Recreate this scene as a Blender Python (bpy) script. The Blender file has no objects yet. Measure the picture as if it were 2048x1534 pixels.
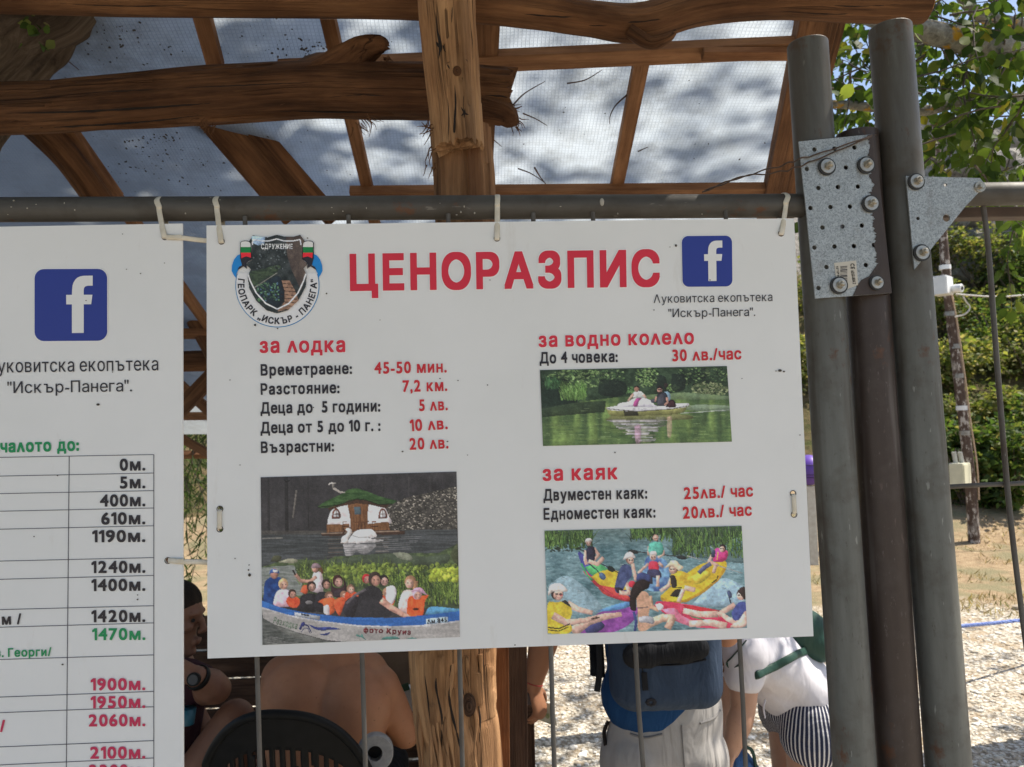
import bpy, bmesh, math, random
import numpy as np
from mathutils import Vector, Matrix, noise as mnoise
from mathutils.geometry import tessellate_polygon

SC = bpy.context.scene
COL = SC.collection
# ------------------------------------------------------------------ camera
F, CX, CY = 1537.0, 1024.0, 767.0            # the photograph's own pixels
CAMZ = 1.80
RC = np.array([[0.99873, -0.04414, -0.02444], [-0.02178, 0.05979, -0.99797], [0.04551, 0.99723, 0.05875]])
CAM = np.array([0.0, -1.2878, CAMZ])
cd = bpy.data.cameras.new('camera')
cam = bpy.data.objects.new('camera', cd)
COL.objects.link(cam)
_r = Matrix(((RC[0][0], -RC[1][0], -RC[2][0]), (RC[0][1], -RC[1][1], -RC[2][1]), (RC[0][2], -RC[1][2], -RC[2][2])))
cam.matrix_world = Matrix.Translation(Vector(CAM)) @ _r.to_4x4()
cd.sensor_width = 36.0
cd.lens = F / 2048 * 36.0
cd.clip_start = 0.05
cd.clip_end = 2000
cd.dof.use_dof = True
cd.dof.focus_distance = 1.31
cd.dof.aperture_fstop = 10.0
SC.camera = cam
# ------------------------------------------------------------------ light
SUN_DIR = Vector((0.56, 0.07, 0.86)).normalized()       # towards the sun
w = bpy.data.worlds.new('World')
SC.world = w
w.use_nodes = True
nt = w.node_tree
nt.nodes.clear()
sky = nt.nodes.new('ShaderNodeTexSky')
sky.sky_type = 'NISHITA'
sky.sun_disc = False
sky.sun_elevation = math.asin(SUN_DIR.z)
sky.sun_rotation = math.atan2(SUN_DIR.x, SUN_DIR.y)
sky.air_density = 1.0
sky.dust_density = 1.6
bg = nt.nodes.new('ShaderNodeBackground')
bg.inputs['Strength'].default_value = 0.115
out = nt.nodes.new('ShaderNodeOutputWorld')
nt.links.new(sky.outputs[0], bg.inputs[0])
nt.links.new(bg.outputs[0], out.inputs[0])
sl = bpy.data.lights.new('sun', 'SUN')
sl.energy = 4.8
sl.angle = math.radians(0.5)
sl.color = (1.0, 0.93, 0.82)
sun = bpy.data.objects.new('sun', sl)
COL.objects.link(sun)
sun.rotation_euler = SUN_DIR.to_track_quat('Z', 'Y').to_euler()
sun.location = (6, 3, 9)
SC.view_settings.view_transform = 'Standard'
SC.view_settings.look = 'None'
SC.view_settings.exposure = 0.69
SC.view_settings.gamma = 1.0
SC.cycles.max_bounces = 8
SC.cycles.transparent_max_bounces = 16

# ------------------------------------------------------------------ where a photo pixel lies in the place
def ray(px, py):
    return RC.T @ np.array([(px - CX) / F, (py - CY) / F, 1.0])
def P(px, py, y=0.0):
    d = ray(px, py)
    return Vector(CAM + d * ((y - CAM[1]) / d[1]))
def G(px, py, z=0.0):
    d = ray(px, py)
    return Vector(CAM + d * ((z - CAM[2]) / d[2]))
ROOF_H, ROOF_K = 1.70, 0.346
def RP(px, py, off=0.0):
    d = ray(px, py)
    # z = CAMZ + H - off - K*(y - camy)
    t = (ROOF_H - off) / (d[2] + ROOF_K * d[1])
    return Vector(CAM + d * t)
def roof_z(y, off=0.0):
    return CAMZ + ROOF_H - off - ROOF_K * (y - CAM[1])

# ------------------------------------------------------------------ colours
def lin(c):
    c = c / 255.0
    return c / 12.92 if c <= 0.04045 else ((c + 0.055) / 1.055) ** 2.4
def L(r, g, b):
    return (lin(r), lin(g), lin(b), 1.0)
def INK(r, g, b, wr=178, wg=181, wb=180, k=0.80):     # printed colour, measured against the white of the board next to it
    return (min(.95, lin(r) / lin(wr) * k), min(.95, lin(g) / lin(wg) * k), min(.95, lin(b) / lin(wb) * k), 1.0)

# ------------------------------------------------------------------ materials
MATS = {}
class NT:
    def __init__(s, name):
        s.m = bpy.data.materials.new(name)
        s.m.use_nodes = True
        s.t = s.m.node_tree
        s.t.nodes.clear()
        s.o = s.n('ShaderNodeOutputMaterial')
    def n(s, k, **kw):
        a = s.t.nodes.new(k)
        for x, v in kw.items():
            setattr(a, x, v)
        return a
    def l(s, a, b):
        s.t.links.new(a, b)
    def coords(s, kind='Object', scale=(1, 1, 1), attr=None):
        mp = s.n('ShaderNodeMapping')
        mp.inputs['Scale'].default_value = scale
        if attr:
            c = s.n('ShaderNodeAttribute', attribute_name=attr)
            s.l(c.outputs['Vector'], mp.inputs[0])
        else:
            c = s.n('ShaderNodeTexCoord')
            s.l(c.outputs[kind], mp.inputs[0])
        return mp.outputs[0]
    def noise(s, co, scale=5, detail=6, rough=.6, dist=0):
        a = s.n('ShaderNodeTexNoise')
        a.inputs['Scale'].default_value = scale
        a.inputs['Detail'].default_value = detail
        a.inputs['Roughness'].default_value = rough
        a.inputs['Distortion'].default_value = dist
        s.l(co, a.inputs['Vector'])
        return a.outputs['Fac']
    def ramp(s, f, stops, interp='LINEAR'):
        r = s.n('ShaderNodeValToRGB')
        r.color_ramp.interpolation = interp
        el = r.color_ramp.elements
        while len(el) < len(stops):
            el.new(.5)
        for e, (p, c) in zip(el, stops):
            e.position = p
            e.color = c if isinstance(c, tuple) else (c, c, c, 1)
        s.l(f, r.inputs[0])
        return r.outputs[0]
    def mix(s, f, a, b, mode='MIX'):
        m = s.n('ShaderNodeMix', data_type='RGBA', blend_type=mode)
        for v, i in ((f, 0), (a, 6), (b, 7)):
            if isinstance(v, (int, float)):
                m.inputs[i].default_value = v
            elif isinstance(v, tuple):
                m.inputs[i].default_value = v
            else:
                s.l(v, m.inputs[i])
        return m.outputs[2]
    def bump(s, h, strength=.3, dist=.01):
        b = s.n('ShaderNodeBump')
        b.inputs['Strength'].default_value = strength
        b.inputs['Distance'].default_value = dist
        s.l(h, b.inputs['Height'])
        return b.outputs[0]
    def pbsdf(s, col, rough=.6, metal=0, nor=None, spec=.5):
        p = s.n('ShaderNodeBsdfPrincipled')
        for v, k in ((col, 'Base Color'), (rough, 'Roughness'), (metal, 'Metallic'), (spec, 'Specular IOR Level')):
            if isinstance(v, (int, float, tuple)):
                p.inputs[k].default_value = v
            else:
                s.l(v, p.inputs[k])
        if nor is not None:
            s.l(nor, p.inputs['Normal'])
        return p
    def done(s, shader):
        s.l(shader, s.o.inputs[0])
        MATS[s.m.name] = s.m
        return s.m

def plain(name, c1, c2=None, scale=20, rough=.6, metal=0, bump=0, bdist=.002, detail=5, spec=.5, stretch=(1, 1, 1), lo=.35, hi=.65):
    if name in MATS:
        return MATS[name]
    t = NT(name)
    co = t.coords(scale=stretch)
    f = t.noise(co, scale, detail)
    col = t.ramp(f, [(lo, c1), (hi, c2 or tuple(x * .85 for x in c1[:3]) + (1,))])
    nor = t.bump(f, bump, bdist) if bump else None
    return t.done(t.pbsdf(col, rough, metal, nor, spec).outputs[0])

def wood(name, light, mid, dark, seed=0, cracks=.6, along=.045, fine=120):
    """Timber: the grain runs along the third component of the 'wc' attribute."""
    t = NT(name)
    co = t.coords(attr='wc', scale=(1, 1, along))
    ad = t.n('ShaderNodeVectorMath', operation='ADD')
    ad.inputs[1].default_value = (seed * 3.1, seed * 1.7, seed * .9)
    t.l(co, ad.inputs[0])
    co = ad.outputs[0]
    g1 = t.noise(co, 26, 7, .65, .6)
    g2 = t.noise(co, fine, 6, .7)
    g3 = t.noise(t.coords(attr='wc', scale=(1, 1, .5)), 7, 4, .6)
    col = t.ramp(g1, [(.3, dark), (.48, mid), (.68, light)])
    col = t.mix(.5, col, t.ramp(g2, [(.34, dark), (.66, light)]))
    g4 = t.noise(t.coords(attr='wc', scale=(1, 1, .12)), 20, 5, .6, .4)
    col = t.mix(t.ramp(g4, [(.52, 0.), (.72, .7)]), col, tuple(min(1, x * 1.45) for x in light[:3]) + (1,))
    col = t.mix(t.ramp(g4, [(.28, .75), (.45, 0.)]), col, tuple(x * .55 for x in dark[:3]) + (1,))
    col = t.mix(t.ramp(g3, [(.35, .55), (.65, 0.)]), col, mid, 'MULTIPLY')
    ck = t.noise(t.coords(attr='wc', scale=(1, 1, along * .22)), 16, 4, .6, .25)
    cr = t.mix(1.0, t.ramp(ck, [(.488, 0.), (.5, 1.), (.512, 0.)]), t.ramp(t.noise(t.coords(attr='wc', scale=(1, 1, .4)), 5, 3), [(.45, 0.), (.6, 1.)]), 'MULTIPLY')
    col = t.mix(t.mix(cracks, (0, 0, 0, 1), cr), col, tuple(x * .18 for x in dark[:3]) + (1,))
    h = t.mix(.5, g1, g2)
    h = t.mix(t.mix(cracks, (0, 0, 0, 1), cr), h, (0, 0, 0, 1))
    return t.done(t.pbsdf(col, .78, 0, t.bump(h, .9, .014), .2).outputs[0])

# ------------------------------------------------------------------ meshes
class MB:
    """Collects shapes and links them as one mesh object."""
    def __init__(s):
        s.v, s.f, s.wc, s.col, s.sm, s.mi = [], [], [], [], [], []
    def add(s, vs, fs, wc=None, col=None, smooth=False, mi=0):
        o = len(s.v)
        s.v += [tuple(v) for v in vs]
        s.f += [tuple(i + o for i in f) for f in fs]
        s.wc += [tuple(x) for x in wc] if wc is not None else [tuple(v) for v in vs]
        s.col += [col or (1, 1, 1, 1)] * len(vs)
        s.sm += [smooth] * len(fs)
        s.mi += [mi] * len(fs)
    def box(s, c, ax, ay, az, bev=0.0, along='x', **k):
        """Box with half-extent vectors ax ay az round c, edges chamfered by bev; grain along 'along'."""
        c, ax, ay, az = Vector(c), Vector(ax), Vector(ay), Vector(az)
        lx, ly, lz = ax.length, ay.length, az.length
        ux, uy, uz = ax / lx, ay / ly, az / lz
        bm = bmesh.new()
        bmesh.ops.create_cube(bm, size=2)
        for v in bm.verts:
            v.co = Vector((v.co.x * lx, v.co.y * ly, v.co.z * lz))
        if bev > 0:
            bmesh.ops.bevel(bm, geom=bm.edges[:], offset=min(bev, .45 * min(lx, ly, lz)), segments=2, profile=.6, affect='EDGES')
        bm.verts.index_update()
        vs, wc = [], []
        for v in bm.verts:
            vs.append(c + ux * v.co.x + uy * v.co.y + uz * v.co.z)
            q = v.co
            wc.append({'x': (q.y, q.z, q.x), 'y': (q.x, q.z, q.y), 'z': (q.x, q.y, q.z)}[along])
        off = c.x * 1.3 + c.z * 2.1
        wc = [(a + off, b + off * .7, d + off) for a, b, d in wc]
        s.add(vs, [[v.index for v in f.verts] for f in bm.faces], wc, **k)
        bm.free()
    def plank(s, p0, p1, wdir, wid, thk, bev=.002, **k):
        p0, p1 = Vector(p0), Vector(p1)
        a = (p1 - p0)
        u = a.normalized()
        wd = Vector(wdir)
        wd = (wd - u * wd.dot(u)).normalized()
        n = u.cross(wd)
        s.box((p0 + p1) / 2, a / 2, wd * wid / 2, n * thk / 2, bev, 'x', **k)
    def tube(s, pts, rad, n=16, amp=0.0, seed=0, freq=6, ridge=0.0, caps=True, flat=None, twist=0.0, jag=(0, 0), close=False, smooth=True, **k):
        pts = [Vector(p) for p in pts]
        m = len(pts)
        if isinstance(rad, (int, float)):
            rad = [rad] * m
        tan = []
        for i in range(m):
            if close:
                t = pts[(i + 1) % m] - pts[i - 1]
            else:
                t = pts[min(i + 1, m - 1)] - pts[max(i - 1, 0)]
            tan.append(t.normalized())
        ref = Vector((0, 0, 1)) if abs(tan[0].z) < .9 else Vector((1, 0, 0))
        if flat is not None:
            ref = Vector(flat[0])
        a = (ref - tan[0] * ref.dot(tan[0])).normalized()
        vs, wc = [], []
        L_ = 0
        for i in range(m):
            if i:
                L_ += (pts[i] - pts[i - 1]).length
            a = (a - tan[i] * a.dot(tan[i])).normalized()
            b = tan[i].cross(a)
            for j in range(n):
                th = 2 * math.pi * j / n
                ca, sa = math.cos(th), math.sin(th)
                r = rad[i]
                if amp:
                    th2 = th + twist * L_
                    q = Vector((math.cos(th2) * freq * .22, math.sin(th2) * freq * .22, L_ * freq * .35 + seed * 7.3))
                    r *= 1 + amp * (mnoise.noise(q) * 1.4 + mnoise.noise(q * 3.1 + Vector((3, 1, seed))) * .6)
                if ridge:
                    q = Vector((math.cos(th) * 3.2 + seed, math.sin(th) * 3.2, L_ * 1.1 + seed * 3.7))
                    g = mnoise.noise(q)
                    r *= 1 + ridge * (1.2 * g + .7 * mnoise.noise(q * 2.3) - (1.3 if abs(g - .12) < .035 else 0))
                e = Vector()
                if i == 0 and jag[0]:
                    e = -tan[i] * jag[0] * abs(mnoise.noise(Vector((j * .9, seed, 3)))) * 2
                if i == m - 1 and jag[1]:
                    e = tan[i] * jag[1] * (mnoise.noise(Vector((j * 1.1, seed, 8))) * 1.8)
                ra, rb = r, r
                if flat is not None:
                    ra, rb = r * flat[1], r * flat[2]
                vs.append(pts[i] + a * ca * ra + b * sa * rb + e)
                wc.append((ca * r + seed, sa * r + seed * .37, L_ + seed * 2.3))
        fs = []
        for i in range(m - 1 + (1 if close else 0)):
            i2 = (i + 1) % m
            for j in range(n):
                j2 = (j + 1) % n
                fs.append((i * n + j, i * n + j2, i2 * n + j2, i2 * n + j))
        s.add(vs, fs, wc, smooth=smooth, **k)
        if caps and not close:
            for i, rev in ((0, True), (m - 1, False)):
                ring = vs[i * n:(i + 1) * n]
                c = sum(ring, Vector()) / n
                vv = ring + [c]
                ww = wc[i * n:(i + 1) * n] + [(seed, seed * .37, L_ * (0 if rev else 1) + seed * 2.3)]
                fc = [((j + 1) % n, j, n) if rev else (j, (j + 1) % n, n) for j in range(n)]
                s.add(vv, fc, ww, **k)
    def poly(s, outer, holes=(), z=0.0, thick=0.0, f=None, **k):
        """Flat polygon (2D) with holes, mapped by f(x, y, depth); with thickness when thick > 0."""
        loops = [[Vector((p[0], p[1], 0)) for p in lp] for lp in [outer] + list(holes)]
        tri = tessellate_polygon(loops)
        flat = [v for lp in loops for v in lp]
        vs = [f(v.x, v.y, 0) for v in flat]
        s.add(vs, tri, **k)
        if thick:
            vs2 = [f(v.x, v.y, thick) for v in flat]
            s.add(vs2, [t[::-1] for t in tri], **k)
            o = 0
            for lp in loops:
                n = len(lp)
                s.add(vs[o:o + n] + vs2[o:o + n], [(i, (i + 1) % n, n + (i + 1) % n, n + i) for i in range(n)], **k)
                o += n
    def disc(s, c, nrm, r, h=0.0, n=24, bev=0, **k):
        c, nrm = Vector(c), Vector(nrm).normalized()
        s.tube([c, c + nrm * h], [r, r], n, smooth=False, **k)
    def ball(s, c, r, seg=12, axes=None, **k):
        c = Vector(c)
        rx, ry, rz = (r, r, r) if isinstance(r, (int, float)) else r
        X, Y, Z = axes or (Vector((1, 0, 0)), Vector((0, 1, 0)), Vector((0, 0, 1)))
        vs, fs = [], []
        R_ = seg // 2
        for i in range(1, R_):
            ph = math.pi * i / R_
            for j in range(seg):
                th = 2 * math.pi * j / seg
                vs.append(c + X * rx * math.sin(ph) * math.cos(th) + Y * ry * math.sin(ph) * math.sin(th) + Z * rz * math.cos(ph))
        t, b = len(vs), len(vs) + 1
        vs += [c + Z * rz, c - Z * rz]
        for i in range(R_ - 2):
            for j in range(seg):
                j2 = (j + 1) % seg
                fs.append((i * seg + j, (i + 1) * seg + j, (i + 1) * seg + j2, i * seg + j2))
        for j in range(seg):
            fs.append((t, j, (j + 1) % seg))
            fs.append((b, (R_ - 2) * seg + (j + 1) % seg, (R_ - 2) * seg + j))
        s.add(vs, fs, smooth=True, **k)
    def build(s, name, mat=None, parent=None, weld=0.0):
        me = bpy.data.meshes.new(name)
        me.from_pydata(s.v, [], s.f)
        at = me.attributes.new('wc', 'FLOAT_VECTOR', 'POINT')
        at.data.foreach_set('vector', np.array(s.wc, np.float32).ravel())
        ca = me.color_attributes.new('tint', 'FLOAT_COLOR', 'POINT')
        ca.data.foreach_set('color', np.array(s.col, np.float32).ravel())
        me.polygons.foreach_set('use_smooth', np.array(s.sm, bool))
        me.polygons.foreach_set('material_index', np.array(s.mi, np.int32))
        for m in (mat if isinstance(mat, (list, tuple)) else [mat]):
            if m:
                me.materials.append(m)
        me.update()
        o = bpy.data.objects.new(name, me)
        COL.objects.link(o)
        if parent is not None:
            hang(o, parent)
        return o
def hang(o, parent):
    """Parent o, keeping it where it is."""
    o.parent = parent
    bpy.context.view_layer.update() if False else None
    m = Matrix.Identity(4)
    q = parent
    while q is not None:
        m = q.matrix_basis @ m if q is parent else q.matrix_basis @ m
        q = q.parent
    o.matrix_basis = m.inverted() @ o.matrix_basis
def tag(o, label, cat, group=None, kind=None):
    o['label'] = label
    if cat:
        o['category'] = cat
    if group:
        o['group'] = group
    if kind:
        o['kind'] = kind
    return o
def thing(name, label, cat, loc=(0, 0, 0), group=None):
    o = bpy.data.objects.new(name, None)
    o.empty_display_size = .05
    o.location = loc
    COL.objects.link(o)
    return tag(o, label, cat, group)
def struct(o):
    o['kind'] = 'structure'
    return o
def curve_pts(pts, n=40):
    """Catmull-Rom through pts."""
    pts = [Vector(p) for p in pts]
    q = [pts[0] * 2 - pts[1]] + pts + [pts[-1] * 2 - pts[-2]]
    res = []
    m = len(pts) - 1
    for i in range(n):
        u = i / (n - 1) * m
        k = min(int(u), m - 1)
        t = u - k
        a, b, c, d = q[k:k + 4]
        res.append(.5 * ((2 * b) + (c - a) * t + (2 * a - 5 * b + 4 * c - d) * t * t + (3 * b - a - 3 * c + d) * t ** 3))
    return res
def lerp(a, b, t):
    return a + (b - a) * t
# ------------------------------------------------------------------ lettering
_cu = bpy.data.curves.new('lettering', 'FONT')
_cu.fill_mode = 'NONE'
_cu.resolution_u = 5
_to = bpy.data.objects.new('lettering', _cu)
COL.objects.link(_to)
_GL = {}
def _body(s, off=0):
    """Outline of a letter, filled by a constrained triangulation and the winding rule."""
    _cu.body = s
    dg = bpy.context.evaluated_depsgraph_get()
    ev = _to.evaluated_get(dg)
    me = ev.to_mesh()
    v = [Vector((p.co.x, p.co.y)) for p in me.vertices]
    e = [tuple(p.vertices) for p in me.edges]
    ev.to_mesh_clear()
    from mathutils.geometry import delaunay_2d_cdt
    nv, ne, nf, *_ = delaunay_2d_cdt(v, e, [], 0, 1e-6)
    sg = np.array([[v[i].x, v[i].y, v[j].x, v[j].y] for i, j in e])
    keep = []
    for f in nf:
        cx = sum(nv[i].x for i in f) / len(f)
        cy = sum(nv[i].y for i in f) / len(f)
        up = (sg[:, 1] <= cy) & (sg[:, 3] > cy)
        dn = (sg[:, 1] > cy) & (sg[:, 3] <= cy)
        m = up | dn
        q = sg[m]
        xi = q[:, 0] + (cy - q[:, 1]) / (q[:, 3] - q[:, 1]) * (q[:, 2] - q[:, 0])
        wn = int(up[m][xi > cx].sum()) - int(dn[m][xi > cx].sum())
        if wn != 0:
            keep.append(tuple(f))
    return [(p.x, p.y) for p in nv], keep
CAPH = .728
def glyph(ch, off):
    k = (ch, off)
    if k not in _GL:
        if ch == ' ':
            _GL[k] = ([], [], .27)
        else:
            v, f = _body(ch, off) if ch != '1' else ([(.16, 0), (.25, 0), (.25, .691), (.16, .691), (.02, .58), (.02, .49), (.16, .575)], [(0, 1, 2, 3), (3, 4, 5, 6)])
            sc = CAPH / .691 if ch in '0123456789/' else 1.0     # digits come from a face with lower capitals
            v = [(a * sc, b * sc) for a, b in v]
            x0 = min(a for a, b in v)
            wd = max(a for a, b in v) - x0
            lsb = .05 if ch in 'оеасОС0689э' else .075
            if ch in 'ʌлАЛтТугГдДЦцч/."„“:,-4717':
                lsb = .04
            v = [(a - x0 + lsb, b) for a, b in v]
            _GL[k] = (v, f, wd + 2 * lsb)
    return _GL[k]
DIRS = [(1, 0), (-1, 0), (0, 1), (0, -1), (1, 1), (1, -1), (-1, 1), (-1, -1)]
def lay(text, off):
    """Vertices and faces of a line starting at x = 0, cap height CAPH, and the line's width; letters made bolder by off."""
    vs, fs, x = [], [], 0.0
    for ch in text:
        v, f, adv = glyph(ch, 0.0)
        if v:
            for dx, dy in [(0, 0)] + (DIRS if off else []):
                o = len(vs)
                vs += [(a + x + off + dx * off, b + dy * off) for a, b in v]
                fs += [tuple(i + o for i in q) for q in f]
        x += adv + off * 2.0
    return vs, fs, x
def line(mb, text, p0, p1, cap, y, off=.0, halo=0.0, **k):
    """Set text from p0 to p1 (baseline ends, photo pixels on the sign's plane), cap height in pixels."""
    vs, fs, wd = lay(text, off)
    xs = [a for a, b in vs]
    x0, x1 = min(xs), max(xs)
    ux, uy = p1[0] - p0[0], p1[1] - p0[1]
    ln = math.hypot(ux, uy)
    nx, ny = uy / ln, -ux / ln
    if halo:
        vs, fs, wd = lay_at(text, off, halo)
    res = []
    for a, b in vs:
        t = (a - x0) / (x1 - x0)
        h = b / CAPH * cap
        res.append(P(p0[0] + ux * t + nx * h, p0[1] + uy * t + ny * h, y))
    mb.add(sep(res, fs), fs, **k)
def sep(res, fs):
    """Pull overlapping copies of a letter apart in depth by a few hundredths of a millimetre."""
    par = list(range(len(res)))
    def find(i):
        while par[i] != i:
            par[i] = par[par[i]]
            i = par[i]
        return i
    for f in fs:
        r = find(f[0])
        for i in f[1:]:
            par[find(i)] = r
    rank = {}
    out = []
    for i, p in enumerate(res):
        k = rank.setdefault(find(i), len(rank))
        out.append(Vector((p.x, res[0].y - .000018 * (k % 9 + (k // 9 % 3) * .3), p.z)))
    return out
def lay_at(text, off, halo):
    """The same letters at the same places, fattened by off + halo."""
    vs, fs, x = [], [], 0.0
    for ch in text:
        v, f, adv = glyph(ch, 0.0)
        if v:
            for dx, dy in DIRS:
                o = len(vs)
                vs += [(a + x + off + dx * (off + halo), b + dy * (off + halo)) for a, b in v]
                fs += [tuple(i + o for i in q) for q in f]
        x += adv + off * 2.0
    return vs, fs, x
def arc_line(mb, text, c, rbase, a0, a1, cap, y, off, conv, **k):
    """Text along the lower arc of a circle, read left to right, baseline outside; angles in degrees, image sense."""
    vs, fs, wd = lay(text, off)
    xs = [a for a, b in vs]
    x0, x1 = min(xs), max(xs)
    res = []
    for a, b in vs:
        t = (a - x0) / (x1 - x0)
        an = math.radians(lerp(a0, a1, t))
        r = rbase - b / CAPH * cap
        res.append(P(*conv(c[0] + math.cos(an) * r, c[1] + math.sin(an) * r), y))
    mb.add(sep(res, fs), fs, **k)

# ------------------------------------------------------------------ printed pictures
def homog(src, dst):
    A = []
    for (x, y), (u, v) in zip(src, dst):
        A.append([x, y, 1, 0, 0, 0, -u * x, -u * y, -u])
        A.append([0, 0, 0, x, y, 1, -v * x, -v * y, -v])
    return np.linalg.svd(np.array(A, float))[2][-1].reshape(3, 3)
class Print:
    """A printed photograph: inks laid on a fine grid; coordinates are those of an enlarged view of the print."""
    def __init__(s, quad, n, m, seed=1):
        s.n, s.m = n, m
        s.H = homog(quad, [(0, 0), (n - 1, 0), (n - 1, m - 1), (0, m - 1)])
        s.Hi = homog([(0, 0), (n - 1, 0), (n - 1, m - 1), (0, m - 1)], quad)
        s.quad = quad
        s.im = np.zeros((m, n, 3))
        s.rs = np.random.RandomState(seed)
        yy, xx = np.mgrid[0:m, 0:n]
        h = s.Hi @ np.stack([xx.ravel(), yy.ravel(), np.ones(n * m)])
        s.X = (h[0] / h[2]).reshape(m, n)
        s.Y = (h[1] / h[2]).reshape(m, n)
        s.keep = np.ones((m, n), bool)
        s.tex = 1 + (s.noise((quad[1][0] - quad[0][0]) / 55, None, 3, 77) - .5) * .42 + (s.noise((quad[1][0] - quad[0][0]) / 16, None, 2, 78) - .5) * .30
    def noise(s, sx, sy=None, oct=3, seed=0):
        sy = sy or sx
        rs = np.random.RandomState(seed + 11)
        r = np.zeros((s.m, s.n))
        a = 1.0
        tot = 0
        for o in range(oct):
            gx, gy = s.X / sx * 2 ** o + 50, s.Y / sy * 2 ** o + 50
            T = rs.rand(256, 256)
            ix, iy = np.floor(gx).astype(int), np.floor(gy).astype(int)
            fx, fy = gx - ix, gy - iy
            fx, fy = fx * fx * (3 - 2 * fx), fy * fy * (3 - 2 * fy)
            g = lambda i, j: T[(iy + j) % 256, (ix + i) % 256]
            r += a * ((g(0, 0) * (1 - fx) + g(1, 0) * fx) * (1 - fy) + (g(0, 1) * (1 - fx) + g(1, 1) * fx) * fy)
            tot += a
            a *= .55
        return r / tot
    def form(s, m):
        """Tone inside a photographed shape: rounder towards its rim."""
        ys, xs = np.nonzero(m)
        if len(ys) < 14:
            return 1.0
        y0, y1, x0, x1 = max(ys.min() - 6, 0), ys.max() + 7, max(xs.min() - 6, 0), xs.max() + 7
        q = m[y0:y1, x0:x1]
        r = 2 if len(ys) < 500 else 4
        def blur(z):
            for ax in (0, 1):
                w_ = sum(np.roll(z, k, ax) for k in range(-r, r + 1))
                z = w_ / (2 * r + 1)
            return z
        b = blur(blur(q))
        g = np.roll(np.roll(b, r, 0), r, 1) - np.roll(np.roll(b, -r, 0), -r, 1)
        o = np.ones(m.shape)
        o[y0:y1, x0:x1] = np.clip(1 + .30 * (b - .8) - .26 * g, .65, 1.25)
        return o
    def put(s, mask, c, a=1.0):
        c = np.array(c, float)
        if c.ndim == 1:
            c = c[None, None] * (s.tex * s.form(mask))[..., None]
        m = (mask * a)[..., None]
        s.im = s.im * (1 - m) + c * m
    def mask(s, pts):
        X, Y = s.X, s.Y
        px = [p[0] for p in pts]
        py = [p[1] for p in pts]
        sel = (X >= min(px) - 1) & (X <= max(px) + 1) & (Y >= min(py) - 1) & (Y <= max(py) + 1)
        r = np.zeros(X.shape)
        if not sel.any():
            return r
        x, y = X[sel], Y[sel]
        ins = np.zeros(x.shape, bool)
        j = len(pts) - 1
        for i in range(len(pts)):
            xi, yi, xj, yj = px[i], py[i], px[j], py[j]
            if yi != yj:
                ins ^= ((yi > y) != (yj > y)) & (x < (xj - xi) * (y - yi) / (yj - yi) + xi)
            j = i
        r[sel] = ins
        return r
    def poly(s, pts, c, a=1.0, c2=None, nz=None):
        m = s.mask(pts)
        if c2 is not None:
            f = np.clip((s.noise(*(nz or (20, 20, 3, 5))) - .5) * 2.2 + .5, 0, 1)[..., None]
            c = np.array(c) * (1 - f) + np.array(c2) * f
        s.put(m, c, a)
    def smooth(s, pts, c, a=1.0, k=4, **kw):
        q = [(p.x, p.y) for p in curve_pts([(x, y, 0) for x, y in pts + pts[:1]], len(pts) * k)]
        s.poly(q, c, a, **kw)
    def ell(s, cx, cy, rx, ry, c, rot=0, a=1.0):
        t = math.radians(rot)
        dx, dy = s.X - cx, s.Y - cy
        u = dx * math.cos(t) + dy * math.sin(t)
        v = -dx * math.sin(t) + dy * math.cos(t)
        s.put(((u / rx) ** 2 + (v / ry) ** 2 <= 1).astype(float), c, a)
    def stroke(s, pts, wd, c, a=1.0, w1=None):
        w1 = wd if w1 is None else w1
        n = len(pts) - 1
        mk = np.zeros(s.X.shape)
        for i in range(n):
            (x0, y0), (x1, y1) = pts[i], pts[i + 1]
            wa, wb = lerp(wd, w1, i / n) / 2, lerp(wd, w1, (i + 1) / n) / 2
            l = math.hypot(x1 - x0, y1 - y0) or 1
            nx, ny = -(y1 - y0) / l, (x1 - x0) / l
            mk = np.maximum(mk, s.mask([(x0 + nx * wa, y0 + ny * wa), (x1 + nx * wb, y1 + ny * wb), (x1 - nx * wb, y1 - ny * wb), (x0 - nx * wa, y0 - ny * wa)]))
            if i and max(wa, wb) > 8:
                mk = np.maximum(mk, ((s.X - x0) ** 2 + (s.Y - y0) ** 2 <= wa * wa).astype(float))
        s.put(mk, c, a)
    def blades(s, x0, x1, y0, y1, cnt, ln, cols, wd=8, lean=10, bend=0):
        for _ in range(cnt):
            x, y = s.rs.uniform(x0, x1), s.rs.uniform(y0, y1)
            l = ln * s.rs.uniform(.5, 1.15)
            dx = s.rs.normal(bend, lean)
            c = np.array(cols[s.rs.randint(len(cols))]) * s.rs.uniform(.8, 1.15)
            s.stroke([(x, y), (x + dx * .35, y - l * .6), (x + dx, y - l)], wd, c, .9, 1.5)
    def dabs(s, x0, x1, y0, y1, cnt, r, cols, a=.85, ry=None, inside=None):
        for _ in range(cnt):
            x, y = s.rs.uniform(x0, x1), s.rs.uniform(y0, y1)
            if inside is not None:
                h = s.H @ np.array([x, y, 1])
                ix, iy = int(h[0] / h[2]), int(h[1] / h[2])
                if not (0 <= ix < s.n and 0 <= iy < s.m) or inside[iy, ix] < .5:
                    continue
            c = np.array(cols[s.rs.randint(len(cols))]) * s.rs.uniform(.8, 1.2)
            k = s.rs.uniform(.5, 1.3)
            s.ell(x, y, r * k, (ry or r) * k, c, s.rs.uniform(-40, 40), a)
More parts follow.
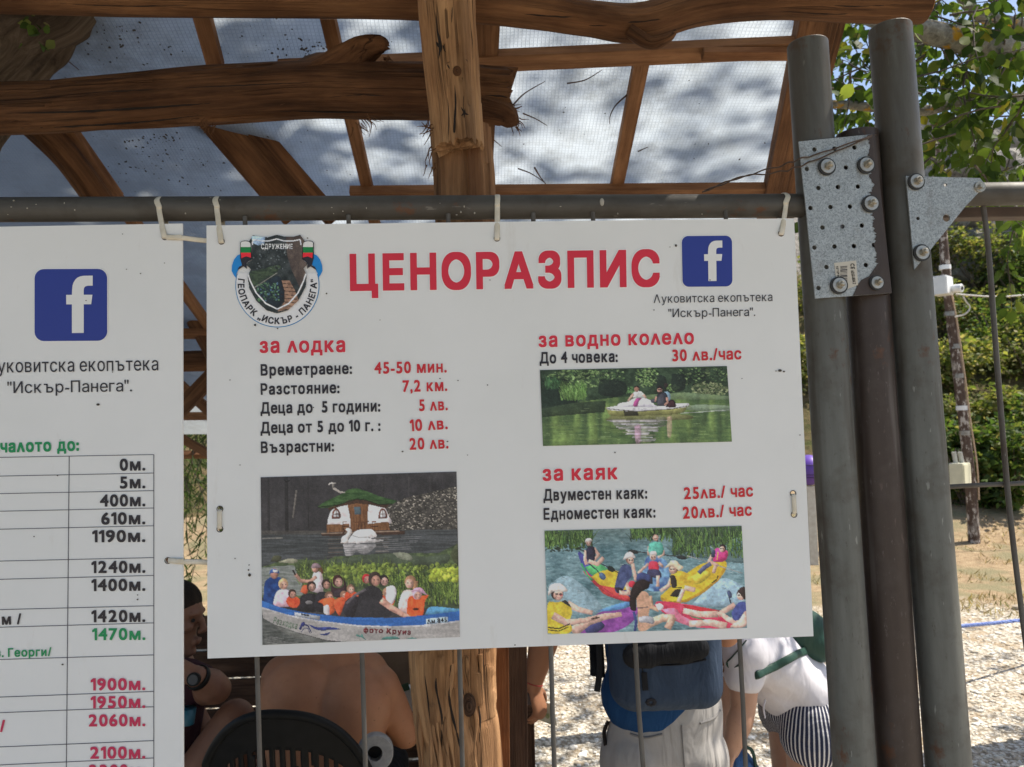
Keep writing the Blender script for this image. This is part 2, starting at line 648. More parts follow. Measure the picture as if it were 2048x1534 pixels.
    def text(s, t, p0, p1, cap, c, off=.03, a=1.0):
        vs, fs, wd = lay(t, off)
        x0, x1 = min(v[0] for v in vs), max(v[0] for v in vs)
        ux, uy = p1[0] - p0[0], p1[1] - p0[1]
        ln = math.hypot(ux, uy)
        nx, ny = uy / ln, -ux / ln
        q = [(p0[0] + ux * (v[0] - x0) / (x1 - x0) + nx * v[1] / CAPH * cap, p0[1] + uy * (v[0] - x0) / (x1 - x0) + ny * v[1] / CAPH * cap) for v in vs]
        mk = np.zeros(s.X.shape)
        for f in fs:
            mk = np.maximum(mk, s.mask([q[i] for i in f]))
        s.put(mk, c, a)
    def build(s, name, mat, parent, conv, y, inkw):
        gr = s.im.mean(2, keepdims=True)
        im = gr + (s.im - gr) * .84
        w_ = (s.quad[1][0] - s.quad[0][0])
        im = im * (1 + (s.noise(w_ / 110, None, 2, 91) - .5) * .20 + (s.noise(w_ / 9, None, 3, 92) - .5) * .16)[..., None]
        im = np.clip(im + s.rs.normal(0, 4, s.im.shape[:2])[..., None], 0, 255) / 255.0
        ln = np.where(im <= .04045, im / 12.92, ((im + .055) / 1.055) ** 2.4)
        wl = np.array([lin(v) for v in inkw])
        ln = np.clip(ln / wl * .80, 0, .95)
        n, m = s.n, s.m
        vs = np.zeros((m, n, 3), np.float32)
        cs = [P(*conv(*q), y) for q in s.quad]
        Hc = homog([(0, 0), (n - 1, 0), (n - 1, m - 1), (0, m - 1)], [(c.x, c.z) for c in cs])
        yy, xx = np.mgrid[0:m, 0:n]
        h = Hc @ np.stack([xx.ravel(), yy.ravel(), np.ones(n * m)])
        vs[..., 0] = (h[0] / h[2]).reshape(m, n)
        vs[..., 1] = y
        vs[..., 2] = (h[1] / h[2]).reshape(m, n)
        idx = np.arange(n * m).reshape(m, n)
        q = np.stack([idx[:-1, :-1], idx[1:, :-1], idx[1:, 1:], idx[:-1, 1:]], -1).reshape(-1, 4)
        kp = (s.keep[:-1, :-1] & s.keep[1:, 1:]).ravel()
        q = q[kp]
        me = bpy.data.meshes.new(name)
        me.vertices.add(n * m)
        me.vertices.foreach_set('co', vs.ravel())
        me.loops.add(len(q) * 4)
        me.loops.foreach_set('vertex_index', q.ravel().astype(np.int32))
        me.polygons.add(len(q))
        me.polygons.foreach_set('loop_start', np.arange(0, len(q) * 4, 4, dtype=np.int32))
        me.update(calc_edges=True)
        me.validate()
        ca = me.color_attributes.new('tint', 'FLOAT_COLOR', 'POINT')
        ca.data.foreach_set('color', np.concatenate([ln.reshape(-1, 3), np.ones((n * m, 1))], 1).astype(np.float32).ravel())
        me.materials.append(mat)
        o = bpy.data.objects.new(name, me)
        COL.objects.link(o)
        hang(o, parent)
        return o
def tinted(name, rough=.6, spec=.5, trans=0, var=0):
    t = NT(name)
    a = t.n('ShaderNodeAttribute', attribute_name='tint')
    p = t.pbsdf(a.outputs['Color'], rough, 0, None, spec)
    if trans:
        tr = t.n('ShaderNodeBsdfTranslucent')
        hs = t.mix(1.0, a.outputs['Color'], (1.5, 1.5, .7, 1), 'MULTIPLY')
        t.l(hs, tr.inputs[0])
        mx = t.n('ShaderNodeMixShader')
        mx.inputs[0].default_value = trans
        t.l(p.outputs[0], mx.inputs[1])
        t.l(tr.outputs[0], mx.inputs[2])
        return t.done(mx.outputs[0])
    return t.done(p.outputs[0])
# ------------------------------------------------------------------ the two printed boards
ink = {}
def INKMAT(name, c):
    if name not in ink:
        t = NT(name)
        ink[name] = t.done(t.pbsdf(c, .42, 0, None, .4).outputs[0])
    return ink[name]
RED = INKMAT('red_ink', INK(166, 32, 48))
DRED = INKMAT('dark_red_ink', INK(158, 28, 36))
BLACK = INKMAT('black_ink', INK(30, 28, 34))
GREEN = INKMAT('green_ink', INK(14, 112, 66))
CRIM = INKMAT('crimson_ink', INK(152, 34, 66))
BLUE = INKMAT('blue_ink', INK(30, 44, 112))
WHITE = INKMAT('white_ink', (.87, .87, .86, 1))
FWHITE = INKMAT('letter_white', (.80, .80, .78, 1))
PRINT = tinted('printed_photo', .42, .4)
def board_mat():
    t = NT('board_white')
    co = t.coords()
    f = t.noise(co, 3.5, 5, .6)
    g = t.noise(co, 60, 3)
    col = t.ramp(f, [(.3, (.76, .765, .75, 1)), (.7, (.815, .815, .805, 1))])
    sp = t.ramp(t.noise(t.coords(scale=(1, 1, .25)), 24, 5, .7), [(.62, 0.), (.78, 1.)])
    col = t.mix(t.mix(.3, (0, 0, 0, 1), sp), col, (.52, .47, .40, 1))
    return t.done(t.pbsdf(col, .45, 0, t.bump(g, .05, .001), .4).outputs[0])
BOARD = board_mat()
EDGE = plain('board_edge', (.05, .05, .05, 1), (.1, .1, .1, 1))
GRIME = plain('grime', (.03, .025, .02, 1), (.08, .06, .04, 1))

def circ(c, r, n=20):
    return [(c[0] + r * math.cos(2 * math.pi * i / n), c[1] + r * math.sin(2 * math.pi * i / n)) for i in range(n)]
def XZ(px, py):
    p = P(px, py, 0)
    return (p.x, p.z)
def at_y(y0):
    return lambda x, z, d: Vector((x, y0 + d, z))
def make_board(parent, corners, holes, thick=.004):
    mb = MB()
    mb.poly([XZ(*c) for c in corners] if len(corners[0]) == 2 and corners[0][0] is not None else corners,
            [circ(XZ(*h), .0047) for h in holes], thick=thick, f=at_y(0.0))
    o = mb.build('board', BOARD, parent)
    for h in holes:
        rim = MB()
        c = XZ(*h)
        ring = [Vector((c[0] + .0049 * math.cos(a), -.0006, c[1] + .0049 * math.sin(a))) for a in [2 * math.pi * i / 20 for i in range(20)]]
        rim.tube(ring, .0006, 6, close=True)
        rim.build('hole_rim', GRIME, o)
    return o
Y1, Y2, Y3, Y4 = -.0006, -.0012, -.0018, -.0024     # inks and films, each in front of the last

def f_logo(parent, q):
    """Blue rounded square with a white lower-case f; q = its four corners in the photo."""
    H = homog([(0, 0), (1, 0), (1, 1), (0, 1)], q)
    def cv(x, y):
        h = H @ np.array([x, y, 1.0])
        return (h[0] / h[2], h[1] / h[2])
    def rr(m, r):
        pts = []
        for cx, cy, a0 in ((1 - m - r, m + r, -90), (1 - m - r, 1 - m - r, 0), (m + r, 1 - m - r, 90), (m + r, m + r, 180)):
            for i in range(9):
                a = math.radians(a0 + i * 90 / 8)
                pts.append((cx + r * math.cos(a), cy + r * math.sin(a)))
        return pts
    e = MB()
    e.poly([XZ(*cv(*p)) for p in rr(-.012, .14)], f=at_y(Y1))
    lg = e.build('logo', WHITE, parent)
    b = MB()
    b.poly([XZ(*cv(*p)) for p in rr(0, .13)], f=at_y(Y2))
    b.build('logo_square', BLUE, lg)
    raw = [(483, 753), (483, 563), (445, 563), (445, 500), (483, 500), (484, 470), (487, 440), (494, 418), (505, 400), (520, 386), (538, 378), (560, 374), (622, 373),
           (622, 440), (590, 440), (574, 444), (565, 453), (562, 468), (562, 500), (620, 500), (612, 563), (562, 563), (562, 753)]
    f = MB()
    f.poly([XZ(*cv((x - 233) / 484, (y - 328) / 477)) for x, y in raw], f=at_y(Y3))
    f.build('logo_letter', FWHITE, lg)

# ---- price board
price = thing('price_sign', 'white rectangular price board with red heading, crest and three colour photos', 'sign', P(1010, 1290, 0))
PH = [(443, 483), (994, 477), (1562, 467), (440, 1018), (440, 1058), (1586, 987), (1588, 1029)]
make_board(price, [(413, 451), (1588, 436.5), (1627, 1272.5), (415, 1317)], PH)
def words(name, mat, items, parent, y=Y2, off=.03, halo=0, hy=Y1):
    for t, p0, p1, cap in items:
        mb = MB()
        line(mb, t, p0, p1, cap, y, off)
        o = mb.build(name, mat, parent)
        if halo:
            hb = MB()
            line(hb, t, p0, p1, cap, hy, off, halo)
            hb.build('white_outline', WHITE, o)
def XH(h):
    return h * CAPH / .542
words('title', RED, [('ЦЕНОРАЗПИС', (700, 579), (1320, 570), 68)], price, off=.036, halo=.022)
words('boat_heading', RED, [('за ʌодка', (519.5, 705), (690.5, 703), XH(21.5))], price, off=.030, halo=.03)
words('pedal_boat_heading', RED, [('за водно коʌеʌо', (1077.5, 693.3), (1388, 687), XH(20.5))], price, off=.030, halo=.03)
words('kayak_heading', RED, [('за каяк', (1085.5, 961), (1235, 957.5), XH(21.5))], price, off=.030, halo=.03)
words('description_text', BLACK, [
    ('Времетраене:', (521.5, 750.7), (704, 747), 21.5), ('Разстояние:', (521.5, 789), (679, 785.5), 21.5),
    ('Деца до  5 години:', (521, 826.8), (760.5, 822.3), 21.5), ('Деца от 5 до 10 г. :', (521, 866.3), (761, 861), 21.5),
    ('Възрастни:', (522, 905.5), (668, 902), 21.5), ('До 4 човека:', (1079.4, 726.5), (1235.5, 723.2), 21.5),
    ('Двуместен каяк:', (1087, 1001), (1294.5, 996.5), 22), ('Едноместен каяк:', (1087.5, 1039), (1311, 1034.3), 22)], price, off=.029)
words('price_text', DRED, [
    ('45-50 мин.', (749, 747), (893.5, 744), 22), ('7,2 км.', (805.5, 783.3), (894.5, 781), 22), ('5 ʌв.', (838.5, 821.5), (895.5, 819.5), 22),
    ('10 ʌв.', (820.5, 862), (895.5, 857.3), 22), ('20 ʌв.', (819.5, 899), (897, 896), 22), ('30 ʌв./час', (1345, 722), (1483, 717.7), 22),
    ('25ʌв./ час', (1368.5, 998), (1506.5, 992), 22.5), ('20ʌв./ час', (1366.3, 1037), (1504, 1030.3), 22.5)], price, off=.029, halo=.03)
words('page_name', BLACK, [('Λуковитска екопътека', (1307.5, 606), (1545, 602), 17), ('"Искър-Панега".', (1337, 634.6), (1510.5, 631.8), 17)], price, off=.001)
f_logo(price, [(1363, 472.5), (1463.5, 471.5), (1464.5, 573), (1365, 574)])

# ---- crest
def cE(x, y):
    return (400 + x / 5.689, 440 + y / 5.689)
def arc_ring(c, r, a0, a1, n=40):
    return [(c[0] + r * math.cos(math.radians(lerp(a0, a1, i / n))), c[1] + r * math.sin(math.radians(lerp(a0, a1, i / n)))) for i in range(n + 1)]
CC = (882, 745)
mb = MB()
ring = arc_ring(CC, 478, 196, -16, 60)
mb.poly([XZ(*cE(*p)) for p in ring], f=at_y(Y1))
crest = mb.build('crest', INKMAT('crest_blue', INK(22, 104, 150)), price)
mb = MB()
mb.poly([XZ(*cE(*p)) for p in arc_ring(CC, 469, 197, -17, 60)], f=at_y(Y2))
mb.build('crest_band', INKMAT('crest_band', (.84, .84, .85, 1)), crest)
for sx in (-1, 1):
    mb = MB()
    X_ = lambda x: 880 + sx * (x - 880)
    mb.poly([XZ(*cE(X_(x), y)) for x, y in [(475, 385), (430, 405), (392, 450), (368, 520), (364, 580), (385, 625), (412, 662), (420, 610), (445, 560), (490, 500), (520, 450)]], f=at_y(Y3))
    mb.build('crest_ribbon', INKMAT('crest_ribbon', INK(20, 108, 170)), crest)
for sx in (-1, 1):
    mb = MB()
    X_ = lambda x: 880 + sx * (x - 880)
    mb.poly([XZ(*cE(X_(x), y)) for x, y in [(462, 440), (462, 262), (480, 245), (510, 238), (550, 240), (582, 252), (600, 450), (560, 470), (530, 500), (540, 560), (500, 530), (430, 575), (450, 535), (485, 520)]], f=at_y(Y4))
    mb.build('crest_scroll', BLACK, crest)
for nm, c, pts in (('flag_white', (.82, .82, .80, 1), [(470, 312), (470, 262), (490, 250), (525, 246), (560, 252), (580, 265), (583, 312)]),
                   ('flag_green', INK(16, 104, 50), [(470, 312), (583, 312), (584, 376), (471, 376)]),
                   ('flag_red', INK(190, 34, 44), [(471, 376), (584, 376), (586, 432), (530, 418), (478, 440)])):
    for sx in (-1, 1):
        mb = MB()
        mb.poly([XZ(*cE(880 + sx * (x - 880), y)) for x, y in pts], f=at_y(-.0030))
        mb.build(nm, INKMAT(nm, c), crest)
# shield picture
sh = Print([(520, 150), (1240, 150), (1240, 1080), (520, 1080)], 150, 190, 5)
oct_ = [(555, 240), (600, 170), (680, 188), (770, 195), (870, 165), (960, 188), (1060, 188), (1140, 165), (1190, 240), (1165, 300), (1165, 450), (1230, 500), (1180, 555), (1215, 620), (1205, 760),
        (1120, 920), (1000, 1030), (880, 1065), (760, 1030), (640, 920), (560, 780), (540, 640), (575, 560), (520, 500), (590, 450), (590, 300)]
sh.keep = sh.mask(oct_) > .5
n1 = sh.noise(60, 60, 4, 3)
sh.im[:] = np.array([38, 42, 38]) + (n1[..., None] - .5) * 60
sh.poly([(980, 180), (1200, 180), (1215, 600), (1150, 800), (1040, 560), (990, 400)], (92, 76, 62), 1, (58, 46, 38), (70, 90, 4, 2))
sh.poly([(580, 180), (740, 185), (735, 270), (660, 290), (600, 260)], (150, 178, 205), .9)
sh.smooth([(560, 590), (700, 560), (840, 520), (920, 530), (850, 610), (700, 690), (610, 750)], (62, 76, 46), 1, c2=(34, 44, 30), nz=(50, 26, 4, 2))
sh.smooth([(640, 780), (760, 690), (900, 640), (960, 780), (950, 900), (880, 1000), (760, 960), (660, 870)], (24, 32, 36), 1)
sh.dabs(640, 900, 720, 920, 150, 9, [(60, 92, 52), (44, 70, 44), (90, 130, 80), (70, 100, 120)], .8)
sh.dabs(600, 1000, 330, 560, 120, 8, [(30, 34, 32), (58, 66, 60), (24, 26, 26), (110, 116, 112)], .6)
sh.poly([(930, 690), (1020, 690), (1080, 800), (1130, 930), (1040, 1010), (880, 1040), (960, 930), (960, 800)], (150, 112, 82), 1, (112, 80, 58), (30, 30, 3, 9))
for k in range(8):
    yy_ = 720 + k * 42
    sh.stroke([(930 - k * 2, yy_), (1080 + k * 6, yy_ + 14)], 7, (40, 28, 22))
sh.stroke([(610, 775), (740, 690), (880, 600)], 11, (120, 118, 100))
for a, b in (((590, 240), (600, 215)), ((600, 215), (870, 222)), ((600, 222), (760, 250))):
    pass
sh.stroke([(596, 285), (602, 222), (690, 236), (780, 240), (872, 215), (960, 240), (1050, 240), (1140, 222), (1150, 285)], 14, (205, 205, 205))
sh.stroke([(545, 610), (570, 690), (640, 830), (750, 950), (880, 1015)], 16, (214, 214, 212))
sh.stroke([(1205, 610), (1180, 690), (1115, 830), (1010, 950), (880, 1015)], 16, (214, 214, 212))
sh.text('СДРУЖЕНИЕ', (696, 330), (1054, 330), 60, (226, 226, 226), .02)
sh.build('crest_picture', PRINT, crest, cE, -.0036, (172, 170, 162))
mb = MB()
arc_line(mb, 'ГЕОПАРК „ИСКЪР - ПАНЕГА“', (880, 735), 448, 189, -9, 70, Y3, .03, cE)
mb.build('crest_lettering', BLACK, crest)

# ---- specks of dirt and insect marks
mb = MB()
rs = random.Random(4)
for px, py, r in ((880, 757, 1.6), (916, 761, 1.6), (975, 770, 1.5), (805, 903, 2), (895, 883, 2), (627, 815, 1.3), (1352, 491, 2.5), (1340, 494, 1), (510, 650, 2.2), (555, 657, 1.7), (653, 587, 1.7),
                  (615, 476, 1.5), (1560, 741, 4), (1568, 743, 2.5), (1552, 742, 1.5), (497, 1140, 1.6), (499, 1150, 3), (498, 1130, 1.2), (470, 1117, 1.2), (1484, 757, 1.2), (935, 910, 1.2), (1600, 870, 1.2),
                  (1030, 1290, 1.3), (980, 560, 1.1), (1230, 905, 1.4), (760, 640, 1.1), (1420, 560, 1.4), (1308, 620, 1.3), (460, 760, 1.2), (480, 930, 1.3)):
    p = P(px, py, Y3)
    mb.ball(p, (r * .00083, .0006, r * .00083 * rs.uniform(.6, 1.2)), 8)
mb.build('dirt_specks', GRIME, price)['kind'] = 'stuff'

# ---- photographs on the price board
# boat and house boat
def cA(x, y):
    return (500 + x / 4.145, 930 + y / 4.145)
pa = Print([(88, 102), (1712, 55), (1740, 1425), (103, 1492)], 330, 280, 2)
n1, n2 = pa.noise(260, 200, 4, 1), pa.noise(40, 60, 3, 2)
pa.im[:] = np.array([52, 52, 55]) + ((n1 - .5) * 34 + (n2 - .5) * 16)[..., None]
for x, w_, c in ((300, 30, 34), (150, 20, 40), (480, 14, 42), (1100, 22, 48), (1320, 18, 58), (1500, 26, 52)):
    pa.stroke([(x, 90), (x + 6, 560)], w_, (c, c, c + 2), .7)
pa.stroke([(385, 210), (355, 440)], 13, (128, 124, 116), .8)
pa.stroke([(280, 120), (300, 140), (330, 128)], 9, (22, 22, 24))
bank = [(1130, 560), (1130, 345), (1300, 270), (1500, 225), (1725, 170), (1725, 530)]
pa.poly(bank, (78, 76, 72), 1, (48, 48, 46), (26, 16, 4, 7))
bm_ = pa.mask(bank)
pa.dabs(1130, 1725, 180, 540, 900, 8, [(168, 164, 152), (130, 126, 114), (38, 38, 36), (96, 94, 84)], .8, 4, bm_)
wat = [(88, 575), (1720, 530), (1725, 850), (90, 860)]
pa.poly(wat, (74, 80, 84), 1, (50, 56, 58), (160, 12, 3, 4))
pa.poly([(88, 545), (640, 545), (640, 575), (88, 580)], (84, 82, 76), .6)
for k in range(14):
    y_ = 600 + k * 17
    pa.stroke([(1080 + k * 6, y_), (1420 - k * 14, y_ - 7)], 4, (150, 154, 158), .7)
pa.stroke([(100, 610), (270, 603)], 12, (150, 148, 140), .8)
# house
pa.poly([(590, 570), (1285, 545), (1285, 575), (600, 590)], (70, 50, 40))
pa.poly([(590, 562), (1240, 540), (1240, 552), (590, 574)], (150, 128, 108))
pa.smooth([(640, 500), (648, 440), (680, 370), (740, 335), (880, 310), (1040, 318), (1110, 345), (1150, 420), (1158, 490), (900, 520)], (204, 198, 200))
pa.poly([(634, 495), (690, 490), (760, 492), (820, 486), (830, 552), (634, 560)], (132, 92, 58), 1, (98, 64, 40), (10, 60, 3, 3))
pa.poly([(975, 490), (1050, 480), (1100, 474), (1155, 474), (1158, 540), (975, 548)], (128, 88, 54), 1, (96, 62, 38), (10, 60, 3, 4))
pa.poly([(808, 330), (840, 315), (985, 315), (975, 400), (978, 545), (838, 553), (828, 420)], (122, 82, 50), 1, (90, 58, 36), (9, 80, 3, 5))
pa.poly([(862, 350), (915, 345), (922, 408), (866, 410)], (66, 84, 94))
for x in (712, 1098):
    pa.smooth([(x - 34, 445), (x - 26, 385), (x + 4, 358), (x + 32, 390), (x + 36, 440)], (96, 52, 40))
    pa.smooth([(x - 20, 432), (x - 14, 390), (x + 4, 374), (x + 22, 395), (x + 24, 430)], (196, 200, 204))
    pa.stroke([(x + 3, 372), (x + 3, 434)], 6, (80, 44, 34))
    pa.stroke([(x - 20, 408), (x + 24, 406)], 6, (80, 44, 34))
pa.poly([(870, 470), (985, 464), (985, 474), (870, 480)], (92, 56, 34))
for x0, x1 in ((905, 890), (925, 930), (945, 958)):
    pa.stroke([(x0, 475), (x1, 545)], 9, (84, 52, 34))
for x in (770, 1012):
    pa.stroke([(x, 468), (x + 4, 545)], 7, (70, 40, 28))
    pa.poly([(x - 4, 505), (x + 50, 502), (x + 50, 512), (x - 4, 515)], (70, 40, 28))
    pa.stroke([(x, 472), (x + 34, 470)], 8, (110, 56, 36))
pa.poly([(640, 345), (740, 305), (820, 255), (890, 245), (960, 255), (1080, 310), (1150, 330), (1130, 360), (1000, 330), (880, 318), (740, 345), (660, 380)], (74, 50, 36), 1, (52, 36, 28), (12, 40, 3, 2))
roof = [(560, 345), (620, 305), (740, 250), (820, 200), (890, 194), (960, 215), (1080, 262), (1222, 298), (1180, 326), (1060, 326), (960, 288), (890, 280), (820, 290), (740, 330), (640, 356), (570, 354)]
pa.poly(roof, (62, 98, 52), 1, (36, 66, 34), (60, 14, 3, 6))
pa.stroke([(565, 352), (740, 328), (880, 282), (960, 290), (1070, 328), (1180, 324)], 9, (32, 44, 26))
pa.stroke([(690, 190), (750, 228), (790, 225)], 22, (170, 166, 158), 1, 10)
pa.stroke([(650, 165), (672, 148), (712, 152)], 11, (196, 194, 188))
pa.stroke([(690, 155), (690, 190)], 18, (120, 118, 112))
# reflections and swan
for k in range(11):
    y_ = 600 + k * 18
    pa.stroke([(640 + (k % 3) * 6, y_), (770, y_ - 4)], 8, (124, 110, 96) if k % 2 else (60, 56, 54), .7)
    pa.stroke([(1040, y_ - 10), (1158 - (k % 3) * 5, y_ - 12)], 7, (140, 132, 124) if k % 2 else (70, 66, 62), .7)
pa.smooth([(800, 650), (830, 600), (880, 545), (950, 532), (1015, 535), (1052, 590), (1000, 610), (1110, 622), (1040, 640), (900, 650)], (222, 222, 222))
pa.smooth([(752, 645), (762, 600), (800, 570), (806, 548), (790, 542), (795, 526), (820, 522), (842, 540), (840, 575), (815, 610), (810, 650)], (208, 204, 200))
pa.stroke([(790, 535), (776, 560), (770, 572)], 12, (70, 44, 36))
pa.stroke([(850, 585), (900, 600), (1000, 600)], 5, (170, 170, 172))
pa.smooth([(770, 655), (900, 656), (1040, 655), (1020, 700), (950, 740), (880, 720), (840, 760), (800, 770), (780, 700)], (176, 176, 178), .75)
for k in range(6):
    pa.stroke([(780, 665 + k * 17), (1040 - k * 20, 662 + k * 17)], 4, (96, 100, 104), .7)
# reeds and bushes behind the boat
pa.poly([(88, 850), (300, 780), (640, 790), (700, 760), (1180, 730), (1560, 730), (1725, 650), (1735, 1190), (1100, 1180), (600, 1100), (88, 1100)], (86, 106, 66), 1, (48, 62, 44), (50, 40, 4, 3))
pa.poly([(88, 850), (360, 830), (430, 920), (440, 1080), (88, 1080)], (140, 146, 148), .9, (104, 114, 110), (90, 10, 3, 2))
pa.smooth([(560, 800), (800, 770), (1000, 740), (1250, 735), (1450, 760), (1650, 740), (1600, 830), (1300, 850), (1000, 850), (700, 850)], (62, 74, 62), .75)
pa.smooth([(1180, 730), (1260, 722), (1330, 745), (1340, 790), (1240, 775)], (128, 134, 116), .8)
pa.smooth([(1660, 740), (1722, 650), (1728, 830), (1690, 800)], (62, 70, 48))
pa.smooth([(170, 800), (200, 750), (260, 760), (240, 800)], (64, 68, 48), .9)
pa.smooth([(230, 805), (330, 775), (400, 790), (360, 815)], (140, 140, 120), .9)
pa.blades(380, 1180, 850, 1010, 420, 90, [(112, 138, 58), (90, 116, 56), (134, 158, 70), (66, 86, 46)], 9, 26)
pa.dabs(640, 1730, 820, 960, 480, 13, [(128, 154, 58), (104, 130, 52), (148, 172, 68), (66, 88, 44)], .75)
pa.blades(1180, 1735, 960, 1170, 360, 130, [(104, 136, 56), (74, 104, 44), (130, 160, 66), (48, 70, 36)], 10, 40)
pa.dabs(1500, 1735, 860, 960, 120, 16, [(176, 192, 60), (150, 172, 52)], .8)
# people aboard
SK = (178, 134, 117)
def head(x, y, r, hair, skin=SK, face=1):
    r *= .84
    skin = tuple(v * .9 for v in skin)
    pa.ell(x, y - r * .12, r * 1.05, r * 1.2, hair)
    pa.ell(x + face * r * .18, y + r * .18, r * .74, r * .88, skin)
    pa.ell(x + face * r * .22, y + r * .62, r * .26, r * .10, (164, 96, 92), 0, .6)
    for q in (-.28, .34):
        pa.ell(x + q * r + face * r * .2, y + r * .04, r * .17, r * .11, tuple(v * .45 for v in skin), 0, .75)
    pa.ell(x + face * r * .34, y + r * .30, r * .12, r * .20, tuple(min(255, v * 1.12) for v in skin), 0, .6)
    pa.ell(x - face * r * .35, y + r * .3, r * .35, r * .6, tuple(v * .72 for v in skin), 0, .45)
pa.smooth([(112, 1140), (120, 985), (160, 935), (220, 925), (275, 950), (285, 1000), (240, 1050), (215, 1145)], (28, 74, 150), c2=(18, 50, 112), nz=(40, 40, 2, 1))
pa.ell(202, 900, 34, 44, (170, 120, 104))
pa.smooth([(160, 905), (170, 870), (205, 862), (238, 880), (240, 900), (200, 892)], (46, 92, 170))
pa.poly([(188, 866), (232, 872), (232, 892), (190, 886)], (222, 226, 230))
pa.smooth([(515, 1050), (515, 950), (530, 890), (590, 890), (605, 960), (600, 1060)], (206, 188, 196))
pa.stroke([(375, 905), (420, 960), (500, 965), (550, 925)], 28, SK)
pa.stroke([(355, 870), (378, 912)], 14, (40, 36, 38))
head(545, 855, 40, (120, 84, 60), (206, 150, 130), -1)
pa.smooth([(505, 852), (520, 820), (560, 815), (590, 845), (560, 852)], (140, 118, 128))
pa.stroke([(585, 850), (602, 900)], 22, (104, 66, 44))
pa.smooth([(190, 1150), (215, 1060), (260, 1030), (320, 1040), (345, 1100), (330, 1170), (230, 1175)], (214, 168, 186))
head(275, 990, 46, (190, 156, 110), (206, 156, 136))
pa.smooth([(415, 1050), (440, 1000), (480, 1000), (470, 1070)], (214, 84, 50))
head(448, 965, 0.1, (0, 0, 0))
head(508, 1010, 44, (46, 34, 32), (186, 142, 126))
pa.smooth([(385, 1210), (410, 1110), (450, 1070), (540, 1070), (560, 1120), (545, 1215)], (36, 36, 42))
pa.ell(490, 1140, 30, 16, (150, 150, 152), 0, .7)
head(630, 990, 42, (50, 38, 36))
pa.smooth([(535, 1210), (540, 1090), (580, 1050), (640, 1060), (660, 1110), (640, 1220)], (40, 40, 48))
head(728, 965, 50, (60, 30, 34), (200, 156, 142))
pa.smooth([(670, 1000), (680, 940), (690, 1010), (770, 1010), (775, 930), (800, 1010), (780, 1090), (680, 1080)], (46, 30, 36))
pa.smooth([(690, 1040), (760, 1040), (770, 1090), (700, 1095)], (48, 40, 48))
for x, y, r, hc in ((350, 1070, 38, (52, 38, 34)), (655, 1090, 40, (112, 84, 66)), (780, 1085, 38, (120, 88, 70)), (835, 1030, 38, (120, 90, 70)), (1135, 1060, 40, (150, 116, 90))):
    pa.smooth([(x - 55, y + 60), (x - 30, y + 20), (x + 40, y + 24), (x + 66, y + 60), (x + 40, y + 110), (x - 20, y + 105)], (216, 86, 46), c2=(190, 60, 34), nz=(18, 18, 2, x))
    head(x, y, r, hc, (206, 152, 134))
pa.smooth([(560, 1135), (620, 1105), (700, 1110), (700, 1215), (640, 1240), (610, 1160)], (222, 92, 48))
pa.smooth([(695, 1120), (760, 1095), (800, 1120), (770, 1190), (740, 1250), (700, 1180)], (214, 80, 44))
pa.smooth([(610, 1170), (650, 1160), (660, 1240), (615, 1230)], (206, 196, 200))
head(965, 945, 40, (176, 34, 44), (190, 130, 118))
head(1110, 960, 46, (34, 32, 36), (204, 158, 146))
pa.smooth([(1130, 1010), (1190, 1000), (1215, 1060), (1180, 1150), (1130, 1130)], (208, 202, 208))
pa.smooth([(860, 1240), (900, 1080), (950, 1020), (1010, 1000), (1080, 1030), (1110, 1110), (1160, 1200), (1160, 1255), (900, 1265)], (50, 50, 56), c2=(38, 38, 44), nz=(60, 60, 3, 1))
head(1035, 950, 60, (52, 42, 40), (176, 130, 112), 1)
pa.smooth([(765, 1200), (800, 1120), (860, 1090), (900, 1110), (860, 1260), (810, 1270)], (44, 42, 50))
pa.stroke([(800, 1150), (870, 1080), (960, 1030)], 20, (96, 92, 100))
pa.stroke([(1085, 1120), (1180, 1190), (1290, 1250)], 58, (190, 140, 122), 1, 40)
pa.stroke([(1270, 1245), (1350, 1258)], 34, (196, 146, 128))
pa.smooth([(1230, 1150), (1260, 1060), (1300, 1035), (1370, 1050), (1380, 1120), (1330, 1230), (1240, 1200)], (212, 176, 172))
head(1330, 975, 54, (150, 112, 82), (214, 166, 148), -1)
pa.stroke([(1375, 960), (1365, 1060), (1350, 1120)], 40, (160, 118, 84), 1, 14)
pa.smooth([(1300, 1230), (1310, 1110), (1360, 1080), (1430, 1085), (1480, 1080), (1450, 1130), (1430, 1245), (1340, 1255)], (230, 96, 44), c2=(206, 70, 30), nz=(20, 30, 2, 8))
head(1385, 1075, 44, (190, 150, 170), (214, 158, 140))
pa.smooth([(1335, 1050), (1370, 1020), (1420, 1018), (1455, 1060), (1470, 1082), (1400, 1050)], (206, 160, 190))
pa.ell(1375, 1195, 26, 10, (60, 30, 24))
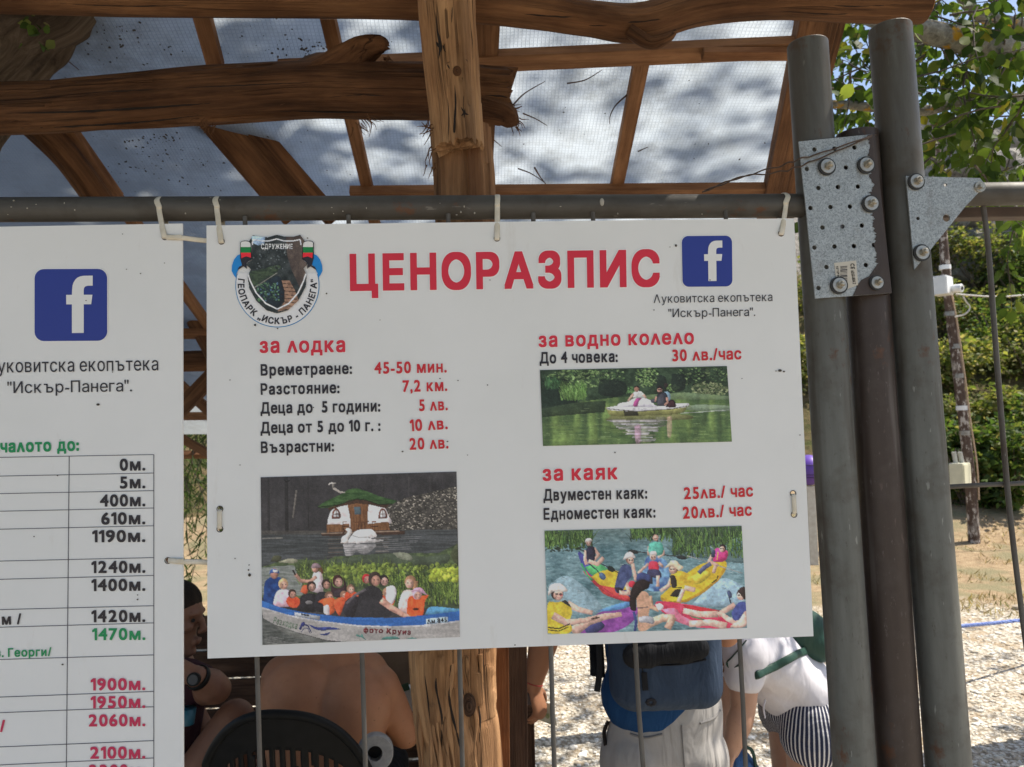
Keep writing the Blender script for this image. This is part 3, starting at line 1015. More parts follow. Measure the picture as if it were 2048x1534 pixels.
# boat
pa.poly([(92, 1430), (103, 1492), (700, 1468), (420, 1400), (150, 1290), (92, 1250)], (92, 98, 96), 1, (62, 68, 66), (70, 10, 3, 8))
pa.smooth([(1450, 1240), (1500, 1175), (1700, 1190), (1738, 1195), (1738, 1225), (1600, 1240)], (78, 150, 196))
pa.poly([(92, 1120), (250, 1180), (460, 1225), (800, 1262), (1200, 1268), (1500, 1240), (1738, 1210), (1738, 1290), (1500, 1322), (1200, 1338), (900, 1330), (560, 1290), (300, 1240), (96, 1180)], (42, 104, 184), 1, (34, 88, 164), (160, 30, 2, 3))
pa.poly([(96, 1176), (300, 1238), (560, 1288), (900, 1328), (1200, 1336), (1500, 1320), (1738, 1288), (1738, 1300), (1500, 1336), (1200, 1352), (900, 1342), (560, 1304), (300, 1252), (96, 1192)], (196, 198, 200))
pa.poly([(96, 1190), (300, 1252), (560, 1304), (900, 1342), (1200, 1352), (1500, 1336), (1738, 1300), (1740, 1425), (800, 1464), (640, 1452), (400, 1390), (200, 1320), (110, 1270)], (158, 158, 156), 1, (140, 140, 138), (200, 30, 3, 3))
pa.smooth([(640, 1455), (420, 1400), (200, 1330), (300, 1400), (500, 1470)], (108, 112, 108), .7)
pa.poly([(368, 1220), (580, 1252), (582, 1288), (370, 1252)], (150, 158, 166))
pa.poly([(425, 1232), (490, 1242), (490, 1254), (425, 1244)], (40, 46, 60))
pa.poly([(1458, 1275), (1640, 1256), (1642, 1305), (1462, 1322)], (164, 192, 214))
pa.text('Ʌм 845'.replace('Ʌ', 'Λ'), (1470, 1316), (1632, 1300), 34, (26, 28, 36), .04)
pa.text('фото Круиз', (940, 1386), (1334, 1406), 40, (104, 30, 40), .05)
pa.text('Разходка', (190, 1310), (388, 1360), 52, (96, 120, 100), .03)
pa.stroke([(415, 1365), (430, 1320), (480, 1330), (510, 1390)], 20, (40, 48, 110), 1, 6)
pa.smooth([(425, 1310), (450, 1298), (455, 1330), (420, 1345)], (40, 48, 110))
pa.stroke([(425, 1385), (450, 1350), (480, 1355), (500, 1400)], 6, (40, 48, 110))
pa.smooth([(485, 1318), (560, 1345), (660, 1342), (755, 1362), (680, 1366), (580, 1372), (520, 1350)], (44, 60, 130))
pa.smooth([(575, 1402), (620, 1396), (668, 1386), (640, 1412), (600, 1410)], (44, 60, 130))
pa.stroke([(880, 1410), (930, 1425), (960, 1450)], 16, (70, 128, 120), 1, 6)
pa.stroke([(925, 1400), (935, 1425)], 12, (70, 128, 120))
pa.smooth([(1080, 1450), (1120, 1425), (1200, 1420), (1240, 1440), (1180, 1448)], (70, 128, 120))
pa.smooth([(1290, 1445), (1340, 1430), (1385, 1440)], (70, 128, 120))
for k in range(9):
    pa.stroke([(120, 1420 + k * 8), (230 + (k % 3) * 30, 1428 + k * 7)], 4, (168, 172, 170), .5)
pa.build('boat_photo', PRINT, price, cA, Y2, (178, 184, 186))

# pedal boat
def cB(x, y):
    return (1050 + x / 4.016, 640 + y / 4.016)
pb = Print([(120, 402), (1622, 370), (1662, 977), (145, 1012)], 320, 135, 3)
n1, n2 = pb.noise(120, 90, 4, 1), pb.noise(24, 20, 3, 4)
pb.im[:] = np.array([40, 58, 38]) + ((n1 - .5) * 70 + (n2 - .5) * 30)[..., None] * np.array([.8, 1, .7])
def shrub(x, y, rx, ry, cols, cnt, r=10):
    for _ in range(cnt):
        a, q = pb.rs.uniform(0, 6.283), math.sqrt(pb.rs.rand())
        c = np.array(cols[pb.rs.randint(len(cols))]) * pb.rs.uniform(.75, 1.2)
        k = pb.rs.uniform(.5, 1.3)
        pb.ell(x + math.cos(a) * q * rx, y + math.sin(a) * q * ry, r * k, r * .6 * k, c, pb.rs.uniform(-50, 50), .85)
lt = [(104, 132, 72), (80, 112, 58), (128, 154, 92), (58, 84, 46)]
dk = [(30, 46, 32), (40, 58, 36), (24, 36, 28), (52, 76, 46)]
shrub(420, 470, 240, 80, lt, 330)
shrub(700, 460, 110, 70, lt[1:] + dk, 160)
shrub(980, 450, 90, 90, lt + dk[:2], 240)
shrub(1420, 450, 210, 90, lt[1:] + dk, 320)
shrub(1480, 560, 150, 60, [(136, 142, 100), (104, 116, 76), (84, 100, 60)], 260, 9)
shrub(1190, 545, 50, 30, [(130, 160, 90), (100, 136, 70)], 70, 8)
shrub(840, 565, 50, 28, [(90, 130, 70), (70, 106, 56)], 60, 8)
shrub(240, 520, 110, 60, dk, 130, 16)
for p in ([(600, 480), (800, 600)], [(1060, 440), (1130, 580)], [(1180, 430), (1280, 560)]):
    pb.smooth([(p[0][0], p[0][1]), (p[1][0], p[0][1] + 20), (p[1][0], p[1][1]), (p[0][0], p[1][1])], (24, 34, 28), .75)
pb.smooth([(130, 560), (200, 530), (330, 540), (400, 600), (410, 670), (300, 700), (140, 710)], (26, 40, 30))
pb.blades(290, 500, 560, 650, 130, 90, [(104, 148, 66), (84, 124, 56), (126, 166, 84)], 11, 14, -20)
pb.blades(160, 280, 500, 560, 60, 60, [(70, 116, 66), (56, 96, 54)], 11, 14)
pb.poly([(130, 715), (420, 660), (700, 625), (1000, 600), (1280, 580), (1640, 612), (1662, 977), (145, 1012)], (92, 118, 62), 1, (66, 92, 52), (150, 14, 4, 3))
wm = pb.noise(60, 260, 2, 9)
m_ = pb.mask([(130, 715), (420, 660), (700, 625), (1000, 600), (1280, 580), (1640, 612), (1662, 977), (145, 1012)])
pb.put(m_ * np.clip((wm - .5) * 4, 0, 1), (120, 146, 70), .6)
pb.put(m_ * np.clip((.5 - wm) * 4, 0, 1), (52, 72, 44), .6)
pb.poly([(134, 700), (420, 660), (650, 650), (640, 740), (140, 780)], (34, 46, 34), .75)
pb.poly([(960, 605), (1280, 580), (1640, 612), (1640, 640), (1250, 640), (980, 620)], (110, 128, 96), .6)
pb.smooth([(1300, 690), (1420, 680), (1640, 690), (1640, 730), (1420, 730), (1300, 720)], (132, 146, 128), .6)
pb.stroke([(1190, 752), (1420, 738), (1640, 722)], 6, (184, 190, 180), .9)
for k in range(170):
    x, y = pb.rs.uniform(140, 1650), pb.rs.uniform(700, 1000)
    pb.stroke([(x, y), (x + pb.rs.uniform(20, 80), y - 1)], 3, [(140, 160, 100), (54, 76, 48)][k % 2], .5)
# hull reflection
pb.smooth([(690, 770), (910, 762), (1290, 760), (1300, 800), (690, 810)], (112, 112, 66), .9)
for k in range(22):
    y_ = 800 + k * 8.5
    x0 = 665 + k * 12 + pb.rs.uniform(-30, 30)
    pb.stroke([(x0, y_), (1120 - k * 6 + pb.rs.uniform(-60, 60), y_ - 2)], 7, (200, 192, 198) if k % 3 else (130, 130, 104), .85)
pb.smooth([(880, 850), (930, 850), (925, 990), (890, 990)], (188, 130, 168), .5)
pb.smooth([(1140, 780), (1180, 780), (1175, 930), (1145, 930)], (196, 150, 140), .5)
pb.smooth([(1050, 780), (1130, 780), (1120, 850), (1060, 850)], (92, 92, 84), .5)
# hull and deck
pb.smooth([(652, 712), (690, 700), (1290, 690), (1298, 700), (1270, 740), (1180, 760), (920, 770), (700, 770)], (128, 128, 70))
pb.poly([(790, 728), (905, 728), (912, 770), (800, 770)], (52, 50, 34))
pb.smooth([(650, 705), (740, 690), (900, 690), (1100, 690), (1300, 668), (1300, 695), (1180, 715), (900, 732), (690, 725)], (216, 214, 216))
pb.smooth([(735, 695), (760, 668), (830, 655), (870, 630), (930, 622), (1000, 640), (1040, 680), (1050, 700)], (222, 218, 224))
pb.smooth([(865, 692), (880, 650), (905, 622), (942, 622), (915, 655), (900, 695)], (176, 70, 136))
pb.stroke([(655, 712), (900, 735), (1180, 715), (1300, 690)], 6, (90, 88, 72))
pb.smooth([(1200, 672), (1300, 668), (1296, 682), (1210, 690)], (206, 206, 204))
# people
pb.smooth([(1130, 700), (1150, 650), (1190, 640), (1210, 670), (1205, 700)], (60, 34, 38))
pb.stroke([(1140, 700), (1148, 660), (1180, 642), (1205, 662), (1205, 700)], 8, (30, 24, 26))
pb.ell(1132, 525, 17, 20, (44, 34, 32))
pb.smooth([(1115, 580), (1150, 575), (1170, 610), (1160, 650), (1130, 640)], (110, 140, 156))
pb.smooth([(865, 625), (870, 585), (900, 570), (940, 578), (970, 620), (930, 625)], (200, 204, 196))
pb.stroke([(870, 595), (835, 640), (825, 655)], 20, (196, 158, 136), 1, 12)
pb.stroke([(950, 600), (972, 625)], 18, (196, 158, 136))
pb.ell(897, 552, 20, 25, (168, 120, 98))
pb.smooth([(876, 545), (885, 528), (910, 527), (918, 548), (897, 538)], (40, 32, 30))
pb.smooth([(1060, 640), (1062, 600), (1090, 582), (1130, 585), (1150, 630), (1145, 680), (1080, 690)], (40, 42, 52))
pb.smooth([(1060, 685), (1075, 610), (1095, 592), (1115, 610), (1130, 680)], (64, 64, 72))
pb.smooth([(1005, 640), (1050, 630), (1065, 660), (1020, 665)], (66, 66, 76))
pb.stroke([(1140, 620), (1145, 660), (1120, 685)], 17, (190, 140, 120))
pb.stroke([(1055, 615), (1045, 655)], 14, (190, 140, 120))
pb.ell(1082, 560, 20, 26, (176, 128, 110))
pb.smooth([(1060, 555), (1068, 532), (1095, 530), (1104, 555), (1082, 548)], (36, 28, 28))
pb.stroke([(1068, 560), (1098, 558)], 7, (28, 24, 24))
pb.smooth([(1066, 578), (1100, 576), (1090, 596), (1075, 596)], (50, 36, 34))
pb.build('pedal_boat_photo', PRINT, price, cB, Y2, (180, 181, 178))

# kayaks
def cK(x, y):
    return (1060 + x / 4.146, 910 + y / 4.146)
pk = Print([(120, 628), (1755, 587), (1800, 1433), (148, 1487)], 330, 176, 7)
n1, n2, n3 = pk.noise(120, 60, 4, 1), pk.noise(40, 12, 3, 2), pk.noise(330, 260, 3, 5)
pk.im[:] = np.array([96, 132, 140]) + ((n1 - .5) * 60 + (n2 - .5) * 70 + (n3 - .5) * 50)[..., None]
pk.put(np.clip((780 - pk.Y) / 160, 0, 1), np.array([96, 116, 112]) + ((n2 - .5) * 50)[..., None], .7)
pk.smooth([(150, 1080), (300, 1000), (480, 1120), (600, 1300), (300, 1300)], (150, 178, 192), .55)
pk.smooth([(1340, 1240), (1500, 1080), (1620, 1020), (1780, 1110), (1790, 1250), (1500, 1260)], (150, 184, 206), .7)
pk.smooth([(1120, 760), (1500, 740), (1760, 800), (1780, 900), (1400, 850), (1250, 860)], (58, 78, 74), .5)
for k in range(260):
    x, y = pk.rs.uniform(130, 1780), pk.rs.uniform(690, 1300)
    pk.stroke([(x, y), (x + pk.rs.uniform(8, 36), y + pk.rs.uniform(-8, 8))], 4, [(190, 206, 210), (60, 92, 102), (120, 150, 156)][k % 3], .6)
for x0, x1, y0, y1, cnt in ((120, 520, 690, 790, 260), (830, 1180, 640, 720, 130), (1180, 1780, 660, 860, 330)):
    pk.poly([(x0, 600), (x1, 590), (x1, y0 + 10), (x0, y1 - 20)], (48, 66, 44), .8)
    pk.blades(x0, x1, y0 - 10, y1, cnt, 120, [(88, 132, 60), (60, 98, 48), (116, 156, 76), (40, 62, 40)], 9, 40)
pk.dabs(130, 460, 760, 800, 40, 12, [(34, 44, 36)], .7, 6)
SKN = (206, 164, 146)
# far kayaks
def kayak(pts, c, c2, rim):
    pk.smooth(pts, c, c2=c2, nz=(60, 40, 2, 3))
    pk.stroke(pts[:len(pts) // 2 + 1], 7, rim)
pk.smooth([(395, 815), (420, 805), (520, 900), (640, 960), (760, 1050), (840, 1180), (800, 1215), (660, 1170), (540, 1060), (450, 960)], (62, 66, 140))
pk.smooth([(455, 930), (560, 900), (660, 960), (640, 1020), (520, 1000)], (70, 160, 96))
pk.smooth([(505, 1010), (600, 960), (720, 960), (800, 1040), (820, 1120), (690, 1100), (560, 1070)], (216, 190, 48), c2=(190, 160, 40), nz=(50, 40, 2, 3))
pk.smooth([(545, 1070), (640, 1090), (720, 1110), (830, 1180), (820, 1215), (720, 1195), (610, 1150)], (206, 66, 60))
pk.stroke([(450, 960), (550, 1070), (680, 1165), (810, 1205)], 26, (198, 52, 66))
pk.stroke([(425, 900), (470, 990), (520, 1040)], 16, (66, 170, 110))
pk.smooth([(930, 1000), (960, 860), (1010, 840), (1080, 850), (1140, 900), (1150, 1080), (1060, 1130), (960, 1110)], (120, 172, 206), c2=(60, 90, 150), nz=(40, 40, 2, 6))
pk.smooth([(1080, 1170), (1180, 1080), (1300, 980), (1430, 900), (1540, 890), (1620, 880), (1625, 950), (1540, 1060), (1400, 1160), (1260, 1225), (1110, 1215)], (222, 190, 44), c2=(200, 168, 36), nz=(70, 50, 2, 4))
pk.stroke([(1085, 1190), (1180, 1225), (1300, 1208), (1440, 1130), (1560, 1030), (1622, 930)], 22, (200, 150, 40))
pk.smooth([(1330, 1010), (1430, 960), (1500, 985), (1420, 1060), (1340, 1070)], (236, 206, 60))
pk.stroke([(1510, 1060), (1550, 1030), (1560, 1000)], 9, (40, 36, 30))
pk.smooth([(1160, 1170), (1200, 1120), (1260, 1110), (1230, 1175)], (40, 36, 34))
# paddles
pk.stroke([(870, 800), (1060, 820), (1240, 845)], 8, (60, 62, 66))
pk.ell(855, 803, 46, 18, (40, 44, 46), 8)
pk.ell(1258, 850, 44, 16, (40, 44, 46), 8)
pk.stroke([(1300, 835), (1440, 875), (1600, 930), (1760, 980)], 7, (176, 180, 176))
pk.stroke([(480, 890), (560, 960), (600, 1020)], 9, (46, 50, 80))
pk.ell(600, 1005, 34, 24, (70, 100, 140), 50)
pk.ell(672, 945, 34, 22, (30, 44, 44), 30)
pk.stroke([(570, 890), (730, 975)], 7, (40, 44, 48))
def hd(x, y, r, hair, skin=SKN, f=0):
    r *= .9
    pk.ell(x, y - r * .15, r * 1.04, r * 1.2, hair)
    pk.ell(x + f * r * .2, y + r * .22, r * .78, r * .9, skin)
    for q in (-.32, .32):
        pk.ell(x + q * r + f * r * .25, y + r * .06, r * .24, r * .17, (52, 42, 42), 0, .85)
    pk.ell(x + f * r * .25, y + r * .66, r * .24, r * .09, (160, 92, 88), 0, .7)
    pk.ell(x - (f or 1) * r * .38, y + r * .35, r * .32, r * .55, (150, 108, 94), 0, .5)
# woman in the far left kayak
pk.stroke([(465, 790), (455, 860), (470, 910)], 28, SKN)
pk.stroke([(530, 770), (570, 830), (530, 870)], 24, SKN)
pk.smooth([(465, 780), (500, 755), (535, 770), (540, 850), (525, 880), (475, 870)], (40, 40, 60))
pk.stroke([(485, 880), (560, 905), (610, 850)], 34, SKN)
hd(487, 728, 26, (120, 100, 90))
pk.smooth([(455, 722), (465, 695), (500, 690), (515, 715)], (206, 200, 196))
# man in green
pk.stroke([(990, 760), (985, 830)], 26, SKN)
pk.stroke([(1095, 760), (1105, 820), (1060, 850)], 26, SKN)
pk.smooth([(980, 790), (990, 735), (1040, 720), (1095, 735), (1108, 790), (1085, 830), (1000, 830)], (84, 176, 156))
hd(1042, 690, 25, (190, 150, 132))
# woman in red top
pk.stroke([(985, 900), (930, 950), (895, 980)], 22, SKN)
pk.stroke([(1065, 890), (1105, 930)], 22, SKN)
pk.smooth([(980, 950), (990, 890), (1020, 880), (1060, 895), (1065, 955)], (214, 48, 72))
pk.smooth([(965, 1000), (985, 950), (1070, 955), (1090, 1010), (1040, 1020)], (54, 54, 84))
pk.stroke([(1060, 1000), (1060, 1090)], 28, SKN)
pk.stroke([(1000, 1000), (1005, 1070)], 26, (50, 46, 60))
hd(1021, 845, 30, (190, 180, 176))
pk.smooth([(990, 830), (1000, 800), (1040, 798), (1052, 830)], (214, 206, 200))
# woman in the far right
pk.stroke([(1510, 830), (1485, 880), (1560, 920)], 26, SKN)
pk.stroke([(1500, 900), (1450, 930), (1400, 980)], 36, (84, 92, 130))
pk.stroke([(1540, 920), (1520, 980)], 28, SKN)
pk.smooth([(1515, 880), (1530, 790), (1560, 770), (1640, 800), (1625, 870), (1570, 890)], (206, 50, 120))
pk.smooth([(1500, 840), (1510, 800), (1535, 790), (1530, 850)], (50, 58, 84))
pk.stroke([(1560, 800), (1550, 870)], 8, (230, 190, 70))
hd(1598, 775, 30, (44, 34, 36), SKN, -1)
# woman with the hat on the left kayak
pk.stroke([(770, 920), (790, 1040), (830, 1160)], 32, SKN)
pk.stroke([(850, 900), (870, 1000), (880, 1040)], 28, SKN)
pk.smooth([(700, 1100), (730, 980), (770, 910), (830, 920), (845, 1000), (800, 1060), (760, 1140), (715, 1140)], (70, 84, 130), c2=(50, 62, 104), nz=(30, 30, 2, 2))
pk.smooth([(700, 1100), (750, 1100), (770, 1120), (730, 1145)], (40, 36, 46))
pk.stroke([(740, 1140), (820, 1150)], 36, SKN)
hd(828, 870, 36, (120, 88, 70), SKN, 1)
pk.smooth([(770, 870), (795, 815), (840, 805), (875, 850), (830, 852)], (216, 208, 204))
pk.ell(845, 1070, 30, 28, (200, 40, 60))
# woman in yellow vest
pk.stroke([(1180, 1000), (1150, 1080), (1080, 1130)], 30, SKN)
pk.stroke([(1270, 1020), (1270, 1120), (1230, 1220)], 34, SKN)
pk.smooth([(1160, 1080), (1170, 990), (1230, 960), (1300, 980), (1365, 1050), (1330, 1100), (1230, 1110)], (224, 190, 50), c2=(190, 156, 40), nz=(30, 30, 2, 4))
pk.smooth([(1160, 1000), (1200, 1000), (1220, 1080), (1180, 1100)], (44, 40, 40))
pk.stroke([(1200, 1100), (1260, 1100)], 8, (40, 36, 32))
pk.stroke([(1280, 1100), (1370, 1120)], 40, SKN)
hd(1190, 945, 42, (120, 80, 60), SKN, -1)
pk.smooth([(1108, 940), (1150, 900), (1170, 875), (1215, 878), (1240, 905), (1270, 930), (1240, 958), (1180, 925)], (214, 190, 156))
# near row
pk.smooth([(420, 1480), (480, 1380), (620, 1290), (880, 1260), (890, 1320), (830, 1400), (720, 1460), (600, 1480)], (146, 70, 160), c2=(110, 50, 130), nz=(60, 40, 2, 3))
pk.smooth([(540, 1300), (700, 1240), (830, 1215), (830, 1255), (700, 1290)], (84, 140, 200))
pk.smooth([(450, 1420), (560, 1370), (620, 1420), (540, 1478), (470, 1478)], (56, 60, 110))
pk.stroke([(860, 1300), (880, 1380), (870, 1460)], 22, (54, 66, 130))
pk.smooth([(1030, 1250), (1070, 1212), (1250, 1230), (1420, 1260), (1560, 1300), (1700, 1390), (1640, 1436), (1400, 1430), (1240, 1390), (1110, 1310)], (222, 60, 92), c2=(200, 44, 80), nz=(70, 40, 2, 3))
pk.smooth([(1090, 1280), (1200, 1270), (1260, 1330), (1400, 1400), (1300, 1410), (1180, 1350)], (232, 120, 150))
pk.smooth([(1260, 1240), (1430, 1262), (1600, 1300), (1500, 1330), (1330, 1290)], (196, 40, 52))
pk.stroke([(1300, 1290), (1340, 1340), (1500, 1380)], 10, (60, 150, 100))
pk.stroke([(1250, 1240), (1260, 1330)], 14, (236, 70, 110))
# woman lower left in yellow vest
pk.stroke([(310, 1230), (400, 1280), (520, 1310)], 54, SKN, 1, 36)
pk.stroke([(350, 1470), (480, 1380), (620, 1340), (760, 1320)], 90, SKN, 1, 36)
pk.smooth([(146, 1480), (145, 1235), (220, 1222), (300, 1215), (350, 1290), (330, 1380), (350, 1440), (310, 1482)], (222, 200, 52), c2=(190, 166, 40), nz=(40, 60, 2, 4))
pk.smooth([(260, 1215), (300, 1205), (340, 1260), (300, 1240)], (50, 46, 46))
pk.stroke([(190, 1330), (300, 1390), (470, 1370), (560, 1345)], 64, SKN, 1, 30)
pk.stroke([(150, 1430), (240, 1440), (330, 1400)], 10, (44, 40, 36))
pk.stroke([(150, 1450), (240, 1460), (320, 1425)], 8, (44, 40, 36))
pk.stroke([(505, 1360), (575, 1345)], 12, (70, 44, 40))
hd(225, 1150, 56, (50, 38, 38), SKN, 1)
pk.smooth([(148, 1170), (160, 1090), (210, 1062), (260, 1068), (312, 1120), (290, 1135), (200, 1130)], (212, 200, 190))
pk.ell(258, 1165, 14, 6, (180, 80, 84))
# woman from behind
pk.stroke([(990, 1170), (1010, 1260), (1070, 1290)], 40, (196, 150, 122), 1, 28)
pk.smooth([(880, 1180), (930, 1130), (980, 1150), (1000, 1240), (985, 1330), (1020, 1400), (960, 1455), (900, 1450), (895, 1330)], (204, 160, 130), c2=(184, 140, 112), nz=(60, 60, 2, 3))
pk.stroke([(980, 1400), (1100, 1350), (1200, 1350)], 74, (208, 166, 140), 1, 56)
pk.stroke([(1190, 1340), (1140, 1440)], 60, (200, 158, 134))
pk.smooth([(900, 1345), (960, 1335), (1020, 1350), (1025, 1400), (960, 1390), (905, 1385)], (150, 152, 158))
pk.stroke([(890, 1268), (980, 1262)], 9, (120, 100, 96))
pk.smooth([(885, 1040), (900, 1000), (990, 1010), (985, 1100), (930, 1130), (880, 1200), (880, 1290), (830, 1270), (835, 1130)], (38, 28, 30))
pk.smooth([(882, 1050), (890, 990), (940, 975), (995, 1000), (992, 1050), (940, 1030)], (50, 62, 110))
pk.smooth([(1035, 1240), (1080, 1230), (1110, 1260), (1070, 1290)], (226, 222, 224))
# woman lower right
pk.stroke([(1270, 1290), (1400, 1320), (1560, 1320)], 46, (220, 178, 160), 1, 56)
pk.stroke([(1320, 1400), (1500, 1390), (1630, 1420)], 50, (220, 178, 160), 1, 60)
pk.stroke([(1700, 1240), (1600, 1300), (1560, 1330)], 44, (216, 172, 154))
pk.stroke([(1740, 1400), (1640, 1360), (1570, 1300)], 50, (222, 180, 162), 1, 34)
pk.smooth([(1670, 1310), (1720, 1230), (1785, 1220), (1792, 1300), (1740, 1360), (1690, 1370)], (52, 62, 130), c2=(70, 86, 160), nz=(30, 30, 2, 3))
pk.smooth([(1730, 1370), (1792, 1290), (1798, 1400), (1760, 1430), (1660, 1425)], (222, 180, 162))
hd(1755, 1160, 44, (60, 44, 44), (214, 168, 150), -1)
pk.smooth([(1725, 1130), (1745, 1100), (1785, 1100), (1786, 1200), (1765, 1180)], (52, 38, 38))
pk.stroke([(1640, 1130), (1665, 1230)], 12, (60, 70, 96))
pk.ell(1655, 1155, 34, 18, (70, 84, 120), 70)
pk.build('kayak_photo', PRINT, price, cK, Y2, (182, 186, 186))

# ---- distance board on the left
trail = thing('distance_sign', 'white board cut by the left edge listing trail distances in metres', 'sign', P(200, 1290, 0))
tl, tr = P(0, 449, 0), P(364.5, 447, 0)
pr = P(367.5, 1318, 0)
mb = MB()
lh = [(330, 474), (336, 1121)]
x1_, z1_ = tr.x, tr.z
xb_, zb_ = pr.x, -1.22 + tr.z
mb.poly([(x1_ - .72, z1_ - .004), (x1_, z1_), (xb_ + .0002, zb_), (xb_ - .72, zb_)], [circ(XZ(*h), .0047) for h in lh], thick=.004, f=at_y(0))
bo = mb.build('board', BOARD, trail)
for h in lh:
    rim = MB()
    c = XZ(*h)
    rim.tube([Vector((c[0] + .0049 * math.cos(a), -.0006, c[1] + .0049 * math.sin(a))) for a in [2 * math.pi * i / 20 for i in range(20)]], .0006, 6, close=True)
    rim.build('hole_rim', GRIME, bo)
f_logo(trail, [(70, 538.5), (214.8, 538), (215, 681.5), (70, 682.5)])
words('page_name', BLACK, [('Λуковитска екопътека', (-27, 745.5), (316.5, 740.5), 27), ('"Искър-Панега".', (15, 786.5), (264, 782.5), 23.5)], trail, off=.002)
words('list_heading', GREEN, [('начаʌото до:', (-33, 905), (158, 900.5), XH(17.3))], trail, off=.035)
dist = [('0м.', 239.5, 940, BLACK), ('5м.', 240, 975.5, BLACK), ('400м.', 200, 1011.6, BLACK), ('610м.', 202.5, 1047.6, BLACK), ('1190м.', 184.5, 1083, BLACK), ('1240м.', 183, 1144.7, BLACK),
        ('1400м.', 183, 1180.7, BLACK), ('1420м.', 183, 1243, BLACK)]
def rows(its):
    return [(t, (x, y + .8), (290.5, y), 22.5) for t, x, y in its]
words('distance_text', BLACK, rows([d[:3] for d in dist]) + [('м /', (4, 1249), (43, 1247.5), 20)], trail, off=.03)
words('distance_text_green', GREEN, rows([('1470м.', 184.5, 1279)]) + [('/Св. Георги/', (-36, 1314.5), (103, 1311.5), 16.5)], trail, off=.025)
words('distance_text_red', CRIM, rows([('1900м.', 181.5, 1379.3), ('1950м.', 181.5, 1415), ('2060м.', 177.5, 1451.4), ('2100м.', 180.5, 1516), ('2200м.', 178, 1552)]) + [('/', (0, 1463), (11, 1462.5), 22)], trail, off=.03)
mb = MB()
def rule(a, b, wpx=1.3):
    p, q = P(*a, Y1), P(*b, Y1)
    mb.plank(p, q, (0, 0, 1) if abs(q.x - p.x) > abs(q.z - p.z) else (1, 0, 0), wpx * .00083, .0004, 0)
for k, (yl, yr) in enumerate(((914.9, 909.2), (952.3, 946.1), (987.4, 981.3), (1022.6, 1016), (1058.6, 1051.6), (1122.3, 1115.3), (1158.8, 1150.9), (1219.4, 1211.5), (1254.6, 1245.8), (1319.1, 1309.9),
               (1394.3, 1382.9), (1425.5, 1413.6), (1494, 1481.3), (1530, 1516), (1580, 1566))):
    rule((-180, yl + (yl - yr) * .58), (307.6, yr))
rule((138.4, 911.8), (132, 1600))
rule((307.6, 909.2), (307.6, 1600))
mb.build('table_rules', INKMAT('rule_ink', (.10, .10, .12, 1)), trail)
mb = MB()
for px, py, r in ((253, 538.5, 1.3), (281, 547, 1.5), (172, 601, 1.5), (196, 809, 3.4), (225, 744, 1.5), (329, 526, 1.2), (115, 951, 1.6), (68, 1073, 1.5), (125, 1329, 2.2), (275, 1190, 1.5), (275, 1199, 1.9), (120, 880, 1), (245, 468, 1.2)):
    mb.ball(P(px, py, Y3), (r * .00083, .0006, r * .0006), 8)
mb.build('dirt_specks', GRIME, trail)['kind'] = 'stuff'
# ------------------------------------------------------------------ fence panels, posts, plates, ties
def galv(name, c1, c2, streak, rough=.5, dirt=(.06, .05, .04, 1), brown_from=0):
    t = NT(name)
    co = t.coords(attr='wc', scale=(1, 1, .12))
    a = t.noise(co, 45, 6, .65)
    b = t.noise(t.coords(attr='wc'), 14, 5, .6)
    c = t.noise(t.coords(attr='wc', scale=(1, 1, .3)), 160, 4, .7)
    col = t.ramp(a, [(.3, c1), (.7, c2)])
    col = t.mix(t.ramp(b, [(.5, 0.), (.72, .75)]), col, streak)
    col = t.mix(t.ramp(c, [(.62, 0.), (.7, .6)]), col, dirt)
    d = t.noise(t.coords(attr='wc', scale=(1, 1, .06)), 30, 3, .5)
    col = t.mix(t.ramp(d, [(.6, 0.), (.68, .55)]), col, dirt)
    rs_ = t.noise(t.coords(attr='wc', scale=(1, 1, .7)), 9, 6, .7)
    col = t.mix(t.ramp(rs_, [(.605, 0.), (.66, .8)]), col, (.115, .048, .022, 1))
    sc_ = t.noise(t.coords(attr='wc', scale=(1, 1, .25)), 95, 3, .5)
    col = t.mix(t.ramp(sc_, [(.70, 0.), (.73, .7)]), col, tuple(min(1, x * 1.9) for x in c2[:3]) + (1,))
    if brown_from:
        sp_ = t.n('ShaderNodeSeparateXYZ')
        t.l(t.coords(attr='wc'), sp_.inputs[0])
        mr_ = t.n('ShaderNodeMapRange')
        mr_.inputs['From Min'].default_value = brown_from
        mr_.inputs['From Max'].default_value = brown_from + .9
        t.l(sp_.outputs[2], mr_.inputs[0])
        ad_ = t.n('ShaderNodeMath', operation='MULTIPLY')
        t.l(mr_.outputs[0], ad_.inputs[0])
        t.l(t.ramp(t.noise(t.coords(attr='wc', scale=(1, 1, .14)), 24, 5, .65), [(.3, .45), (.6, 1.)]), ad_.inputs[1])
        col = t.mix(ad_.outputs[0], col, (.055, .040, .028, 1))  # pipe colour turns browner towards the top
    r = t.ramp(b, [(.3, rough), (.7, rough + .2)])
    return t.done(t.pbsdf(col, r, .15, t.bump(c, .15, .001), .4).outputs[0])
GALV = galv('weathered_pipe', (.105, .108, .098, 1), (.155, .160, .148, 1), (.080, .066, .050, 1), .42, brown_from=1.75)
RAILM = galv('weathered_rail', (.062, .056, .048, 1), (.095, .088, .077, 1), (.05, .04, .03, 1), .5)
BROWN = galv('brown_paint', (.046, .033, .028, 1), (.062, .045, .038, 1), (.085, .068, .06, 1), .38, (.15, .13, .12, 1))
ROD = galv('rod_steel', (.085, .078, .07, 1), (.13, .122, .11, 1), (.07, .045, .03, 1), .5)
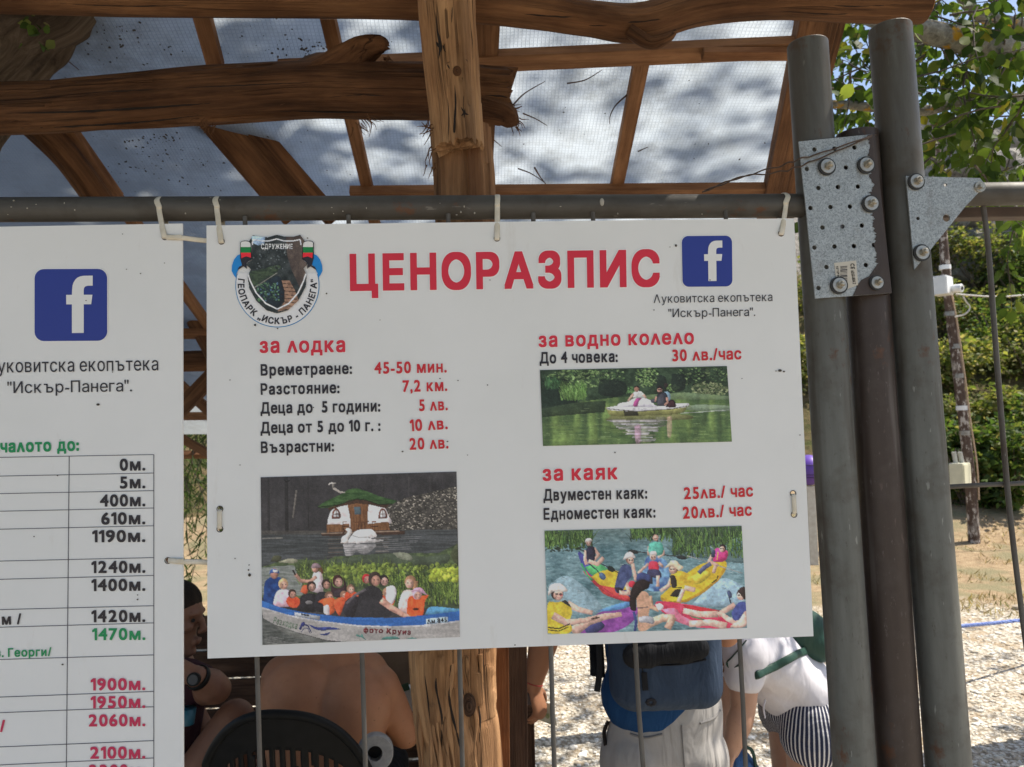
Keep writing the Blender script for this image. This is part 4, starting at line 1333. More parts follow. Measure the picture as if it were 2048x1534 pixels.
def plate_mat():
    t = NT('zinc_plate')
    co = t.coords(attr='wc')
    v = t.n('ShaderNodeTexVoronoi')
    v.inputs['Scale'].default_value = 330
    t.l(co, v.inputs['Vector'])
    f = t.noise(co, 500, 4, .7)
    g = t.noise(co, 22, 5, .6)
    col = t.ramp(f, [(.36, (.20, .22, .22, 1)), (.48, (.34, .355, .35, 1)), (.7, (.44, .46, .455, 1))])
    sp_ = t.n('ShaderNodeSeparateColor')
    t.l(v.outputs['Color'], sp_.inputs[0])
    col = t.mix(.55, col, t.ramp(sp_.outputs[0], [(0., .25), (1., .8)]), 'SOFT_LIGHT')
    col = t.mix(t.ramp(g, [(.55, 0.), (.75, .7)]), col, (.16, .14, .12, 1))
    return t.done(t.pbsdf(col, .42, .45, t.bump(f, .25, .001), .5).outputs[0])
ZINC = plate_mat()
BOLT = plain('bolt_zinc', (.30, .26, .20, 1), (.50, .46, .38, 1), 300, .35, .7)
BOLTW = plain('washer_zinc', (.36, .355, .33, 1), (.46, .455, .43, 1), 120, .4, .5)
RUBBER = plain('bolt_rubber', (.02, .02, .02, 1), (.035, .035, .035, 1), 90, .6)
TIE = plain('nylon_tie', (.60, .54, .42, 1), (.68, .63, .53, 1), 60, .4)
DARK = plain('dark_inside', (.015, .013, .012, 1), (.03, .025, .02, 1), 30, .9)

def pipe_post(name, parent, top, bot, r, y, mat, wall=.004, seed=0, zbot=-.02):
    """Hollow upright pipe through the photo points top and bot."""
    p0, p1 = P(*top, y), P(*bot, y)
    d = (p0 - p1) / (p0.z - p1.z)
    base = p1 + d * (zbot - p1.z)
    mb = MB()
    n = 28
    pts = [base.lerp(p0, i / 24) for i in range(25)]
    mb.tube(pts, r, n, .006, 0, 3, caps=False)
    u = d.normalized()
    # the open top: rim and the first stretch of the bore
    mb.tube([p0, p0 + u * .0015, p0 + u * .0015, p0 - u * .12], [r, r - .0008, r - wall, r - wall], n, 0, 1, caps=False, smooth=False)
    return mb.build(name, mat, parent)
YP = .035
fence = thing('fence_panel', 'grey pipe fence panel with brown post carrying the two white boards', 'fence', P(1660, 1534, YP).xyz * 1)
fence.location.z = 0
mb = MB()
a, b = P(-900, 424, .027), P(1612, 411.5, .027)
mb.tube([a.lerp(b, i / 30) for i in range(31)], .0208, 20, .008, 4, 4)
rail = mb.build('rail', RAILM, fence)
sp = MB()
rs = random.Random(9)
sp.ball(P(1204, 404, .027 - .0205), (.004, .0012, .007), 10)
for k in range(26):
    px = rs.uniform(0, 1590)
    an = rs.uniform(-.8, .8)
    c = P(px, 418, .027)
    sp.ball((c.x, .027 - .0207 * math.cos(an), c.z + .0207 * math.sin(an)), (.001 * rs.uniform(.6, 2.2), .0006, .001 * rs.uniform(.6, 2.2)), 6)
sp.build('paint_splash', plain('splash', (.45, .42, .36, 1), (.3, .27, .22, 1)), rail)['kind'] = 'stuff'
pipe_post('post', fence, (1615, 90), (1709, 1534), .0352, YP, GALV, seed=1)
pipe_post('brown_post', fence, (1713, 270), (1800, 1534), .0365, YP + .012, BROWN, seed=2)
for k, (xt, yt, xb, yb) in enumerate(((514, 1314, 520, 1534), (724, 1307, 731, 1534), (919, 1301, 925, 1534), (1101, 1294, 1111, 1534), (1268, 1286, 1293, 1534), (1480, 1280, 1488, 1534))):
    mb = MB()
    y = .013
    p, q = P(xt, yt, y), P(xb, yb, y)
    d = (q - p) / (p.z - q.z)
    top = p - d * (2.17 - p.z)
    bend = [0, 0, 0, .002, .006, -.003][k]
    pts = [top + d * (2.17 - z) + Vector((bend * math.sin(z * 9), 0, 0)) for z in [2.17 - i * .12 for i in range(18)]]
    mb.tube(pts, .0040, 10, .03, k, 8)
    mb.build('wire_rod', ROD, fence)
for z in (.16, .85):
    mb = MB()
    p = P(1680, 1300, .02)
    mb.tube([(-1.2, .022, z), (.62, .022, z)], .0042, 8)
    mb.build('wire_rod', ROD, fence)

fence2 = thing('fence_panel', 'grey pipe fence panel at the right edge with open wire rods against the hillside', 'fence', P(1890, 1534, YP))
fence2.location.z = 0
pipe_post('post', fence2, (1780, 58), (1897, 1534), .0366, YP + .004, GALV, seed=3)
mb = MB()
a, b = P(1812, 390.5, YP), P(2600, 380, YP)
mb.tube([a.lerp(b, i / 12) for i in range(13)], .0208, 20, .008, 7, 4)
mb.build('rail', RAILM, fence2)
mb = MB()
mb.plank(P(1850, 430, YP + .06), P(2600, 418, YP + .06), (0, 0, 1), .02, .03)
mb.build('rail', plain('dark_rail', (.06, .04, .03, 1), (.09, .06, .045, 1)), fence2)
rods = [[(1966, 412), (1977, 500), (1992, 700), (2017, 1000), (2048, 1260), (2085, 1534)], [(2240, 410), (2290, 1000), (2340, 1534)]]
for r_ in rods:
    mb = MB()
    mb.tube(curve_pts([P(*q, .045) for q in r_] + [P(r_[-1][0] + 30, 2000, .045)], 26), .0046, 10, .03, 3, 8)
    mb.build('wire_rod', ROD, fence2)
mb = MB()
mb.tube(curve_pts([P(1890, 974, .052), P(1960, 970, .052), P(2048, 966, .052), P(2300, 952, .052)], 12), .0042, 10, .03, 5, 8)
mb.build('wire_rod', ROD, fence2)

# ---- connecting plates
def pt_in(px, py, y):
    p = P(px, py, y)
    return (p.x, p.z)
def bolt(parent, px, py, y, r=.0155, seed=0):
    mb = MB()
    c = P(px, py, y)
    n = Vector((.02, -1, .02))
    mb.disc(c, n, r, .0035, 26)
    w_ = mb.build('bolt_washer', RUBBER, parent)
    m2 = MB()
    m2.disc(c + n * .0036, n, r * .80, .002, 26)
    m2.build('bolt_plate', BOLTW, w_)
    m2 = MB()
    n2 = (n + Vector((.22, 0, .10 + .1 * math.sin(seed * 2.1)))).normalized()
    m2.disc(c + n * .0045, n2, r * .48, .0065, 6)
    m2.tube([c + n * .0045 + n2 * .0065, c + n * .0045 + n2 * .0095, c + n * .0045 + n2 * .0110], [r * .31, r * .30, r * .2], 12)
    m2.build('bolt_head', BOLT, w_)
    return w_
YPL = YP - .0365 - .004
plate = thing('joint_plate', 'perforated zinc joint plate with paint-smeared right edge bolted across two posts', 'metal plate', P(1690, 597, YPL))
corners = [(1598, 283), (1748, 268), (1783, 586), (1631, 597)]
rows_ = [[(1629, 299), (1669, 297), (1709, 295)], [(1614, 338), (1692, 335)], [(1637, 376), (1676, 374), (1716, 373)], [(1621, 416), (1661, 414), (1700, 413)],
         [(1645, 455), (1685, 453), (1724, 451)], [(1629, 495), (1669, 493), (1708, 492), (1748, 490)], [(1653, 534), (1732, 530)], [(1637, 576), (1717, 571)]]
mb = MB()
mb.poly([pt_in(*c, YPL) for c in corners], [circ(pt_in(*h, YPL), .0041, 14) for r in rows_ for h in r], thick=.003, f=at_y(YPL))
body = mb.build('plate', ZINC, plate)
# brown paint along the right edge
edge_in = [(1733, 270), (1737, 300), (1735, 340), (1744, 360), (1738, 380), (1742, 400), (1750, 430), (1756, 440), (1748, 460), (1752, 480), (1744, 500), (1735, 512), (1748, 520), (1756, 540), (1764, 556), (1740, 566), (1712, 574), (1706, 586)]
_e = edge_in
edge_in = []
for i in range(110):
    yy_ = 270 + i * 2.4
    edge_in.append((np.interp(yy_, [270, 400, 480, 540, 560], [1737, 1744, 1750, 1752, 1756]) + 9 * mnoise.noise(Vector((yy_ * .05, 1, 0))) + 8 * mnoise.noise(Vector((yy_ * .31, 2, 0))), yy_))
edge_in += [(1738, 552), (1722, 560), (1714, 572), (1708, 586)]
mb = MB()
mb.poly([pt_in(*c, YPL) for c in [(1748.5, 268), (1783.5, 586), (1705, 591.5)] + edge_in[::-1]], f=at_y(YPL - .0006))
mb.build('paint_smear', BROWN, body)
mb = MB()
mb.plank(P(1748, 268, YPL), P(1783, 586, YPL), (0, 1, 0), .05, .003)
fl = mb.build('side_flange', BROWN, body)
fl.location.y += .026
mb = MB()
for h in [(1672, 517)]:
    q = [pt_in(*c, YPL) for c in [(1668, 526), (1712, 521), (1716, 570), (1690, 580), (1674, 574)]]
    mb.poly(q, f=at_y(YPL - .0006))
st = mb.build('sticker', INKMAT('sticker_paper', (.56, .52, .44, 1)), body)
mb = MB()
rs = random.Random(2)
yb_ = 533.0
while yb_ < 572:
    h = rs.choice([.9, 1.3, 2.0])
    mb.poly([pt_in(*c, YPL) for c in [(1680, yb_), (1694, yb_ - 1), (1694, yb_ - 1 + h), (1680, yb_ + h)]], f=at_y(YPL - .0011))
    yb_ += h + rs.choice([.8, 1.2, 1.8])
mb.build('barcode', BLACK, st)
mb = MB()
def vline(mb, text, top, bot, cap, off):
    """Lettering running down the plate."""
    vs, fs, wd = lay(text, off)
    x0, x1 = min(v[0] for v in vs), max(v[0] for v in vs)
    mb.add([P(top[0] + v[1] / CAPH * cap + (bot[0] - top[0]) * (v[0] - x0) / (x1 - x0), lerp(top[1], bot[1], (v[0] - x0) / (x1 - x0)), YPL - .0011) for v in vs], fs)
_VL = vline
vline(mb, 'CE', (1701, 527), (1702, 538), 8, .02)
vline(mb, '6050-80K2', (1702, 541), (1706, 568), 6, .02)
vline(mb, '1717107', (1672, 532), (1676, 562), 4, .02)
mb.build('sticker_text', BLACK, st)
bpy.data.objects.remove(_to)
for k, (px, py) in enumerate(((1653, 334), (1731, 331), (1740, 408), (1677, 571), (1752, 566))):
    bolt(body, px, py, YPL - .0006, .0152 if k != 4 else .013, k)

YT = YP - .0366 - .006
tri = thing('corner_plate', 'triangular zinc corner plate with three bolts joining right post and rail', 'metal plate', P(1830, 540, YT))
mb = MB()
mb.poly([pt_in(*c, YT) for c in [(1812, 352), (1960, 356), (1968, 366), (1962, 380), (1930, 414), (1829, 539)]], [circ(pt_in(1891, 370, YT), .0032, 12), circ(pt_in(1836, 437, YT), .0032, 12), circ(pt_in(1893, 436, YT), .0065, 16)],
        thick=.003, f=at_y(YT))
tb = mb.build('plate', ZINC, tri)
bolt(tb, 1831, 364, YT, .0148)
bolt(tb, 1842, 506, YT, .0148)
mb = MB()
c = P(1959, 374, YT)
mb.disc(c, (0, -1, 0), .0095, .003, 18)
mb.disc(c + Vector((0, -.003, 0)), (0, -1, 0), .0045, .006, 6)
mb.build('bolt_head', BOLT, tb)

# ---- twisted binding wire
wire = MB()
for k in range(2):
    ctl = [P(1405, 384, .10), P(1480, 355, .07), P(1560, 332 + k * 12, .03), P(1600, 318 + k * 14, -.005), P(1660, 300 + k * 8, -.012), P(1735, 274 + k * 2, -.012), P(1756, 268, .03)]
    pts = curve_pts(ctl, 60)
    pts = [p + Vector((0, .0016 * math.cos(i * .9 + k * math.pi), .0016 * math.sin(i * .9 + k * math.pi))) * (1 if i < 34 else .3) for i, p in enumerate(pts)]
    wire.tube(pts, .0013, 6, 0, k)
tag(wire.build('binding_wire', plain('rust_wire', (.05, .035, .028, 1), (.10, .06, .04, 1), 200, .7)), 'rusty twisted binding wire running from the perforated plate to the roof edge', 'wire')

# ---- nylon ties
def tie_loop(px, hole, label, lean=0.0):
    """Tie round the top rail and through a hole of a board."""
    hx, hz = XZ(*hole)
    rc = P(px, 420, .027)
    R_ = .0226
    cz = P(px, 418 - (px - 800) * .007, .027).z
    pts = [Vector((hx, .006, hz)), Vector((hx, -.0035, hz + .001))]
    for a in (200, 180, 150, 120, 90, 60, 30, 0, -40):
        t = math.radians(a)
        pts.append(Vector((lerp(hx, rc.x, .7 if a > 170 else 1), .027 + R_ * math.cos(t), cz + R_ * math.sin(t))))
    pts.append(Vector((hx, .012, hz + .01)))
    mb = MB()
    mb.tube(curve_pts(pts, 46), .0046, 8, flat=((1, 0, 0), 1.0, .22))
    o = mb.build('strap', TIE)
    return o
TG = 'white nylon ties holding the boards'
def tie(o, label, head=None):
    t = thing('cable_tie', label, 'cable tie', (0, 0, 0), TG)
    c = sum((v.co for v in o.data.vertices), Vector()) / len(o.data.vertices)
    t.location = c
    hang(o, t)
    if head is not None:
        mb = MB()
        mb.box(head, (.005, 0, 0), (0, .0035, 0), (0, 0, .0035), .001)
        mb.build('tie_head', TIE, t)
    return t
for px, h, lb in ((323, (330, 474), 'nylon tie from the distance board corner up over the top rail'),
                  (438, (443, 483), 'nylon tie above the crest at the price board left corner'),
                  (995, (994, 477), 'nylon tie at the middle of the price board above its heading'),
                  (1568, (1562, 467), 'nylon tie at the price board corner beside the perforated plate')):
    tie(tie_loop(px, h, lb), lb)
for a, b, lb in (((332, 474), (441, 482), 'short nylon tie bridging the two boards near their top corners'),
                 ((337, 1121), (440, 1127), 'nylon tie bridging the two boards halfway down')):
    p, q = P(*a, -.003), P(*b, .006)
    mb = MB()
    mb.tube(curve_pts([P(*a, .005), p + Vector((.002, 0, 0)), p.lerp(q, .3) + Vector((0, -.003, 0)), p.lerp(q, .6) + Vector((0, .004, 0)), q + Vector((0, .004, 0))], 20), .0042, 8, flat=((0, 0, 1), 1.0, .25))
    tie(mb.build('strap', TIE), lb, p.lerp(q, .24) + Vector((0, -.002, .001)))
for a, b, lb in (((440, 1020), (440, 1057), 'small upright nylon tie through two holes at the price board left side'),
                 ((1586, 989), (1588, 1027), 'small upright nylon tie through two holes at the price board right side')):
    p, q = P(*a, 0), P(*b, 0)
    mb = MB()
    mb.tube(curve_pts([p + Vector((0, .008, 0)), p + Vector((0, -.002, -.001)), p.lerp(q, .5) + Vector((0, -.003, 0)), q + Vector((0, -.002, .001)), q + Vector((0, .008, 0))], 20), .0038, 8, flat=((1, 0, 0), 1.0, .25))
    tie(mb.build('strap', TIE), lb)
# ------------------------------------------------------------------ the shelter: log frame, battens, plastic roof
LOG = wood('log_brown', (.24, .115, .052, 1), (.135, .060, .027, 1), (.042, .019, .010, 1), 1, .75)
LOG2 = wood('log_reddish', (.27, .135, .062, 1), (.17, .078, .036, 1), (.07, .033, .016, 1), 2, .5)
LOGPALE = wood('log_pale', (.60, .365, .19, 1), (.43, .245, .12, 1), (.165, .083, .04, 1), 3, .8)
LOGMID = wood('log_middle', (.46, .26, .13, 1), (.31, .165, .08, 1), (.11, .055, .028, 1), 7, .8)
SAWN = wood('sawn_batten', (.36, .19, .095, 1), (.27, .135, .065, 1), (.16, .075, .036, 1), 4, .15, .03)
SAWNRED = wood('sawn_red', (.30, .125, .05, 1), (.22, .085, .035, 1), (.13, .05, .02, 1), 5, .15, .03)
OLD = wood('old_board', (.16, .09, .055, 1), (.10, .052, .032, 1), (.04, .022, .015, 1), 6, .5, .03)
def sheet_mat():
    t = NT('plastic_sheet')
    co = t.coords(attr='wc')
    n1 = t.noise(co, 1.6, 6, .6)
    n2 = t.noise(co, 9, 6, .7)
    n3 = t.noise(co, 70, 3, .6)
    # woven reinforcement: two crossed line sets
    def lines(axis):
        sp = t.n('ShaderNodeSeparateXYZ')
        t.l(co, sp.inputs[0])
        m = t.n('ShaderNodeMath', operation='MULTIPLY')
        m.inputs[1].default_value = 2 * math.pi / .0105
        t.l(sp.outputs[axis], m.inputs[0])
        s_ = t.n('ShaderNodeMath', operation='SINE')
        t.l(m.outputs[0], s_.inputs[0])
        return t.ramp(s_.outputs[0], [(.55, 0.), (.95, 1.)])
    g = t.mix(1.0, lines(0), lines(1), 'LIGHTEN')
    base = t.ramp(n1, [(.3, (.46, .52, .58, 1)), (.7, (.62, .67, .71, 1))])
    base = t.mix(t.mix(1.0, t.ramp(n2, [(.44, 0.), (.72, .9)]), t.ramp(t.noise(co, 1.1, 4, .6, .5), [(.42, .12), (.66, 1.)]), 'MULTIPLY'), base, (.13, .125, .10, 1))
    sx_ = t.n('ShaderNodeSeparateXYZ')
    t.l(co, sx_.inputs[0])
    mx_ = t.n('ShaderNodeMapRange')
    mx_.inputs['From Min'].default_value = -.35
    mx_.inputs['From Max'].default_value = -1.25
    t.l(sx_.outputs[0], mx_.inputs[0])
    ad_ = t.n('ShaderNodeMath', operation='MULTIPLY_ADD')
    ad_.inputs[1].default_value = .9
    t.l(t.ramp(n2, [(.3, -.25), (.7, .35)]), ad_.inputs[2])
    t.l(mx_.outputs[0], ad_.inputs[0])
    base = t.mix(t.ramp(ad_.outputs[0], [(.1, 0.), (.95, .75)]), base, (.20, .205, .195, 1))      # grime and algae, with the old tree's shade put into the colour
    base = t.mix(t.mix(.22, (0, 0, 0, 1), g), base, (.20, .24, .30, 1))
    sp2 = t.ramp(n3, [(.66, 0.), (.74, 1.)])
    base = t.mix(t.mix(.55, (0, 0, 0, 1), t.mix(1.0, sp2, t.ramp(n2, [(.45, 0.), (.6, 1.)]), 'MULTIPLY')), base, (.03, .028, .02, 1))
    d = t.n('ShaderNodeBsdfDiffuse')
    tr = t.n('ShaderNodeBsdfTranslucent')
    h = t.mix(.5, n2, n3)
    h = t.mix(.35, h, g)
    cr_ = t.noise(t.coords(attr='wc', scale=(2.2, 34, 1)), 2.2, 4, .6, .5)
    h = t.mix(.45, h, cr_)
    bp = t.bump(h, .6, .010)
    for s_ in (d, tr):
        t.l(base, s_.inputs[0])
        t.l(bp, s_.inputs['Normal'])
    mx = t.n('ShaderNodeMixShader')
    mx.inputs[0].default_value = .72
    t.l(d.outputs[0], mx.inputs[1])
    t.l(tr.outputs[0], mx.inputs[2])
    return t.done(mx.outputs[0])
SHEET = sheet_mat()
pav = thing('shelter', 'rustic log shelter with a translucent plastic sheet roof behind the boards', 'shelter', (0.15, .45, 0))
# roof sheet
def roof_edge_x(y):       # right edge of the sheet
    a, b = RP(1606, 70), RP(1522, 385)
    return a.x + (b.x - a.x) * (y - a.y) / (b.y - a.y)
y0, y1 = -.15, CAM[1] + 4.85
nx, ny = 120, 110
vs, fs, wc = [], [], []
for j in range(ny):
    y = lerp(y0, y1, j / (ny - 1))
    xr = roof_edge_x(y) + .03
    for i in range(nx):
        x = lerp(-2.9, xr, i / (nx - 1))
        s_ = mnoise.noise(Vector((x * 1.6, y * 1.6, 0))) * .014 + mnoise.noise(Vector((x * 6, y * 6, 3))) * .004
        vs.append((x, y, roof_z(y) + s_))
        wc.append((x, y, 0))
for j in range(ny - 1):
    for i in range(nx - 1):
        a = j * nx + i
        fs.append((a, a + 1, a + nx + 1, a + nx))
mb = MB()
mb.add(vs, fs, wc, smooth=True)
mb.build('roof_sheet', SHEET, pav)
# battens running down the slope, on the under side of the sheet
def slope_batten(top, bot, wpx, off=.022, mat=SAWN, thk=.032):
    mb = MB()
    a, b = RP(*top, off), RP(*bot, off)
    d = (b - a).normalized()
    wid = wpx / F * ((a - Vector(CAM)).length)
    side = Vector((1, 0, 0))
    mb.plank(a, b, side, wid, thk, .002)
    return mb.build('batten', mat, pav)
slope_batten((372, -90), (432, 132), 30)
slope_batten((655, 30), (738, 388), 26)
slope_batten((118, 235), (232, 395), 26)
slope_batten((1283, 120), (1231, 382), 28)
slope_batten((1336, -60), (1290, 92), 28)
slope_batten((978, -60), (964, 392), 46, .05, LOG2, .05)
slope_batten((735, 388), (830, 760), 20)
slope_batten((232, 395), (420, 655), 20)
# the wide edge rafter
a, b = RP(1640, 40, .05), RP(1560, 392, .05)
mb = MB()
mb.plank(a + (a - b).normalized() * .6, b + (b - a).normalized() * 1.9, (1, 0, 0), .115, .05)
mb.build('edge_rafter', LOG2, pav)
def cross_batten(a, b, wpx, off, mat=SAWN, thk=.03):
    mb = MB()
    p, q = RP(*a, off), RP(*b, off)
    dist = ((p + q) / 2 - Vector(CAM)).length
    mb.plank(p, q, (0, 1, -ROOF_K), wpx / F * dist * 1.25, thk, .002)
    return mb.build('batten', mat, pav)
cross_batten((560, 141), (1600, 94), 30, .065, SAWN, .028)
cross_batten((1405, 108), (1590, 108), 16, .095, SAWN, .02)
cross_batten((700, 384), (1600, 376), 14, .05)
cross_batten((-200, 1010 - 350), (420, 668), 16, .05)
cross_batten((-200, 838), (420, 832), 14, .05)
cross_batten((-200, 912), (700, 908), 20, .03)
# logs across
def log(name, ctl, r, mat, seed, amp=.07, jag=(0, 0), n=26, cnt=60, parent=pav, freq=5, ridge=.035):
    mb = MB()
    pts = curve_pts(ctl, cnt)
    if isinstance(r, (list, tuple)):
        rr = [np.interp(i / (cnt - 1) * (len(r) - 1), range(len(r)), r) for i in range(cnt)]
    else:
        rr = r
    mb.tube(pts, rr, max(n, 44) if ridge else n, amp, seed, freq, ridge=ridge, jag=jag)
    return mb, mb.build(name, mat, parent)
yt = .40
_, top_log = log('log_beam', [P(x, y, yt) for x, y in ((-700, -20), (0, -12), (300, -2), (640, 2), (880, 6), (1060, 20), (1180, 38), (1278, 47), (1400, 14), (1560, 0), (1700, 4), (1847, 6))],
                 [.039, .039, .038, .038, .040, .041, .038, .043, .042, .042, .045, .047], LOG2, 3, .06, n=48, cnt=130, ridge=.03)
mb = MB()
c = P(1847, 6, yt)
mb.tube([c + Vector((-.002, 0, 0)), c + Vector((.004, .0, 0))], [.0425, .0415], 24, .05, 3)
mb.build('cut_end', LOGPALE, top_log)
mb = MB()
mb.tube(curve_pts([P(1262, 60, yt - .02), P(1300, 84, yt - .03), P(1330, 78, yt - .045), P(1352, 62, yt - .05)], 14), [.02, .018, .018, .017, .016, .015, .014, .013, .012, .011, .01, .009, .007, .004], 10, .25, 5)
mb.build('branch_stub', LOG, top_log)
ym = .50
_, mid_log = log('log_beam', [P(x, y, ym) for x, y in ((-700, 236), (0, 219), (200, 208), (420, 192), (600, 181), (760, 183), (900, 186), (1018, 193))],
                 [.058, .060, .061, .066, .066, .066, .065, .064], LOG, 8, .075, (0, .016), 64, 130, ridge=.075)
mb = MB()
pts = curve_pts([P(560, 190, ym + .0), P(650, 150, ym - .015), P(700, 124, ym - .03), P(730, 98, ym - .035), P(758, 88, ym - .04), P(775, 92, ym - .04)], 20)
mb.tube(pts, [.05, .05, .05, .049, .048, .046, .044, .042, .039, .036, .033, .030, .027, .025, .023, .021, .020, .018, .015, .008], 18, .42, 6, 11, jag=(0, .014))
mb.build('broken_branch', LOG, mid_log)
mb = MB()
mb.tube(curve_pts([P(962, 215, ym - .05), P(1008, 226, ym - .05), P(1024, 238, ym - .05), P(1036, 246, ym - .05)], 14), [.03, .03, .029, .028, .027, .026, .025, .024, .022, .02, .017, .014, .01, .004], 14, .3, 9, 11, jag=(0, .006))
mb.build('broken_knot', LOG, mid_log)
rs = random.Random(6)
def fibres(name, spots, parent, mat, r=.0012):
    mb = MB()
    for px, py, y, cnt, ln, dr in spots:
        for k in range(cnt):
            p = P(px + rs.uniform(-10, 10), py + rs.uniform(-10, 10), y + rs.uniform(-.015, .015))
            pts = [p]
            d = Vector((dr[0] + rs.uniform(-.6, .6), rs.uniform(-.5, .2), dr[1] + rs.uniform(-.5, .5))).normalized()
            for i in range(5):
                d = (d + Vector((rs.uniform(-.5, .5), rs.uniform(-.4, .4), rs.uniform(-.5, .3)))).normalized()
                pts.append(pts[-1] + d * ln / 5)
            mb.tube(curve_pts(pts, 10), [r * (1 - i / 11) + .0003 for i in range(10)], 5, .3, k)
    o = mb.build(name, mat, parent)
    o['kind'] = 'stuff'
    return o
fibres('bark_fibres', [(408, 240, ym - .06, 8, .03, (-.6, -.4)), (425, 248, ym - .05, 5, .025, (0, -1)), (715, 246, ym - .05, 7, .03, (.7, -.7)), (735, 236, ym - .05, 6, .04, (.8, -.5)), (770, 120, ym - .03, 10, .025, (.5, -.4)),
                       (1020, 215, ym - .02, 16, .022, (1, 0)), (1030, 245, ym - .04, 10, .025, (.6, -.7)), (860, 245, ym - .06, 3, .03, (-.5, -.5))], mid_log, LOG)
# upright log in front, ends above the rail
yu = .26
_, up = log('log_post', [P(x, y, yu) for x, y in ((880, -420), (886, -200), (893, 0), (901, 120), (910, 220), (917, 296))], [.059, .059, .058, .057, .054, .052], LOGPALE, 12, .07, (0, .010), 56, 90, freq=7, ridge=.06)
for px, py, r in ((914, 142, .0095),):
    mb = MB()
    c = P(px, py, yu - .055)
    for q in range(3):
        ring = [c + Vector((math.cos(a) * (r - q * .0035) * .8, 0, math.sin(a) * (r - q * .0035))) for a in [2 * math.pi * i / 14 for i in range(14)]]
        mb.tube(ring, .0018, 6, .3, q, close=True)
    mb.ball(c, (.004, .003, .004), 8)
    mb.build('knot', LOG, up)
fibres('bark_fibres', [(868, 258, yu - .02, 6, .03, (-.9, -.3)), (866, 300, yu, 5, .03, (-.6, -.8)), (862, 330, yu, 4, .025, (-.5, -.9))], up, LOG)
# timber stump below it
mb = MB()
a, b = P(928, 296, yu + .03), P(944, 700, yu + .03)
mb.tube(curve_pts([P(922, 262, yu + .075), P(927, 330, yu + .075), P(930, 400, yu + .075), P(936, 700, yu + .075)], 60), .064, 56, .05, 17, 6, ridge=.07)
lowp = mb.build('timber_post', LOGMID, pav)
mb = MB()
mb.plank(P(948, 292, yu + .02), P(962, 700, yu + .02), (1, 0, 0), .026, .03, .003)
mb.build('timber_cleat', SAWN, lowp)
# thick post that stands on the ground
yb2 = .40
b0 = P(905, 1300, yb2)
_, gp = log('log_post', [Vector((b0.x + .03, yb2, -.05)), Vector((b0.x + .02, yb2, .35)), P(920, 1534, yb2), P(908, 1420, yb2), P(902, 1300, yb2), P(908, 1100, yb2), P(925, 800, yb2)],
            [.096, .092, .087, .091, .097, .085, .065], LOGPALE, 21, .11, (0, 0), 64, 140, freq=5, ridge=.045)
mb = MB()
c = P(938, 1410, yb2 - .085)
for q in range(4):
    ring = [c + Vector((math.cos(a) * (.016 - q * .0038) * .75, -.002 * q, math.sin(a) * (.022 - q * .005))) for a in [2 * math.pi * i / 16 for i in range(16)]]
    mb.tube(ring, .0026, 6, .35, q, 30, close=True)
mb.ball(c, (.006, .006, .009), 8)
mb.build('knot', OLD, gp)
# long raised grain ridges on the post
mb = MB()
for k in range(16):
    x = 828 + k * 10 + rs.uniform(-4, 4)
    if 915 < x < 960 and rs.random() < .7:
        continue
    pts = []
    ph = rs.uniform(0, 6)
    for i in range(12):
        py = 1290 + i * 24
        bx = (12 * math.exp(-((py - 1410) / 50) ** 2)) * (1 if x > 937 else -1) * math.exp(-abs(x - 937) / 40)
        xx = x + 6 * math.sin(py / 80 + ph) + bx + (py - 1290) * .09 * (1 - (x - 820) / 170)
        p = P(xx, py, yb2)
        u = (p.x - P(908, py, yb2).x) / .09
        u = max(-.97, min(.97, u))
        pts.append(Vector((p.x, yb2 - .092 * math.sqrt(1 - u * u) + .003, p.z)))
    mb.tube(curve_pts(pts, 40), [.004 + .002 * math.sin(i * .4 + ph) for i in range(40)], 8, .3, k, 12)
mb.build('grain_ridges', LOGPALE, gp)
mb = MB()
mb.plank(P(1002, 1200, .46), P(1008, 1760, .46), (1, 0, 0), .030, .05, .002)
mb.build('red_batten', SAWNRED, pav)
mb = MB()
mb.plank(P(1032, 1200, .56), P(1040, 2100, .56), (1, 0, 0), .048, .03, .002)
mb.build('side_board', OLD, pav)
# braces on the left
mb = MB()
mb.plank(P(392, 180, .95), P(600, 425, 1.15), (1, .2, .5), .125, .05, .004)
mb.build('brace', LOG2, pav)
mb = MB()
mb.plank(P(476, 220, 1.0), P(668, 440, 1.2), (1, .2, .5), .058, .06, .004)
mb.build('brace', LOG, pav)
mb, _o = log('brace', [P(60, 235, .90), P(140, 320, .98), P(215, 425, 1.06)], [.046, .04, .04], LOG2, 31, .06, cnt=30)
# far frame seen between the boards
fy = 2.2
mb, _o = log('brace', [P(320, 540, fy), P(380, 615, fy), P(440, 720, fy)], [.05, .05, .05], LOG2, 33, .05, cnt=24)
mb, _o = log('log_beam', [P(-300, 735, fy + .2), P(390, 722, fy + .2), P(900, 712, fy + .2)], [.05, .05, .05], LOG, 34, .05, cnt=30)
mb = MB()
mb.plank(P(330, 850, fy + .1), P(470, 705, fy + .1), (1, 0, 1), .07, .04)
mb.build('brace', LOG2, pav)
mb = MB()
mb.plank(P(350, 760, fy + .3), P(450, 850, fy + .3), (1, 0, -1), .045, .04)
mb.build('brace', SAWN, pav)
mb = MB()
mb.plank(P(300, 840, fy + .5), P(430, 915, fy + .5), (0, 0, 1), .04, .04)
mb.build('brace', SAWN, pav)
for x in (-1.9, .98):
    log('log_post', [Vector((x, 3.3, -.05)), Vector((x + .02, 3.3, 1)), Vector((x, 3.3, roof_z(3.3) - .03))], [.07, .065, .06], LOG2, 40 + int(x * 3), .06, cnt=24)
